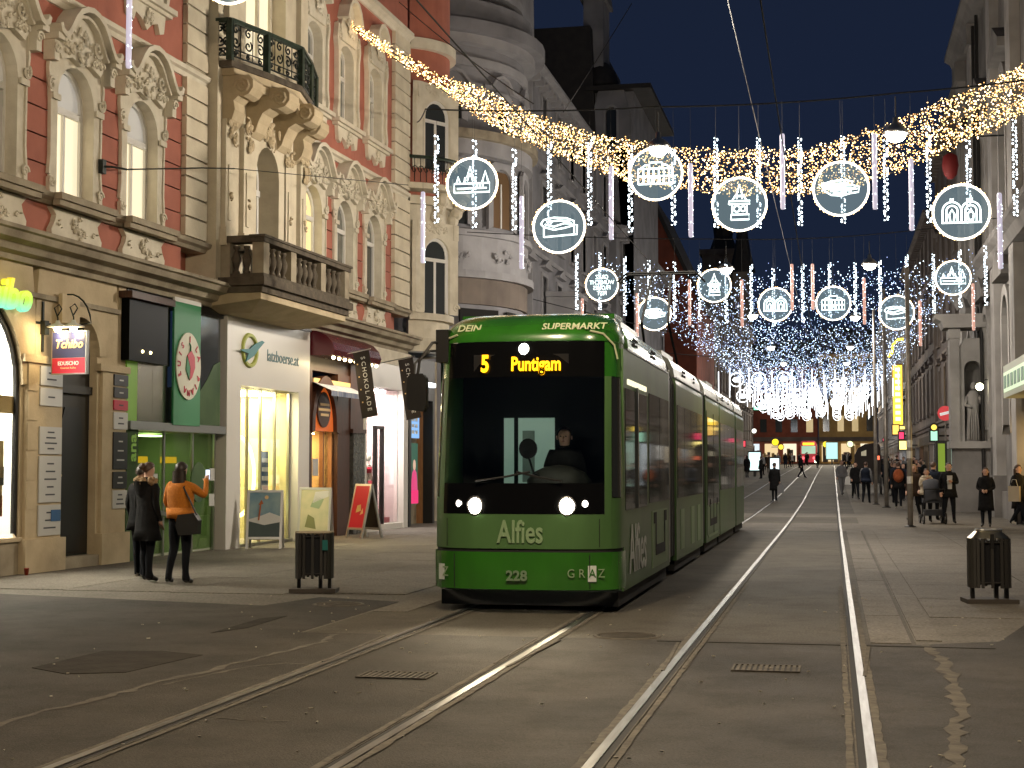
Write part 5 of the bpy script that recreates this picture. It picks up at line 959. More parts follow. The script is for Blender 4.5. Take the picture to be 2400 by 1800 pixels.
# right side
ch = thing('corner_church', (5.5, 0, 0), 'tall grey stone church wall with pilasters on the right edge', 'building', rz=R(-90))
M['church'] = mat('church_stone', (.22, .208, .196), .9, col2=(.135, .127, .12), scale=.9, bump=.35, bscale=8); M['church_lt'] = mat('church_pale_plaster', (.35, .333, .315), .9, col2=(.24, .228, .215), scale=1.1, bump=.2)
MB().box(-66, -30, 0, 6, -.5, 26).build('wall', M['church'], ch)
for x in (-65.9, -60.4, -53.2, -47.6):
    MB().box(x, x + 1.2, -.3, -.001, 1.4, 17.5).build('pilaster', M['church_lt'], ch); MB().box(x - .15, x + 1.35, -.42, -.001, 17.5, 18.3).build('capital', M['church'], ch); MB().box(x - .12, x + 1.32, -.4, -.001, 0, 1.4).build('pedestal', M['church'], ch)
for x0, x1 in ((-64.6, -60.5), (-59.1, -53.3), (-51.9, -47.7)):
    c = (x0 + x1) / 2; hw = .85
    for z0, zs in ((9.6, 13.2), (3.0, 6.2)):
        m = MB(); inn = [(x + c, z) for x, z in arch(hw, z0, zs, 10)]; ring_plate(m, inn, [(x + c, z) for x, z in arch(hw + .32, z0 - .3, zs, 10)], -.22, -.01); w = m.build('window', M['church_lt'], ch); MB().prism(inn[::-1], 'y', -.03, -.012).build('pane', M['pane_dark'], w); m = MB(); m.prism([(c - 1.4, zs + 1.35), (c + 1.4, zs + 1.35), (c + 1.5, zs + 1.6), (c, zs + 2.3), (c - 1.5, zs + 1.6)], 'y', -.45, -.01); m.build('hood', M['church'], w)
for z in (8.2, 18.3, 24.5): MB().prism([(.1, z), (-.35, z), (-.5, z + .3), (-.7, z + .42), (-.7, z + .6), (.1, z + .75)], 'x', -66.3, -30).build('cornice', M['church'], ch)
MB().box(-66.1, -30, -.16, -.001, -.4, .9).build('plinth', M['church'], ch)
for x in (-58.4, -57.0): MB().tube([(x, -.25, 0), (x, -.25, 18)], .06, 6).build('downpipe', M['black'], ch)
# shop in the church side with the lit green sign
MB().box(-49.4, -43.2, -.02, -.0, .3, 3.1).build('shop_window', glow('amber_window', (1, .62, .18), 1.6, True), ch)
for x in (-49.4, -47.4, -45.3, -43.2): MB().box(x - .07, x + .07, -.1, -.021, 0, 3.2).build('window_post', M['shop_wood'], ch)
MB().box(-45.3, -40, -.75, -.2, 3.6, 4.5).build('awning_sign', mat('pale_sign_box', (.5, .55, .4), .5, emit=(.75, 1, .5), es=.0), ch); MB().box(-45.1, -40.3, -.77, -.751, 3.75, 4.3).build('sign_panel', glow('green_white_sign', (.85, 1, .66), .9), ch)
for i in range(6): MB().box(-44.9 + i * .8, -44.4 + i * .8, -.785, -.771, 3.85, 4.2).build('sign_letter', M['green'], ch)
wlp = thing('wall_lamp', (5.0, 55.2, 4.45), 'small white wall lamp glowing beside the statue pillar', 'lamp'); MB().ell((0, 0, 0), .13, 10, 7).build('globe', glow('wall_lamp', (1, .95, .6), 14), wlp, True); MB().tube([(0, 0, .1), (.2, 0, .25), (.5, 0, .2)], .02, 5).build('arm', M['black'], wlp)
# statue pillar
sp = thing('statue_pillar', (4.95, 57.6, 0), 'stone portal pillar with a robed statue in its niche', 'pillar')
m = MB(); m.box(-.75, .75, -.6, .7, -.05, 1.45); m.box(-.7, .7, -.55, .7, 1.451, 2.35); m.build('pedestal', M['church'], sp); MB().box(-.85, .85, -.72, .7, 2.35, 2.6).build('ledge', M['church_lt'], sp)
for x in (-.62, .62): MB().box(x - .16, x + .16, -.5, .6, 2.6, 6.3).build('pilaster', M['church_lt'], sp); MB().box(x - .2, x + .2, -.56, .6, 6.3, 6.65).build('capital', M['church_lt'], sp)
m = MB(); n_ = [(x, z) for x, z in arch(.30, 2.6, 5.2, 8)]; ring_plate(m, n_, outer_of(n_, .46, 2.6, 6.3), -.42, .2); m.build('niche', M['church_lt'], sp); MB().lathe([(.34, 2.6), (.34, 5.2), (.22, 5.45), (0, 5.55)], 12, (0, .05, 0), a0=0, a1=math.pi).build('niche_back', M['church'], sp)
MB().prism([(-1.0, 6.66), (.95, 6.66), (1.05, 6.9), (1.25, 7.0), (1.25, 7.15), (-1.3, 7.15), (-1.3, 7.0), (-1.1, 6.9)], 'y', -.85, .7).build('entablature', M['church_lt'], sp)
st = MB(); st.lathe([(.26, 2.6), (.24, 3.0), (.2, 3.6), (.22, 4.0), (.23, 4.25), (.1, 4.42)], 10, (0, -.35, 0), sy=.8); st.ell((.02, -.38, 4.58), (.11, .12, .15), 8, 6); st.tube([(-.2, -.38, 4.2), (-.28, -.5, 3.9), (-.08, -.62, 3.8)], [.07, .06, .04], 6); st.tube([(.2, -.38, 4.2), (.27, -.5, 3.95), (.2, -.6, 4.2)], [.07, .06, .04], 6)
for i in range(5): st.tube([(-.16 + .08 * i, -.55, 2.65), (-.14 + .07 * i, -.54, 3.4), (-.05 + .03 * i, -.5, 3.9)], [.035, .03, .02], 5)
tag(st.build('statue', M['church_lt'], None, True, (4.95, 57.6, 0)), 'pale robed stone figure standing in the pillar niche', 'statue')
us = MB().lathe([(.22, 0), (.3, .08), (.14, .22), (.3, .5), (.42, .8), (.34, 1.0), (.2, 1.08), (.36, 1.2), (.3, 1.25)], 14).build('stone_urn', M['church'], None, True, (5.3, 58.6, 7.15)); tag(us, 'dark stone urn on top of the statue pillar', 'urn')
block('right_dark_house', 'dark house on the right just beyond the church', 1, 6.0, 66.5, 92, 19, 4, 6, M['dim'], M['taupe'], shops=(1, 4, 5, 6), lit=((0, 1),))
block('right_taupe_house', 'taupe house on the right behind the yellow vertical sign', 1, 5.9, 93, 126, 17, 3, 8, M['taupe'], M['dim'], shops=(5, 0, 1, 3, 2, 6), lit=((1, 2),))
block('right_far_house', 'grey house on the far right of the street', 1, 5.8, 127, 165, 16, 3, 9, M['grey'], M['grey_lt'], shops=(0, 3, 2, 5, 6, 1))
block('right_last_house', 'pale house farthest along the right side of the street', 1, 5.9, 166, 205, 18, 3, 9, M['taupe'], M['grey'], shops=(2, 0, 5, 1, 4, 2))
# ---------------------------------------------------------------- festive lights over the street
ORD = ['first', 'second', 'third', 'fourth', 'fifth', 'sixth', 'seventh', 'eighth', 'ninth', 'tenth', 'eleventh', 'twelfth', 'thirteenth', 'fourteenth', 'fifteenth', 'sixteenth', 'seventeenth']
M['bwarm'] = glow('warm_bulb', (1, .60, .22), 7); M['bcool'] = glow('cool_bulb', (.78, .92, 1), 7); M['bblue'] = glow('ice_bulb', (.55, .72, 1), 4.5); M['neonw'] = glow('white_neon_line', (.82, 1, .95), 3.2); M['ringw'] = glow('ring_rope_light', (1, .92, .74), 4.5)
M['rod'] = mat('frosted_tube', (.5, .47, .55), .5, emit=(.80, .74, .92), es=.62, sample=False); M['rod_warm'] = mat('frosted_warmlit_tube', (.6, .4, .35), .5, emit=(1, .50, .40), es=.50, sample=False)  # pink of the second tube paints in warm light reflected by the farther row
def fogglass(name):                                  # acrylic sheet, its faintly lit look put in as emission
    m = bpy.data.materials.new(name); m.use_nodes = True; N = m.node_tree.nodes; L = m.node_tree.links; N.remove(N['Principled BSDF'])
    t = N.new('ShaderNodeBsdfTransparent'); t.inputs[0].default_value = (.88, .92, .93, 1); e = N.new('ShaderNodeEmission'); e.inputs[0].default_value = (.55, .75, .85, 1); e.inputs[1].default_value = .45
    x = N.new('ShaderNodeMixShader'); x.inputs[0].default_value = .3; L.new(t.outputs[0], x.inputs[1]); L.new(e.outputs[0], x.inputs[2]); L.new(x.outputs[0], N['Material Output'].inputs[0]); m.cycles.emission_sampling = 'NONE'; return m
M['disc'] = fogglass('lit_acrylic_disc')
OCT_V = [(1, 0, 0), (-1, 0, 0), (0, 1, 0), (0, -1, 0), (0, 0, 1), (0, 0, -1)]; OCT_F = [(0, 2, 4), (2, 1, 4), (1, 3, 4), (3, 0, 4), (2, 0, 5), (1, 2, 5), (3, 1, 5), (0, 3, 5)]
def bulb(mb, p, r, m=0): mb.add([(p[0] + x * r, p[1] + y * r, p[2] + z * r) for x, y, z in OCT_V], OCT_F, m)
def circ(cx, cz, r, n=14, a0=0, a1=2 * math.pi): return [(cx + r * math.cos(a0 + (a1 - a0) * i / n), cz + r * math.sin(a0 + (a1 - a0) * i / n)) for i in range(n + 1)]
MOT = {
 'skyline': [[(-.36, -.18), (.36, -.18), (.36, .0), (-.36, .0), (-.36, -.18)], [(-.32, 0), (-.28, .14), (-.24, 0)], [(-.16, 0), (-.14, .12), (-.10, .12), (-.04, .34), (.02, .12), (.06, .12), (.08, 0)], [(.2, 0), (.22, .06), (.27, .24), (.32, .06), (.34, 0)], [(-.3, -.1), (.3, -.1)], [(.1, -.1), (.1, -.02)], [(.16, -.1), (.16, -.02)], [(.22, -.1), (.22, -.02)], [(-.1, .05), (-.04, .2), (.02, .05)]],
 'stadium': [[(-.3, -.2), (.36, -.16), (.36, .02), (.3, .04), (.3, -.17)], [(-.3, -.2), (-.3, -.02)], [(-.36, .06), (-.3, .14), (-.1, .18), (.15, .16), (.3, .1), (.3, .02), (.1, -.03), (-.1, -.06), (-.3, .0), (-.36, .06)], [(-.28, .05), (-.1, .0), (.1, .06), (.26, .05)], [(-.25, .1), (0, .12), (.22, .1)]],
 'palace': [[(-.34, -.2), (.34, -.2), (.34, .1), (-.34, .1), (-.34, -.2)], [(-.12, .1), (-.12, .22), (.12, .22), (.12, .1)], [(-.34, -.05), (.34, -.05)]] + [[(x, -.2), (x, .1)] for x in (-.24, -.14, -.04, .06, .16, .26)] + [[(-.08, -.2), (-.08, -.08), (.08, -.08), (.08, -.2)], [(-.3, .1), (-.2, .17), (-.12, .17)], [(.3, .1), (.2, .17), (.12, .17)]],
 'clock_tower': [[(-.16, -.3), (.18, -.3), (.18, -.2), (-.16, -.2), (-.16, -.3)], [(-.14, -.2), (-.14, .0), (.14, .0), (.14, -.2)], circ(-.05, -.09, .06, 8), circ(.07, -.09, .05, 8), [(-.2, .0), (-.2, .06), (.2, .06), (.2, 0), (-.2, 0)], [(-.14, .06), (-.08, .16), (.08, .16), (.14, .06)], [(-.06, .16), (0, .38), (.06, .16)], [(-.05, .1), (-.05, .15), (.05, .15), (.05, .1)]],
 'boat': [[(-.36, .08), (-.3, -.04), (-.18, -.12), (.02, -.14), (.16, -.1), (.32, -.08), (.34, .02), (.2, .06), (.22, .12), (.1, .16), (-.1, .15), (-.25, .12), (-.36, .08)], [(-.3, .04), (.3, -.02)], [(-.28, 0), (.2, -.05)], [(-.2, -.05), (.26, .0)], [(-.24, .08), (.14, .1)], [(-.2, .11), (.1, .05)], [(-.15, -.09), (.1, -.08)], [(-.34, .07), (.2, .05)]],
 'arches': [[(-.36, -.2), (.36, -.2)], [(-.34, -.2)] + circ(-.17, .02, .17, 8, math.pi, 0) + [(0, -.2)], [(0, -.2)] + circ(.17, .02, .17, 8, math.pi, 0) + [(.34, -.2)], [(-.27, -.2)] + circ(-.17, .02, .10, 8, math.pi, 0) + [(-.07, -.2)], [(.07, -.2)] + circ(.17, .02, .10, 8, math.pi, 0) + [(.27, -.2)], [(-.2, -.18), (-.22, -.05), (-.17, .05), (-.12, -.05), (-.14, -.18)], [(.13, -.18), (.11, -.05), (.17, .05), (.22, -.05), (.2, -.18)], [(-.19, .19), (-.15, .19), (-.15, .25), (-.19, .25), (-.19, .19)], [(.15, .19), (.19, .19), (.19, .25), (.15, .25), (.15, .19)]]}
r_ = .51
ring_me = MB().tube([(r_ * math.cos(a), 0, r_ * math.sin(a)) for a in [i * math.pi / 24 for i in range(48)]], .022, 6, True).data('ring', M['ringw'])
mb = MB()
for i in range(56):
    a = i * math.pi / 28 + rnd.uniform(-.03, .03); q = r_ + rnd.uniform(-.005, .03); bulb(mb, (q * math.cos(a), rnd.uniform(-.03, .03), q * math.sin(a)), .017)
rb_me = mb.data('ring_bulbs', M['bwarm'])
pane_me = MB().lathe([(0, -.006), (r_ - .02, -.006), (r_ - .02, .006), (0, .006)], 36).data('acrylic_pane', M['disc'])
MOTM = {}
for k, pl_ in MOT.items():
    mb = MB()
    for q in pl_: mb.tube([(x, -.02, z) for x, z in q], .017, 5)
    MOTM[k] = mb.data('motif', M['neonw'])
def light_disc(x, y, z, motif, label, top, group, lz=None, flip=False):
    t = thing('light_disc', (x, y, z), label, 'light decoration', group); put('ring', ring_me, t); put('ring_bulbs', rb_me, t)['kind'] = 'stuff'; p = put('acrylic_pane', pane_me, t); p.rotation_euler = (R(90), 0, 0)
    if motif: put('motif', MOTM[motif], t)
    MB().tube([(0, 0, r_), (0, 0, max(r_ + .1, top - z))], .0025, 4).build('hanger', M['wire'], t)
    return t
NM = {'skyline': 'church skyline', 'stadium': 'oval building', 'palace': 'columned palace', 'clock_tower': 'clock tower', 'boat': 'shell shaped island', 'arches': 'twin arches'}
Y1, Y2 = 29.4, 47.6
D1 = [(-6.94, 7.26, 'skyline'), (-5.19, 6.34, 'stadium'), (-3.29, 7.31, 'palace'), (-1.69, 6.66, 'clock_tower'), (.21, 6.89, 'boat'), (2.39, 6.37, 'arches')]
for x, z, k in D1: light_disc(x, Y1, z, k, 'large glowing disc with a %s motif in the near row' % NM[k], 8.6, 'light discs in the near row')
D2 = [(-7.04, 7.39, None), (-5.39, 6.44, 'boat'), (-3.53, 7.28, 'clock_tower'), (-1.67, 6.65, 'arches'), (.07, 6.65, 'palace'), (1.94, 6.33, 'stadium'), (3.6, 7.34, 'skyline')]
for x, z, k in D2:
    t = light_disc(x, Y2, z, k, ('smaller glowing disc with a %s motif in the farther row' % NM[k]) if k else 'smaller glowing disc with mirrored lettering behind the tram roof', 8.7, 'light discs in the farther row')
    if not k:
        for i, s in enumerate(('GRAZ', 'WÜNSCHT', 'FROHES', 'FEST')): o = txt('lettering', s, .19, M['neonw'], t, (0, -.02, .24 - .17 * i), rot=(R(90), 0, 0)); o.scale = (-.82, 1, 1)
t = light_disc(-9.85, 24, 9.95, None, 'glowing disc cut off by the top edge before the cream bay', 11.5, 'light discs in the near row')
def icicle(L, seed):
    r = random.Random(seed); mb = MB(); n = int(L * 42)
    for i in range(n): bulb(mb, (r.choice((-.028, .028)) + r.uniform(-.008, .008), r.uniform(-.03, .03), -L * (i + r.random()) / n), r.uniform(.013, .024))
    w = MB(); w.tube([(0, 0, .0)] + [(0, 0, -L * i / 8) for i in range(1, 9)], .006, 4); return mb.data('bulbs', M['bcool']), w.data('cord', M['wire'])
ICE = [icicle(1.75, s) for s in range(3)]
def hang(name, x, y, zt, zb, label, group, top, kind):
    t = thing(name, (x, y, zt), label, 'light decoration', group); s = (zt - zb) / 1.75
    if kind == 'string':
        b, c = ICE[int(abs(x) * 100) % 3]; o = put('bulbs', b, t); o['kind'] = 'stuff'; o.scale.z = s; o = put('cord', c, t); o.scale.z = s
    else:
        o = put('tube', ROD[kind], t); o.scale.z = s; o = put('sparkles', SPK, t); o.scale.z = s; o['kind'] = 'stuff'
    MB().tube([(0, 0, 0), (0, 0, max(.1, top - zt))], .0025, 4).build('hanger', M['wire'], t)
def rodm(m): return MB().lathe([(0, -1.75), (.035, -1.74), (.045, -1.7), (.045, -.05), (.035, -.01), (0, 0)], 10).data('tube', m, True)
ROD = {'rod': rodm(M['rod']), 'rod_warm': rodm(M['rod_warm'])}
mb = MB()
for i in range(34): a = rnd.uniform(0, 6.28); bulb(mb, (.046 * math.cos(a), .046 * math.sin(a), -1.75 * rnd.random()), rnd.uniform(.006, .013))
SPK = mb.data('sparkles', M['bcool'])
S1 = [(-7.7, 8.28, 6.51), (-6.92, 8.15, 6.39), (-6.11, 7.93, 6.32), (-5.4, 8.04, 6.4), (-4.6, 8.05, 6.36), (-3.8, 7.92, 6.2), (-2.96, 7.8, 6.31), (-2.14, 7.99, 6.24), (-1.33, 7.95, 6.21), (-.55, 7.92, 6.23), (.25, 7.92, 6.25), (1.04, 7.8, 6.27), (1.82, 8.03, 6.2), (2.54, 7.73, 6.17), (3.37, 8.09, 6.28)]
T1 = [(-7.92, 7.12, 5.68), (-5.92, 6.96, 5.51), (-4.15, 7.48, 6.03), (-2.61, 7.47, 6.03), (-.87, 7.97, 6.51), (.83, 7.9, 6.45), (1.49, 7.39, 6.03), (3.06, 6.69, 5.27)]
for i, (x, a, b) in enumerate(S1): hang('light_string', x, Y1 + .12, a, b, '%s hanging string of white bulbs from the left in the near row' % ORD[i], 'bulb strings in the near row', 8.6, 'string')
for i, (x, a, b) in enumerate(T1): hang('light_tube', x, Y1 - .1, a, b, '%s frosted lavender light tube from the left in the near row' % ORD[i], 'light tubes in the near row', 8.6, 'rod')
hang('light_tube', -10.72, 22, 9.6, 7.86, 'frosted light tube hanging before the red house, cut off by the top edge', 'light tubes in the near row', 11.5, 'rod')
S2 = [(-7.86, 8.4, 6.63), (-7.12, 8.43, 6.62), (-6.33, 8.27, 6.41), (-5.57, 8.14, 6.65), (-4.77, 8.06, 6.28), (-3.99, 7.99, 6.23), (-3.17, 7.94, 6.11), (-2.4, 7.92, 6.15), (-1.73, 7.77, 6.0), (-.84, 7.88, 6.09), (-.03, 7.91, 6.26), (.73, 7.89, 6.09), (1.47, 7.94, 6.38), (2.26, 8.08, 6.29), (3.04, 8.09, 6.3), (3.81, 8.19, 6.45), (4.55, 8.29, 6.5)]
T2 = [(-7.65, 6.97, 5.75), (-5.92, 7.09, 5.72), (-4.29, 7.48, 6.04), (-2.68, 7.44, 5.96), (-1.16, 7.88, 6.44), (-.54, 7.87, 6.45), (.99, 7.4, 5.97), (2.62, 6.67, 5.29), (4.16, 7.15, 5.73)]
for i, (x, a, b) in enumerate(S2): hang('light_string', x, Y2 + .12, a, b, '%s hanging string of white bulbs from the left in the farther row' % ORD[i], 'bulb strings in the farther row', 8.7, 'string')
for i, (x, a, b) in enumerate(T2): hang('light_tube', x, Y2 - .1, a, b, '%s pinkish warm-lit light tube from the left in the farther row' % ORD[i], 'light tubes in the farther row', 8.7, 'rod_warm')
# warm swag of bulbs from house to house
LO = [(-11.54, 12.53), (-10.49, 11.73), (-9.31, 10.92), (-8.15, 10.04), (-7.01, 9.45), (-5.88, 8.95), (-4.76, 8.51), (-3.66, 8.25), (-2.04, 8.06), (-.44, 8.0), (.61, 8.14), (1.65, 8.48), (2.68, 8.92), (3.7, 9.35), (4.33, 9.69), (5.5, 10.4)]
HI = [(-11.63, 12.67), (-10.5, 11.97), (-9.32, 11.21), (-8.15, 10.75), (-7.01, 10.12), (-5.88, 9.68), (-4.76, 9.4), (-3.66, 9.17), (-2.03, 9.01), (-.43, 9.0), (.62, 9.28), (1.66, 9.61), (2.69, 10.04), (3.72, 10.41), (4.34, 10.7), (5.5, 11.3)]
gl_ = thing('light_garland', (0, 36, 0), 'broad swag of warm fairy lights spanning the street between the facades', 'light garland')
def interp(P, t):
    t = max(0, min(.9999, t)) * (len(P) - 1); i = int(t); f = t - i; return (P[i][0] + (P[i + 1][0] - P[i][0]) * f, P[i][1] + (P[i + 1][1] - P[i][1]) * f)
mb = MB()
for i in range(8000):
    t = rnd.random()
    if i % 2:
        xw = rnd.uniform(-9, 5.4); t = min(range(200), key=lambda q: abs(interp(LO, q / 200)[0] - xw)) / 200 + rnd.random() / 200
    a = interp(LO, t); b = interp(HI, t); k = rnd.random(); k = k if rnd.random() < .55 else (k ** 3 if rnd.random() < .6 else 1 - k ** 3); x = a[0] + (b[0] - a[0]) * k; z = a[1] + (b[1] - a[1]) * k
    bulb(mb, (x + rnd.uniform(-.05, .05), rnd.uniform(-.3, .3), z + rnd.uniform(-.06, .08)), rnd.uniform(.006, .019), rnd.choice((0, 0, 1, 2)))
mb.build('bulbs', [M['bwarm'], glow('warm_bulb_bright', (1, .72, .38), 14), glow('warm_bulb_dim', (1, .5, .14), 3)], gl_)['kind'] = 'stuff'
for P in (LO, HI, [((a[0] + b[0]) / 2, (a[1] + b[1]) / 2) for a, b in zip(LO, HI)]): MB().tube([(x, 0, z) for x, z in P], .012, 5).build('cable', M['wire'], gl_)
# cool starry canopy farther on, and the dense rows at the far end
mb = MB(); r = random.Random(5)
for i in range(10500):
    u = r.random(); y = 52 + 120 * u ** 1.1; x = r.uniform(-8.2, 4.9); z = gz(y) + 8.1 + .35 * math.sin(y * .9) + .5 * ((x + 1.5) / 6.5) ** 2 + r.uniform(-.35, .35); bulb(mb, (x, y, z), r.uniform(.008, .021) * (.7 + y / 190), r.choice((0, 0, 1, 2)))
tag(mb.build('fairy_light_canopy', [M['bblue'], glow('ice_bulb_bright', (.75, .88, 1), 9), glow('ice_bulb_dim', (.4, .5, 1), 2)]), 'canopy of countless cool white fairy lights over the far street', 'fairy lights', kind='stuff')
mb = MB()
for y in (112, 124, 136, 148, 160, 172, 184, 196, 208):
    z0 = gz(y)
    for i in range(18):
        x = -8 + 12.6 * i / 17 + r.uniform(-.1, .1); zt = z0 + 7.9 + r.uniform(-.2, .2); mb.bar((x, y, zt), (x, y, zt - r.uniform(1.4, 1.9)), .05, .05)
    for i in range(6):
        x = -6.9 + 1.85 * i + r.uniform(-.2, .2); z = z0 + r.choice((6.4, 7.2)); mb.tube([(x + .5 * math.cos(a), y, z + .5 * math.sin(a)) for a in [k * math.pi / 6 for k in range(12)]], .03, 4, True); mb.prism([(x + .32 * math.cos(a), z + .2 * math.sin(a)) for a in [k * math.pi / 3 for k in range(6)]], 'y', y - .03, y + .03)
tag(mb.build('far_light_rows', glow('far_white_lights', (.90, .95, 1), 3.6)), 'dense bright mass of hanging lights at the far street end', 'fairy lights', kind='stuff')
# wires
def wire(pts, label, sag=0, r=.009, nm='span_wire'):
    P = []
    for a, b in zip(pts, pts[1:]):
        for i in range(8): t = i / 8; P.append((a[0] + (b[0] - a[0]) * t, a[1] + (b[1] - a[1]) * t, a[2] + (b[2] - a[2]) * t - sag * 4 * t * (1 - t)))
    P.append(pts[-1]); return tag(MB().tube(P, r, 5).build(nm, M['wire'], None), label, 'wire', 'overhead wires')
wire([(-11.4, 41.5, 11.4), (-7.9, 29.4, 8.8), (-3.27, 29.4, 8.62), (1.26, 29.4, 8.66), (5.5, 29.4, 9.0)], 'dark span wire carrying the near row of discs', .06, .016); wire([(-11.4, 47.6, 9.2), (-3.2, 47.6, 8.72), (1.2, 47.6, 8.72), (5.5, 47.6, 9.2)], 'dark span wire carrying the farther row of discs', .06, .014)
wire([(-3.4, -4, 5.55), (-3.4, 60, 5.6), (-3.4, 120, 6.4)], 'contact wire strung above the left track', 0, .008, 'contact_wire'); wire([(-.555, -4, 5.55), (-.555, 60, 5.6), (-.555, 120, 6.4)], 'contact wire strung above the right track', 0, .008, 'contact_wire')
wire([(-11.5, 40, 14.4), (-5.7, 29.4, 8.8)], 'slanting wire from the red house wall down to the near span', .1, .012); wire([(-1.63, 6, 9.3), (-1.63, 57, 9.9), (-1.63, 115, 11)], 'pale wire running along the street high over the middle', .12, .010); wire([(-5.2, 30, 8.75), (-5.6, 44, 15.2)], 'pale wire rising steeply before the grey turret', .02, .012); wire([(-11.3, 66, 7.2), (-3.4, 66, 6.3)], 'sagging wire between the grey facade and the contact wire', .1, .016); wire([(-11.4, 58, 8.2), (-3.4, 58, 6.2)], 'crossing wire from the grey oriel to the contact wire', .05, .016)
hk = thing('wall_hook', lp(23.84, -.08, 6.72), 'iron wall hook with taut wire beside the second lit window', 'hook', rz=R(88)); MB().box(-.06, .06, -.04, .06, -.12, .12).build('plate', M['iron'], hk); MB().tube([(0, -.04, 0), (.15, -.1, .02), (.55, -.16, .05)], .02, 5).build('rod', M['iron'], hk); MB().tube([(.55, -.16, .05), (2.6, -.6, .45), (3.6, -.8, .62)], .013, 5).build('turnbuckle', M['iron'], hk); MB().tube([(3.6, -.8, .62), (9.5, -2.4, 1.3)], .008, 4).build('wire', M['wire'], hk)
# ---------------------------------------------------------------- street furniture and signs
def litter_bin(x, y, label, lid, rz=0):
    t = thing('litter_bin', (x, y, .008), label, 'litter bin', 'slatted litter bins', rz); MB().box(-.30, .30, -.2, .2, 0, .05).build('base', mat('bin_base', (.05, .04, .032), .7), t)
    for px_ in (-.2, .08, .2): MB().box(px_ - .022, px_ + .022, -.03, .03, .05, .3).build('post', M['black'], t)
    def se(a, k=1): c, s = math.cos(a), math.sin(a); return (.235 * k * math.copysign(abs(c) ** .55, c), .17 * k * math.copysign(abs(s) ** .55, s))
    MB().prism([se(i * math.pi / 12, .86) for i in range(24)], 'z', .22, .74).build('liner', M['dark'], t)
    sl = MB().box(-.017, .017, -.010, .010, .18, .765).data('slat', mat('bin_slat', (.045, .042, .038), .45, metal=.3))
    n = 24
    for i in range(n):
        a = 2 * math.pi * i / n; p = se(a); q = se(a + .05); o = put('slat', sl, t, (p[0], p[1], 0)); o.rotation_euler.z = math.atan2(q[1] - p[1], q[0] - p[0])
    for z in (.24, .72): MB().tube([(*se(i * math.pi / 16, .95), z) for i in range(32)], .012, 5, True).build('hoop', M['black'], t)
    if lid:
        m = MB(); P = [se(i * math.pi / 10, 1.02) for i in range(20)]; Q = [se(i * math.pi / 10, .62) for i in range(20)]; v = [(*p, .77) for p in P] + [(*p, .86) for p in Q]; m.add(v, [(i, (i + 1) % 20, (i + 1) % 20 + 20, i + 20) for i in range(20)]); m.build('lid', mat('brass_steel_lid', (.45, .40, .28), .3, metal=1), t, True)
        MB().tube([(*p, .865) for p in Q], .014, 6, True).build('lid_rim', M['steel'], t); MB().box(-.02, .02, -.19, -.15, .66, .82).build('catch', M['black'], t)
    else:
        MB().tube([(*se(i * math.pi / 16, 1.0), .775) for i in range(32)], .014, 6, True).build('lid_rim', M['stone'], t); MB().prism([se(i * math.pi / 10, .95) for i in range(20)], 'z', .755, .765).build('lid', M['stone'], t); MB().box(.13, .2, -.195, -.185, .55, .68).build('sticker', mat('teal_sticker', (.02, .14, .13), .4), t)
litter_bin(-6.62, 19.15, 'black slatted litter bin on the left pavement before the poster boards', False, R(10)); litter_bin(1.82, 19.3, 'black slatted litter bin with domed metal lid on the right', True, R(8))
def a_board(x, y, rz, label, colf, w=.72, h=1.2):
    t = thing('a_board', (x, y, .008), label, 'a-board', 'poster boards before the shops', rz)
    for s, nm in ((-1, 'front_panel'), (1, 'rear_panel')):
        tl = R(13) * s; p = MB(); p.box(-w / 2 + .05, w / 2 - .05, -.012, .012, .24, h - .05); o = p.build(nm, M['black'] if s > 0 else M['white'], t, loc=(0, s * h * math.sin(R(13)), 0)); o.rotation_euler.x = tl
        f = MB()
        for a_ in ((-w / 2, -w / 2 + .05, 0, h), (w / 2 - .05, w / 2, 0, h), (-w / 2 + .05, w / 2 - .05, h - .05, h), (-w / 2 + .05, w / 2 - .05, .19, .24)): f.box(a_[0], a_[1], -.022, .022, a_[2], a_[3])
        f.build('frame', M['alu'], o)
        if s < 0: colf(o, w - .1, .24, h - .05)
    return t
def P(o, nm, poly, m, k=0): MB().prism(poly, 'y', -.018 - .003 * k, -.0135 - .003 * k).build(nm, m, o)
sky_p = mat('poster_sky', (.12, .24, .32), .5, col2=(.30, .40, .40), scale=2.5); sand_p = mat('poster_sand', (.55, .50, .32), .5, col2=(.42, .42, .26), scale=4); sea_p = mat('poster_sea', (.05, .075, .075), .5)
def poster1(o, w, z0, z1):
    P(o, 'poster', [(-w / 2, z0), (w / 2, z0), (w / 2, z1), (-w / 2, z1)], sky_p); P(o, 'poster_dune', [(-w / 2, z0), (w / 2, z0), (w / 2, z0 + .42), (.1, z0 + .5), (-.1, z0 + .42), (-w / 2, z0 + .36)], M['plaque'], 1); P(o, 'poster_sea', [(-w / 2, z0), (w / 2, z0), (w / 2, z0 + .3), (0, z0 + .24), (-w / 2, z0 + .32)], sea_p, 2); P(o, 'poster_pole', [(-.13, z0 + .34), (-.1, z0 + .34), (-.07, z0 + .66), (-.03, z0 + .68), (-.07, z0 + .76), (-.12, z0 + .66), (-.10, z0 + .65)], mat('rust_print', (.40, .10, .02), .5), 3); P(o, 'poster_sun', circ(.03, z1 - .1, .04, 10)[:-1], M['goldtxt'], 1)
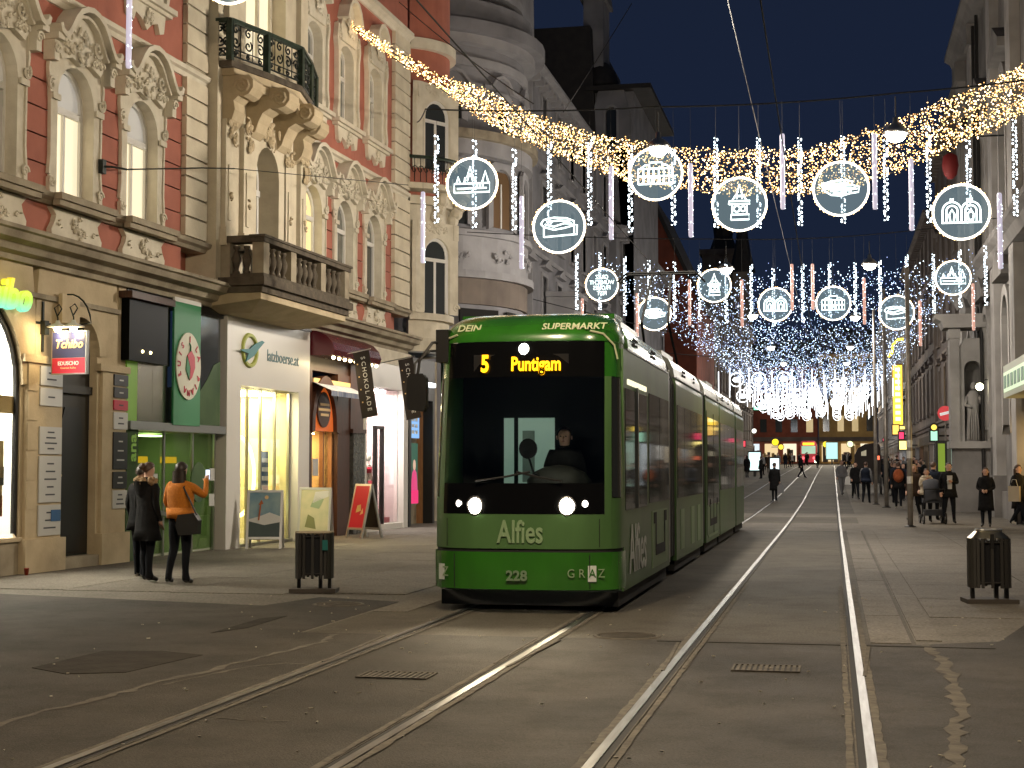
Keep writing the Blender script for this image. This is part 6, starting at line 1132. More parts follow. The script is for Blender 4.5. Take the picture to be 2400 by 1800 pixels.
def poster2(o, w, z0, z1):
    P(o, 'poster', [(-w / 2, z0), (w / 2, z0), (w / 2, z1), (-w / 2, z1)], sand_p)
    P(o, 'poster_leaf', [(-.2, z0 + .1), (.05, z0 + .05), (.0, z0 + .3), (-.14, z0 + .38)], mat('olive_print', (.17, .18, .07), .5), 1); P(o, 'poster_cloud', [(-.05, z1 - .3), (.3, z1 - .15), (.3, z1 - .02), (.0, z1 - .05)], M['plaque'], 1); P(o, 'poster_ring', [(-.1, z0 + .55), (.1, z0 + .5), (.2, z0 + .72), (0, z0 + .8)], mat('sage_print', (.25, .33, .2), .5), 1)
def poster3(o, w, z0, z1):
    P(o, 'poster', [(-w / 2, z0), (w / 2, z0), (w / 2, z1), (-w / 2, z1)], M['crimson']); P(o, 'poster_chocolate', [(-.1, z0 + .35), (.1, z0 + .4), (.05, z0 + .55), (-.08, z0 + .52)], M['tan'], 1)
    P(o, 'poster_bag', [(.08, z0 + .3), (.2, z0 + .34), (.16, z0 + .46)], M['goldtxt'], 2)
a_board(-11.25, 29.5, R(14), 'poster board with a blue sea and sky picture beside the white shopfront', poster1); a_board(-11.15, 32.3, R(8), 'poster board with a pale sand coloured picture in the middle', poster2, .72, 1.22); a_board(-10.75, 34.6, R(-38), 'poster board with a red sheet farthest from the camera', poster3, .66, 1.28)
M['galv'] = mat('galvanised_pole', (.36, .33, .29), .45, metal=.6, col2=(.26, .23, .2), scale=6)
def pole(x, y, h, r, label, lean=0):
    t = thing('steel_pole', (x, y, gz(y)), label, 'pole', 'steel poles along the right track'); MB().lathe([(r, 0), (r, h * .4), (r * .8, h * .41), (r * .8, h), (0, h + .02)], 10).build('shaft', M['galv'], t, True); MB().lathe([(r + .09, 0), (r + .09, .02), (r + .02, .05), (r, .06)], 12).build('foot_plate', M['black'], t)
    return t
p = pole(2.08, 43.9, 7.2, .075, 'nearest thin steel pole left of the pram'); 
for z in (1.2, 1.9, 2.2): MB().lathe([(.078, z), (.079, z + .2)], 10).build('sticker', M['plaque'], p)
pole(2.04, 62, 8.6, .085, 'second thin steel pole beside the red backpack'); pole(1.75, 66, 8.2, .07, 'third thin steel pole standing close behind the second'); pole(-8.3, 118, 8.5, .12, 'dark pole standing in the crowd on the far left')
# no entry sign, yellow sign and other lit signs
s = thing('no_entry_sign', (4.45, 64, 3.85), 'round red no entry sign with white bar before the dark house', 'road sign', rz=R(-8)); o = MB().lathe([(0, 0), (.30, 0), (.30, .03), (0, .03)], 24).build('disc', mat('sign_red', (.6, .015, .03), .4, emit=(1, .03, .05), es=.35), s); o.rotation_euler = (R(90), 0, 0); b = MB().box(-.21, .21, -.045, -.032, -.055, .055).build('bar', mat('sign_white', (.8, .8, .8), .4, emit=(1, 1, 1), es=.4), s); b.rotation_euler.y = R(-14); MB().tube([(0, .03, .3), (0, .03, -3.8)], .035, 8).build('post', M['galv'], s)
s = thing('red_lantern', (3.75, 50, 11.2), 'dull red lantern hanging by the church wall', 'lantern'); MB().lathe([(.08, .4), (.22, .3), (.26, 0), (.2, -.3), (.08, -.42)], 12).build('shade', mat('red_lantern_cloth', (.16, .01, .01), .7, emit=(1, .03, .02), es=.01), s, True); MB().tube([(0, 0, .5), (.3, 0, .9), (1.75, 0, .9)], .025, 5).build('bracket', M['black'], s)
s = thing('yellow_vertical_sign', (5.2, 128, gz(128)), 'tall glowing yellow vertical sign on the right facades', 'sign'); MB().box(-.42, .42, -.2, .2, 4.0, 9.0).build('box', mat('sign_housing', (.3, .2, .03), .5), s); MB().box(-.36, .36, -.24, -.201, 4.1, 8.9).build('face', glow('yellow_face', (1, .62, .05), 2.4, True), s)
for i in range(9): MB().box(-.2, .2, -.26, -.241, 4.4 + .5 * i, 4.7 + .5 * i).build('letter', glow('pale_yellow', (1, .85, .35), 3), s)
MB().tube([(-.7, 0, 9.6), (-.4, 0, 9.9), (-.3, 0, 10.6), (.1, 0, 11.0), (.9, 0, 11.05)], .12, 6).build('swoosh', glow('yellow_swoosh', (1, .7, .06), 2.4), s); MB().box(-.5, .5, -.25, .25, 3.7, 3.95).build('foot', glow('yellow_foot', (1, .75, .2), 2), s); MB().box(.42, .9, -.05, .05, 6, 6.2).build('bracket', M['black'], s)
def lit_sign(nm, x, y, z, w, h, col, es, label, rnd_=False):
    t = thing(nm, (x, y, z), label, 'sign', 'small lit signs along the far street'); w *= .5; h *= .5; m = glow('sign_%d' % len(bpy.data.materials), col, es * .7)
    if rnd_: MB().lathe([(0, -.1), (w / 2, -.1), (w / 2, .1), (0, .1)], 14).build('face', m, t).rotation_euler = (R(90), 0, 0); MB().lathe([(w / 2 + .02, -.07), (w / 2 + .07, 0), (w / 2 + .02, .07)], 14).build('rim', M['black'], t).rotation_euler = (R(90), 0, 0)
    else: MB().box(-w / 2, w / 2, -.1, -.02, -h / 2, h / 2).build('face', m, t); MB().box(-w / 2 - .08, w / 2 + .08, -.019, .12, -h / 2 - .08, h / 2 + .08).build('case', M['black'], t)
    MB().tube([(0, .1, 0), (math.copysign(w * .5 + .8, x), .1, 0)], .04, 5).build('arm', M['black'], t)
for a_ in (('hanging_sign', -7.6, 166, 8.1, 2.4, .6, (.3, 1, .55), 2.6, 'long green lit sign under the far white lights'), ('hanging_sign', -7.4, 150, 5.3, .9, .9, (1, .95, .8), 3, 'round white lit sign on the far left', True), ('hanging_sign', -6.4, 178, 4.7, 1.5, 1.5, (1, .75, .02), 2.4, 'round yellow sign on the far left', True), ('hanging_sign', -5.9, 182, 4.2, 1.2, 1.2, (1, .7, .05), 2.2, 'lower yellow sign on the far left', True), ('hanging_sign', -7.9, 140, 3.9, .8, 1.0, (1, .08, .12), 1.8, 'small red lit sign on the far left'), ('hanging_sign', -.9, 214, 5.0, 1.6, 1.3, (1, .75, .02), 2.4, 'yellow stop sign near the middle of the street end', True), ('hanging_sign', 2.2, 200, 4.8, 1.5, 1.5, (.85, 1, .5), 2.6, 'pale green round sign near the ochre house', True), ('hanging_sign', 4.9, 150, 4.4, .9, .9, (1, .1, .2), 2.2, 'red round sign on the far right', True), ('hanging_sign', 4.6, 108, 3.9, .6, .9, (1, .05, .15), 2.2, 'small crimson sign below the yellow one'), ('hanging_sign', 4.9, 112, 3.3, 1.1, 1.2, (1, .8, .25), 3, 'square amber lit sign below the tall yellow one'), ('hanging_sign', 4.7, 120, 4.6, .9, 1.4, (1, .6, .12), 2.4, 'upright orange lit sign left of the steel pole'), ('hanging_sign', 4.5, 72, 3.5, .5, .5, (1, .72, .1), 2.2, 'small round amber sign under the no entry sign', True), ('hanging_sign', 4.75, 76, 3.2, .6, .9, (.5, 1, .7), 1.6, 'mint green sign right of the crowd')): lit_sign(*a_)
def lit_panel(x, y, w, h, col, es, label, z=.5):
    t = thing('lit_poster_panel', (x, y, gz(y)), label, 'poster panel', 'lit poster panels'); MB().box(-w / 2 - .08, w / 2 + .08, .0, .2, z - .12, z + h + .12).build('case', M['black'], t); MB().box(-w / 2, w / 2, -.03, -.001, z, z + h).build('face', glow('panel_%d' % len(bpy.data.materials), col, es, True), t); MB().box(-.1, .1, .02, .18, 0, z - .12).build('foot', M['black'], t)
lit_panel(-6.0, 122, .9, 1.4, (.75, 1, .98), 1.6, 'white lit poster panel behind the crowd on the left'); lit_panel(-4.6, 126, .7, .9, (.8, .95, 1), 1.6, 'smaller bluish lit panel right of the white one'); lit_panel(-.1, 212, 1.5, 2.2, (.55, 1, .95), 1.0, 'tall turquoise lit panel at the street end', .8); lit_panel(4.2, 62.8, .26, 1.1, (.50, .75, .06), .4, 'lime green lit panel beside the statue pillar', 1.4)
dtm = thing('distant_tram', (-3.3, 219, gz(219)), 'small distant tram with red front and orange display', 'tram'); MB().prism([(-1.15, .3), (1.15, .3), (1.15, 2.9), (.9, 3.3), (-.9, 3.3), (-1.15, 2.9)], 'y', 0, 14).build('body', M['crimson'], dtm); MB().box(-.95, .95, -.03, -.001, 1.5, 2.6).build('windshield', mat('lit_cab_glass', (.2, .3, .25), .3, emit=(.45, .7, .5), es=.7), dtm); MB().box(-.8, .8, -.05, -.001, 2.7, 3.05).build('display', glow('amber_display', (1, .45, .02), 2.5), dtm)
for x in (-.75, .75): MB().ell((x, -.05, .9), (.2, .06, .2), 8, 6).build('lamp', glow('red_lamp', (1, .1, .12), 3), dtm)
MB().ell((1.0, -.1, .45), (.22, .06, .22), 8, 6).build('headlamp', glow('greenish_lamp', (.9, 1, .7), 6), dtm)
# dark hooded carriage in the crowd
cg = thing('hooded_carriage', (1.72, 80, gz(80)), 'black hooded carriage standing among the pedestrians', 'carriage')
m = MB(); m.prism([(-.62, 1.0), (.66, 1.0), (.66, 2.35), (.6, 2.52), (.35, 2.6), (-.1, 2.55), (-.45, 2.35), (-.62, 2.0)], 'y', 0, 1.6); m.build('hood', M['flag'], cg); MB().box(-.6, .64, -.3, 1.8, .55, 1.0).build('body', M['black'], cg); MB().prism([(-.3, 1.95), (-.05, 1.95), (-.05, 2.25), (-.3, 2.15)], 'y', -.02, -.001).build('hood_window', mat('hood_window', (.4, .38, .3), .4, emit=(1, .9, .6), es=.25), cg); MB().box(.5, .6, -.03, -.001, 1.75, 1.95).build('tail_lamp', glow('tail_lamp', (1, .18, .08), 2), cg)
for x in (-.62, .66):
    for y in (-.1, 1.6):
        w = MB().lathe([(.38, -.03), (.42, -.03), (.42, .03), (.38, .03)], 20).build('wheel', M['black'], cg); w.location = (x, y, .42); w.rotation_euler = (0, R(90), 0)
        for k in range(6): MB().bar((0, 0, 0), (.39 * math.cos(k * 1.047), .39 * math.sin(k * 1.047), 0), .03, .02).build('spoke', M['black'], w)
cup = MB().lathe([(.028, 0), (.038, .10), (.04, .10), (.04, .105), (0, .105)], 12).build('paper_cup', mat('red_cup', (.42, .05, .02), .6), None, True, lp(21.33, -.3, .008)); tag(cup, 'small red paper cup on the ground below the lit arched window', 'cup')
# ---------------------------------------------------------------- people
M['skin'] = mat('skin', (.50, .30, .22), .6); M['cloth_bk'] = mat('black_cloth', (.008, .008, .0085), .9, col2=(.014, .014, .015), scale=9, spec=.12, bump=.5, bscale=14); M['jean'] = mat('dark_trousers', (.009, .010, .013), .9, spec=.12); M['shoe'] = mat('black_leather', (.012, .011, .010), .5); M['hair_dk'] = mat('dark_hair', (.016, .010, .007), .5, col2=(.03, .018, .012), scale=30); M['hair_br'] = mat('brown_hair', (.045, .022, .012), .55, col2=(.07, .035, .02), scale=30)
M['orange'] = mat('orange_knit', (.52, .17, .012), .9, col2=(.42, .13, .01), scale=40, bump=.4, bscale=60); M['fur'] = mat('fur_trim', (.36, .24, .13), .95, col2=(.22, .14, .07), scale=40, bump=.8, bscale=70)
M['grey_c'] = mat('grey_cloth', (.16, .16, .165), .9); M['beige_c'] = mat('beige_cloth', (.40, .34, .25), .9); M['rust_c'] = mat('rust_cloth', (.30, .07, .02), .9); M['navy_c'] = mat('navy_cloth', (.012, .016, .028), .9, spec=.15); M['shirt'] = mat('pale_shirt', (.42, .42, .42), .9); M['wshoe'] = mat('pale_shoes', (.5, .47, .4), .7); M['brown_c'] = mat('brown_cloth', (.035, .022, .015), .9, spec=.15)
BASE = dict(pel=((0, 0, .95), .135), sp=((0, 0, 1.10), .125), ch=((0, .01, 1.28), .145), nk0=((0, .01, 1.43), .075), nk=((0, 0, 1.50), .055), hd=((0, -.02, 1.575), .082), ht=((0, -.015, 1.64), .088), tp=((0, 0, 1.69), .06))
def pose(la=None, ra=None, ll=None, rl=None, fingers=False):
    J = dict(BASE); E = [('pel', 'sp', 'top'), ('sp', 'ch', 'top'), ('ch', 'nk0', 'top'), ('nk0', 'nk', 'skin'), ('nk', 'hd', 'skin'), ('hd', 'ht', 'skin'), ('ht', 'tp', 'skin')]
    for s, A, Lg, n in ((-1, la, ll, 'l'), (1, ra, rl, 'r')):
        A = A or [(.24, 0, 1.12), (.25, -.06, .88)]; Lg = Lg or [(.10, -.01, .50), (.10, .02, .09)]
        J[n + 'sh'] = ((s * .165, .01, 1.39), .075); J[n + 'el'] = ((s * A[0][0], A[0][1], A[0][2]), .052); J[n + 'wr'] = ((s * A[1][0], A[1][1], A[1][2]), .034)
        e = Vector(J[n + 'el'][0]); w = Vector(J[n + 'wr'][0]); d = (w - e).normalized(); J[n + 'pm'] = (tuple(w + d * .06), .036)
        E += [('ch', n + 'sh', 'top'), (n + 'sh', n + 'el', 'top'), (n + 'el', n + 'wr', 'top'), (n + 'wr', n + 'pm', 'skin')]
        if fingers:
            side = d.cross(Vector((0, 1, .2))).normalized()
            for k, (o_, l_) in enumerate(((-.027, .065), (-.009, .08), (.009, .075), (.026, .055))):
                a = w + d * .085 + side * o_; b = a + d * l_ * .55 + Vector((0, -.008, 0)); c = b + d * l_ * .35 + Vector((0, -.018, -.004))
                J[n + 'f%d' % k] = (tuple(a), .011); J[n + 'g%d' % k] = (tuple(b), .0095); J[n + 'h%d' % k] = (tuple(c), .008); E += [(n + 'pm', n + 'f%d' % k, 'skin'), (n + 'f%d' % k, n + 'g%d' % k, 'skin'), (n + 'g%d' % k, n + 'h%d' % k, 'skin')]
            a = w + d * .03 + side * .045; b = a + d * .04 + side * .02; J[n + 't0'] = (tuple(a), .013); J[n + 't1'] = (tuple(b), .010); E += [(n + 'wr', n + 't0', 'skin'), (n + 't0', n + 't1', 'skin')]
        else:
            J[n + 'hn'] = (tuple(w + d * .14 + Vector((0, -.01, 0))), .026); J[n + 'th'] = (tuple(w + d * .09 + Vector((-s * .03, -.03, 0))), .014); E += [(n + 'pm', n + 'hn', 'skin'), (n + 'pm', n + 'th', 'skin')]
        J[n + 'hp'] = ((s * .085, 0, .88), .105); J[n + 'kn'] = ((s * Lg[0][0], Lg[0][1], Lg[0][2]), .068); an = Vector((s * Lg[1][0], Lg[1][1], Lg[1][2])); J[n + 'cf'] = (tuple(Vector(J[n + 'kn'][0]).lerp(an, .35) + Vector((0, .015, 0))), .060); J[n + 'an'] = (tuple(an), .042)
        J[n + 'he'] = (tuple(an + Vector((0, .035, -.05))), .036); J[n + 'to'] = (tuple(an + Vector((s * .02, -.15, -.055))), .034)
        E += [('pel', n + 'hp', 'leg'), (n + 'hp', n + 'kn', 'leg'), (n + 'kn', n + 'cf', 'leg'), (n + 'cf', n + 'an', 'leg'), (n + 'an', n + 'he', 'shoe'), (n + 'an', n + 'to', 'shoe')]
    return J, E
REG = ['top', 'leg', 'skin', 'shoe']
def body_mesh(J, E, name='body', sub=1):
    names = list(J); ix = {n: i for i, n in enumerate(names)}; me = bpy.data.meshes.new(name); me.from_pydata([J[n][0] for n in names], [(ix[a], ix[b]) for a, b, _ in E], []); o = bpy.data.objects.new(name, me); COL.objects.link(o)
    md = o.modifiers.new('skin', 'SKIN'); md.use_smooth_shade = True
    for i, n in enumerate(names): v = me.skin_vertices[0].data[i]; v.radius = (J[n][1], J[n][1]); v.use_root = (n == 'pel')
    o.modifiers.new('sub', 'SUBSURF').levels = sub; dg = bpy.context.evaluated_depsgraph_get(); out = bpy.data.meshes.new_from_object(o.evaluated_get(dg)); bpy.data.objects.remove(o); bpy.data.meshes.remove(me)
    out.name = name; segs = [(Vector(J[a][0]), Vector(J[b][0]), (J[a][1] + J[b][1]) / 2, REG.index(k)) for a, b, k in E]
    out.materials.clear()
    for _ in REG: out.materials.append(None)
    mi = []
    for p in out.polygons:
        c = p.center; best = (9, 0)
        for a, b, r, k in segs:
            d = b - a; t = max(0, min(1, (c - a).dot(d) / max(1e-9, d.length_squared))); q = (c - a - d * t).length - r * .9
            if q < best[0]: best = (q, k)
        mi.append(best[1])
    out.polygons.foreach_set('material_index', mi); out.polygons.foreach_set('use_smooth', [True] * len(mi)); return out
def hair_mesh(kind):
    m = MB(); th = lambda u, v: v * (1.42 + .62 * math.sin(u * 6.283)); m.grid(lambda u, v: (.094 * math.sin(th(u, v)) * math.cos(u * 6.283), -.008 + .106 * math.sin(th(u, v)) * math.sin(u * 6.283), 1.622 + .108 * math.cos(th(u, v))), 16, 8)
    if kind == 'long':
        m.grid(lambda u, v: ((.10 + .02 * v) * math.cos(math.pi * u), .045 + .07 * math.sin(math.pi * u), 1.60 - .34 * v), 10, 6); m.grid(lambda u, v: ((.10 + .015 * v) * math.cos(math.pi * u), .03 + .055 * math.sin(math.pi * u), 1.60 - .33 * v), 10, 6, flip=True)
    if kind == 'bun': m.ell((0, .10, 1.66), (.055, .05, .055), 8, 6)
    return m.data('hair', M['hair_dk'], True)
HAIR = {k: hair_mesh(k) for k in ('short', 'long', 'bun')}
def face_mesh():
    m = MB(); m.ell((0, -.108, 1.585), (.012, .018, .022), 6, 5, 0)
    for s in (-1, 1): m.ell((s * .032, -.098, 1.605), (.012, .006, .007), 6, 4, 1); m.ell((s * .09, -.005, 1.59), (.012, .02, .028), 6, 4, 0)
    m.ell((0, -.1, 1.545), (.022, .006, .006), 6, 4, 2); return m.data('face', [M['skin'], M['dark'], mat('lips', (.30, .10, .08), .6)], True)
FACE = face_mesh()
def coat_mesh(zb, flare=1.0, open_=False, name='coat'):
    m = MB(); pr = [(.20 * flare, zb), (.195, zb + .15), (.18, .98), (.172, 1.10), (.185, 1.25), (.19, 1.34), (.15, 1.42), (.085, 1.46)]
    m.lathe(pr, 16, (0, .005, 0), sx=1.12, sy=.78); return m.data(name, M['cloth_bk'], True)
BODY = {}
def body(kind):
    if kind not in BODY: BODY[kind] = body_mesh(*POSES[kind])
    return BODY[kind]
POSES = {
 'stand': pose(), 'close': pose(ll=[(.075, 0, .5), (.07, .02, .09)], rl=[(.075, -.01, .5), (.08, -.03, .09)], la=[(.235, .03, 1.13), (.22, -.05, .90)], ra=[(.235, .03, 1.13), (.22, -.05, .90)], fingers=True),
 'walk': pose(la=[(.23, .06, 1.13), (.24, -.02, .90)], ra=[(.23, -.05, 1.13), (.22, -.2, .93)], ll=[(.09, -.16, .52), (.08, -.30, .10)], rl=[(.09, .02, .49), (.09, .26, .14)]), 'walk2': pose(la=[(.23, -.06, 1.13), (.22, -.2, .94)], ra=[(.23, .08, 1.13), (.24, .04, .9)], ll=[(.09, .05, .49), (.09, .24, .13)], rl=[(.09, -.12, .52), (.09, -.22, .10)]),
 'hands': pose(la=[(.24, .02, 1.13), (.07, -.20, 1.05)], ra=[(.24, .02, 1.13), (.07, -.21, 1.06)], fingers=True), 'cup': pose(la=[(.25, .02, 1.13), (.24, -.08, .90)], ra=[(.24, -.02, 1.14), (.05, -.22, 1.19)], ll=[(.12, -.02, .5), (.15, 0, .09)], rl=[(.12, 0, .5), (.14, .04, .09)], fingers=True), 'mouth': pose(la=[(.22, -.08, 1.15), (.06, -.20, 1.34)], ra=[(.22, -.08, 1.15), (.05, -.20, 1.33)], fingers=True),
 'photo': pose(la=[(.25, -.02, 1.15), (.20, -.16, 1.0)], ra=[(.36, -.06, 1.24), (.27, -.24, 1.46)], ll=[(.11, -.02, .5), (.16, .05, .10)], rl=[(.09, -.02, .5), (.08, -.02, .09)], fingers=True)}
def person(x, y, rz, label, kind='stand', h=1.7, top='cloth_bk', leg='jean', shoe='shoe', hair='short', hm='hair_dk', coat=None, coatm=None, z=None, face=True, group=None):
    t = thing('person', (x, y, (gz(y) if z is None else z) + .008), label, 'person', group, R(rz)); s = h / 1.75; t.scale = (s, s, s)
    b = put('body', body(kind), t)
    for i, k in enumerate((top, leg, 'skin', shoe)): b.material_slots[i].link = 'OBJECT'; b.material_slots[i].material = M[k]
    hm_ = put('hair', HAIR[hair], t); hm_.material_slots[0].link = 'OBJECT'; hm_.material_slots[0].material = M[hm]
    if face: put('face', FACE, t)
    if coat is not None: c = put('coat', COATS[coat], t); c.material_slots[0].link = 'OBJECT'; c.material_slots[0].material = M[coatm or top]
    return t
COATS = {'long': coat_mesh(.48, 1.05), 'hip': coat_mesh(.74, 1.12), 'parka': coat_mesh(.60, 1.18), 'jacket': coat_mesh(.88, 1.0), 'sweater': coat_mesh(.93, .9)}
# rz = 0 faces the camera (-y); 180 faces away
p1 = person(-9.5, 20.3, 150, 'person in a long black parka with fur trimmed hood seen from behind', 'close', 1.72, 'cloth_bk', hair='bun', hm='hair_br', coat='parka', face=False)
m = MB()
for i in range(60): a = rnd.uniform(-.3, math.pi + .3); q = .165 + rnd.uniform(-.02, .02); m.ell((q * math.cos(a) * 1.05, .02 + q * math.sin(a) * .8, 1.455 + rnd.uniform(-.035, .035)), rnd.uniform(.025, .045), 6, 4)
m.build('fur_trim', M['fur'], p1, True); m = MB(); m.grid(lambda u, v: (.17 * math.cos(math.pi * u) * (1 - .2 * v), .05 + (.17 * (1 - .3 * v)) * math.sin(math.pi * u), 1.45 - .2 * v), 10, 4); m.build('hood', M['cloth_bk'], p1, True)
p2 = person(-8.85, 19.95, 172, 'person in an orange sweater raising a phone, seen from behind', 'photo', 1.72, 'orange', hair='long', coat='sweater', face=False)
a2 = R(172)
def at2(x, y, z): s = 1.72 / 1.75; return (-8.85 + s * (x * math.cos(a2) - y * math.sin(a2)), 19.95 + s * (x * math.sin(a2) + y * math.cos(a2)), z * s + .008)
# the raised arm is the person's own right, seen on the left when facing away: mirror the pose
p2.scale.x *= -1
def at2(x, y, z): s = 1.72 / 1.75; x = -x; return (-8.85 + s * (x * math.cos(a2) - y * math.sin(a2)), 19.95 + s * (x * math.sin(a2) + y * math.cos(a2)), z * s + .008)
ph = thing('phone', at2(.255, -.30, 1.545), 'lit phone held up by the person in orange', 'phone', rz=a2); MB().box(-.037, .037, -.005, .004, -.075, .075).build('case', M['dark'], ph); MB().box(-.033, .033, .0045, .006, -.068, .068).build('screen', glow('phone_screen', (.75, .85, 1), 1.6), ph)
bg_ = thing('handbag', at2(.20, .10, .86), 'black shoulder bag hanging at the hip of the person in orange', 'bag', rz=a2); m = MB(); m.prism([(-.16, -.14), (.14, -.16), (.19, -.02), (.15, .12), (-.1, .15), (-.17, .05)], 'y', -.05, .05); m.build('pouch', M['shoe'], bg_); MB().tube([(-.12, 0, .12), (-.02, .03, .34), (.08, .02, .50), (.07, -.10, .57), (.1, -.2, .4), (.12, -.05, .1)], .013, 5).build('strap', M['shoe'], bg_)
person(-9.86, 20.85, 165, 'person half hidden behind the black parka, with a pale shoe', 'close', 1.68, 'cloth_bk', shoe='wshoe', hair='short', coat='hip', face=False)
person(4.1, 44.0, -14, 'person in a knee length black coat standing with hands joined on the right', 'hands', 1.66, 'cloth_bk', hair='long', hm='hair_br', coat='long')
pm = person(3.28, 46.2, 6, 'person in an open dark jacket and pale shirt holding a cup', 'cup', 1.80, 'cloth_bk', hair='short', coat='hip'); MB().prism([(-.055, .98), (.055, .98), (.075, 1.36), (-.075, 1.36)], 'y', -.165, -.148).build('shirt_front', M['shirt'], pm)
cp = MB().lathe([(.025, 0), (.036, .09), (.038, .09), (0, .092)], 10).build('paper_cup', M['whitetxt'], None, True, (3.24, 45.93, 1.20)); tag(cp, 'pale cup in the hand of the person with the open jacket', 'cup')
pw = person(2.72, 47.3, 8, 'person in a beige scarf behind the pram, hands at the mouth', 'mouth', 1.62, 'beige_c', hair='long', hm='hair_br', coat='jacket'); MB().tube([(.12 * math.cos(a), .02 + .1 * math.sin(a), 1.46) for a in [i * .52 for i in range(12)]], .045, 6, True).build('scarf', M['beige_c'], pw, True)
person(3.0, 48.6, 160, 'person in a dark coat behind the pram pair, back turned', 'stand', 1.82, 'navy_c', hair='short', hm='hair_br', coat='hip', face=False); person(2.45, 48.9, -20, 'person with pale hair in a dark coat left of the pram', 'walk', 1.74, 'brown_c', hair='long', hm='fur', coat='hip')
person(4.98, 44.3, 60, 'person walking out of the right edge in a dark coat and pale shoes', 'walk', 1.74, 'cloth_bk', shoe='wshoe', hair='long', hm='hair_br', coat='hip'); person(5.15, 45.6, 20, 'person in a red scarf at the right edge behind the walker', 'stand', 1.7, 'cloth_bk', hair='short', coat='long')
tb = thing('tote_bag', (4.86, 44.1, .72), 'white flat bag carried by the walker at the right edge', 'bag', rz=R(60)); MB().box(-.04, .04, -.16, .16, 0, .42).build('sack', M['beige_c'], tb); MB().tube([(0, -.1, .42), (0, -.05, .6), (0, .05, .6), (0, .1, .42)], .01, 5).build('handle', M['wshoe'], tb)
pb = person(2.42, 60, 175, 'person with a rust red backpack walking away by the steel pole', 'walk2', 1.8, 'cloth_bk', shoe='wshoe', face=False, hm='hair_br', coat='hip'); bp_ = thing('backpack', (2.42, 59.82, 1.05 + gz(60)), 'rust red round backpack on the walker by the pole', 'backpack'); MB().ell((0, 0, .22), (.2, .12, .26), 12, 8).build('pack', M['rust_c'], bp_, True); MB().ell((0, -.1, .14), (.13, .05, .11), 10, 6).build('pocket', M['rust_c'], bp_, True)
person(1.36, 66.5, 170, 'person in dark clothes with a flat cap walking away left of the poles', 'walk', 1.8, 'grey_c', leg='jean', hm='hair_br', face=False, coat='jacket', coatm='navy_c'); person(1.0, 72, 10, 'person in black walking towards the camera left of the carriage', 'walk2', 1.74, 'cloth_bk', coat='hip'); person(.42, 78, 15, 'person in pale grey walking beside the right track with a white bag', 'walk', 1.76, 'grey_c', leg='grey_c', coat='jacket', hm='hair_br')
sb_ = MB().prism([(-.16, 0), (.16, 0), (.12, .34), (.03, .42), (-.1, .36)], 'y', -.06, .06).build('shopping_bag', M['whitetxt'], None, False, (.72, 77.8, .85)); tag(sb_, 'white carrier bag held by the person in pale grey', 'bag')
person(-2.55, 69.5, 170, 'person in a long black coat standing on the left track', 'close', 1.74, 'cloth_bk', coat='long', hm='hair_br', face=False); hb = MB().prism([(-.14, 0), (.14, 0), (.14, .3), (.0, .45), (-.14, .3)], 'y', -.05, .05).build('shopping_bag', M['grey_c'], None, False, (-2.28, 69.3, .55)); tag(hb, 'small grey bag held by the person on the left track', 'bag')
person(-2.3, 116, 80, 'person in black striding across the far tracks', 'walk', 1.75, 'cloth_bk', coat='hip'); person(-1.6, 168, 170, 'small dark person walking between the far rails', 'walk2', 1.75, 'cloth_bk', coat='hip', face=False)
tops = ['cloth_bk', 'navy_c', 'brown_c', 'cloth_bk', 'grey_c', 'cloth_bk']
OR2 = ORD + ['eighteenth', 'nineteenth', 'twentieth', 'twenty-first', 'twenty-second', 'twenty-third', 'twenty-fourth', 'twenty-fifth', 'twenty-sixth']
CN = {'cloth_bk': 'black', 'navy_c': 'navy', 'brown_c': 'brown', 'grey_c': 'grey'}
def crowd(n, x0, x1, y0, y1, label, group, seed):
    r = random.Random(seed); L = ['stand', 'walk', 'walk2', 'close']; made = []
    for i in range(n):
        tp_ = r.choice(tops); cl_ = r.choice(('hip', 'long', 'jacket'))
        made.append((person(r.uniform(x0, x1), y0 + (y1 - y0) * (i + r.random()) / n, r.choice((0, 180, 20, 160, 90, -90)) + r.uniform(-25, 25), label, r.choice(L), r.uniform(1.62, 1.84), tp_, hair=r.choice(('short', 'long')), hm=r.choice(('hair_dk', 'hair_br')), coat=cl_, face=False, group=group), tp_, cl_))
    for i, (o, tp_, cl_) in enumerate(sorted(made, key=lambda q: q[0].location.x / q[0].location.y)): o['label'] = '%s from the left in the %s, in a %s %s' % (OR2[i], group, CN[tp_], {'long': 'long coat', 'hip': 'short coat', 'jacket': 'jacket'}[cl_])
crowd(13, -7.8, -4.7, 104, 150, 'dark figure in the crowd left of the tracks beyond the tram', 'crowd left of the tracks', 3); crowd(7, -5.4, -2.0, 168, 205, 'tiny dark figure far down the street left of the rails', 'far pedestrians on the left', 4)
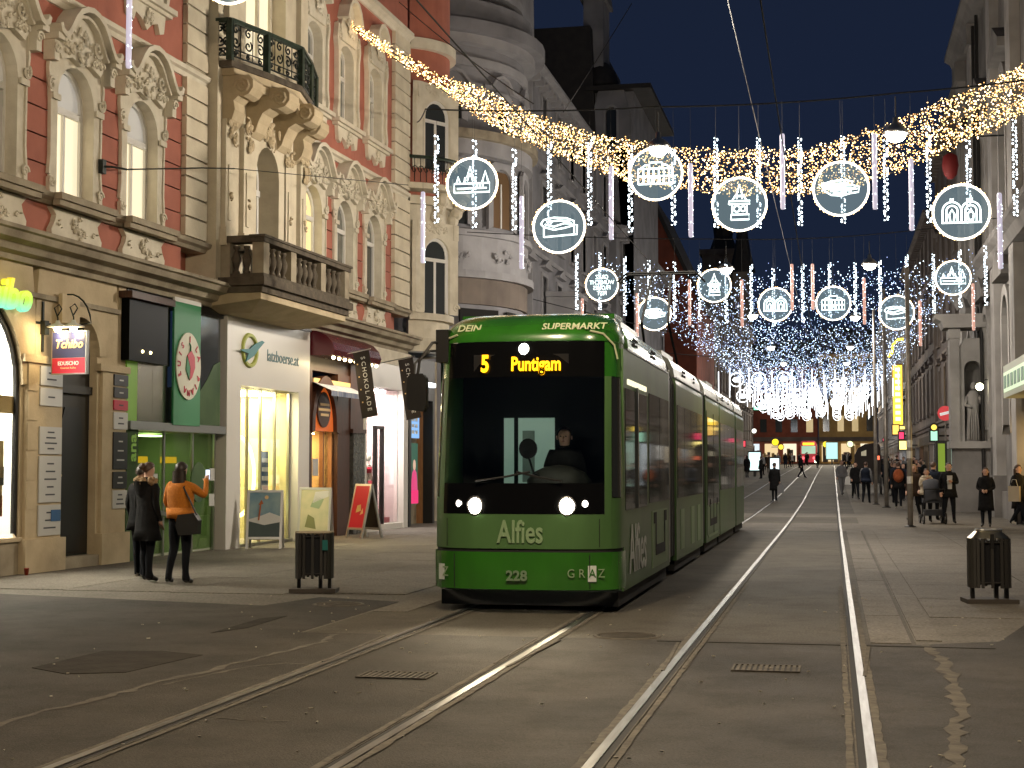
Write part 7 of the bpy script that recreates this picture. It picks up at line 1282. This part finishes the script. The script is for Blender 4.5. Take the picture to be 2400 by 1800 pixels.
crowd(26, 2.4, 5.2, 64, 104, 'dark figure in the crowd between the poles and the statue pillar', 'crowd on the right', 9); crowd(9, .8, 4.8, 110, 190, 'tiny dark figure in the far crowd behind the carriage', 'far pedestrians on the right', 12)
# driver seen dimly in the cab
dv = person(TX + .30, TY + 1.15, 0, 'tram driver sitting dimly behind the windshield', 'hands', 1.7, 'cloth_bk', z=.42, hm='hair_dk', coat='jacket')
# pram
st = thing('pram', (2.84, 46.35, .008), 'dark grey pram with raised hood facing away from the camera', 'pram', rz=R(4)); M['pram'] = mat('pram_cloth', (.03, .032, .04), .85)
m = MB(); m.grid(lambda u, v: (.27 * (1 - 2 * u), -.22 + .5 * v ** 1.6 + .06 * math.sin(math.pi * u) * -1, .72 + .62 * math.sin(min(1.35, v * 1.5)) - .10 * (2 * u - 1) ** 2), 8, 8); m.grid(lambda u, v: (.27 * (1 - 2 * u), -.20 + .5 * v ** 1.6 - .05 * math.sin(math.pi * u), .71 + .60 * math.sin(min(1.35, v * 1.5)) - .10 * (2 * u - 1) ** 2), 8, 8, flip=True); m.build('hood', M['pram'], st, True)
MB().box(-.26, .26, -.2, .45, .62, .74).build('seat', M['pram'], st); MB().box(-.24, .24, -.16, .5, .25, .42).build('basket', M['pram'], st)
for s in (-1, 1): MB().tube([(s * .29, -.38, 1.02), (s * .28, -.2, .75), (s * .27, .1, .45), (s * .27, .5, .16)], .015, 6).build('frame_bar', M['black'], st); MB().tube([(s * .27, .1, .45), (s * .29, -.3, .16)], .015, 6).build('frame_bar', M['black'], st)
MB().tube([(-.29, -.38, 1.02), (.29, -.38, 1.02)], .02, 6).build('push_bar', M['black'], st)
for s in (-1, 1):
    for y, r__ in ((-.3, .15), (.5, .11)): w = MB().tube([(r__ * math.cos(a), r__ * math.sin(a), 0) for a in [i * math.pi / 9 for i in range(18)]], .028, 6, True).build('wheel', M['black'], st); w.location = (s * .31, y, r__ + .028); w.rotation_euler = (0, R(90), 0); MB().lathe([(0, -.02), (.05, -.02), (.05, .02), (0, .02)], 10).build('hub', M['alu'], w)
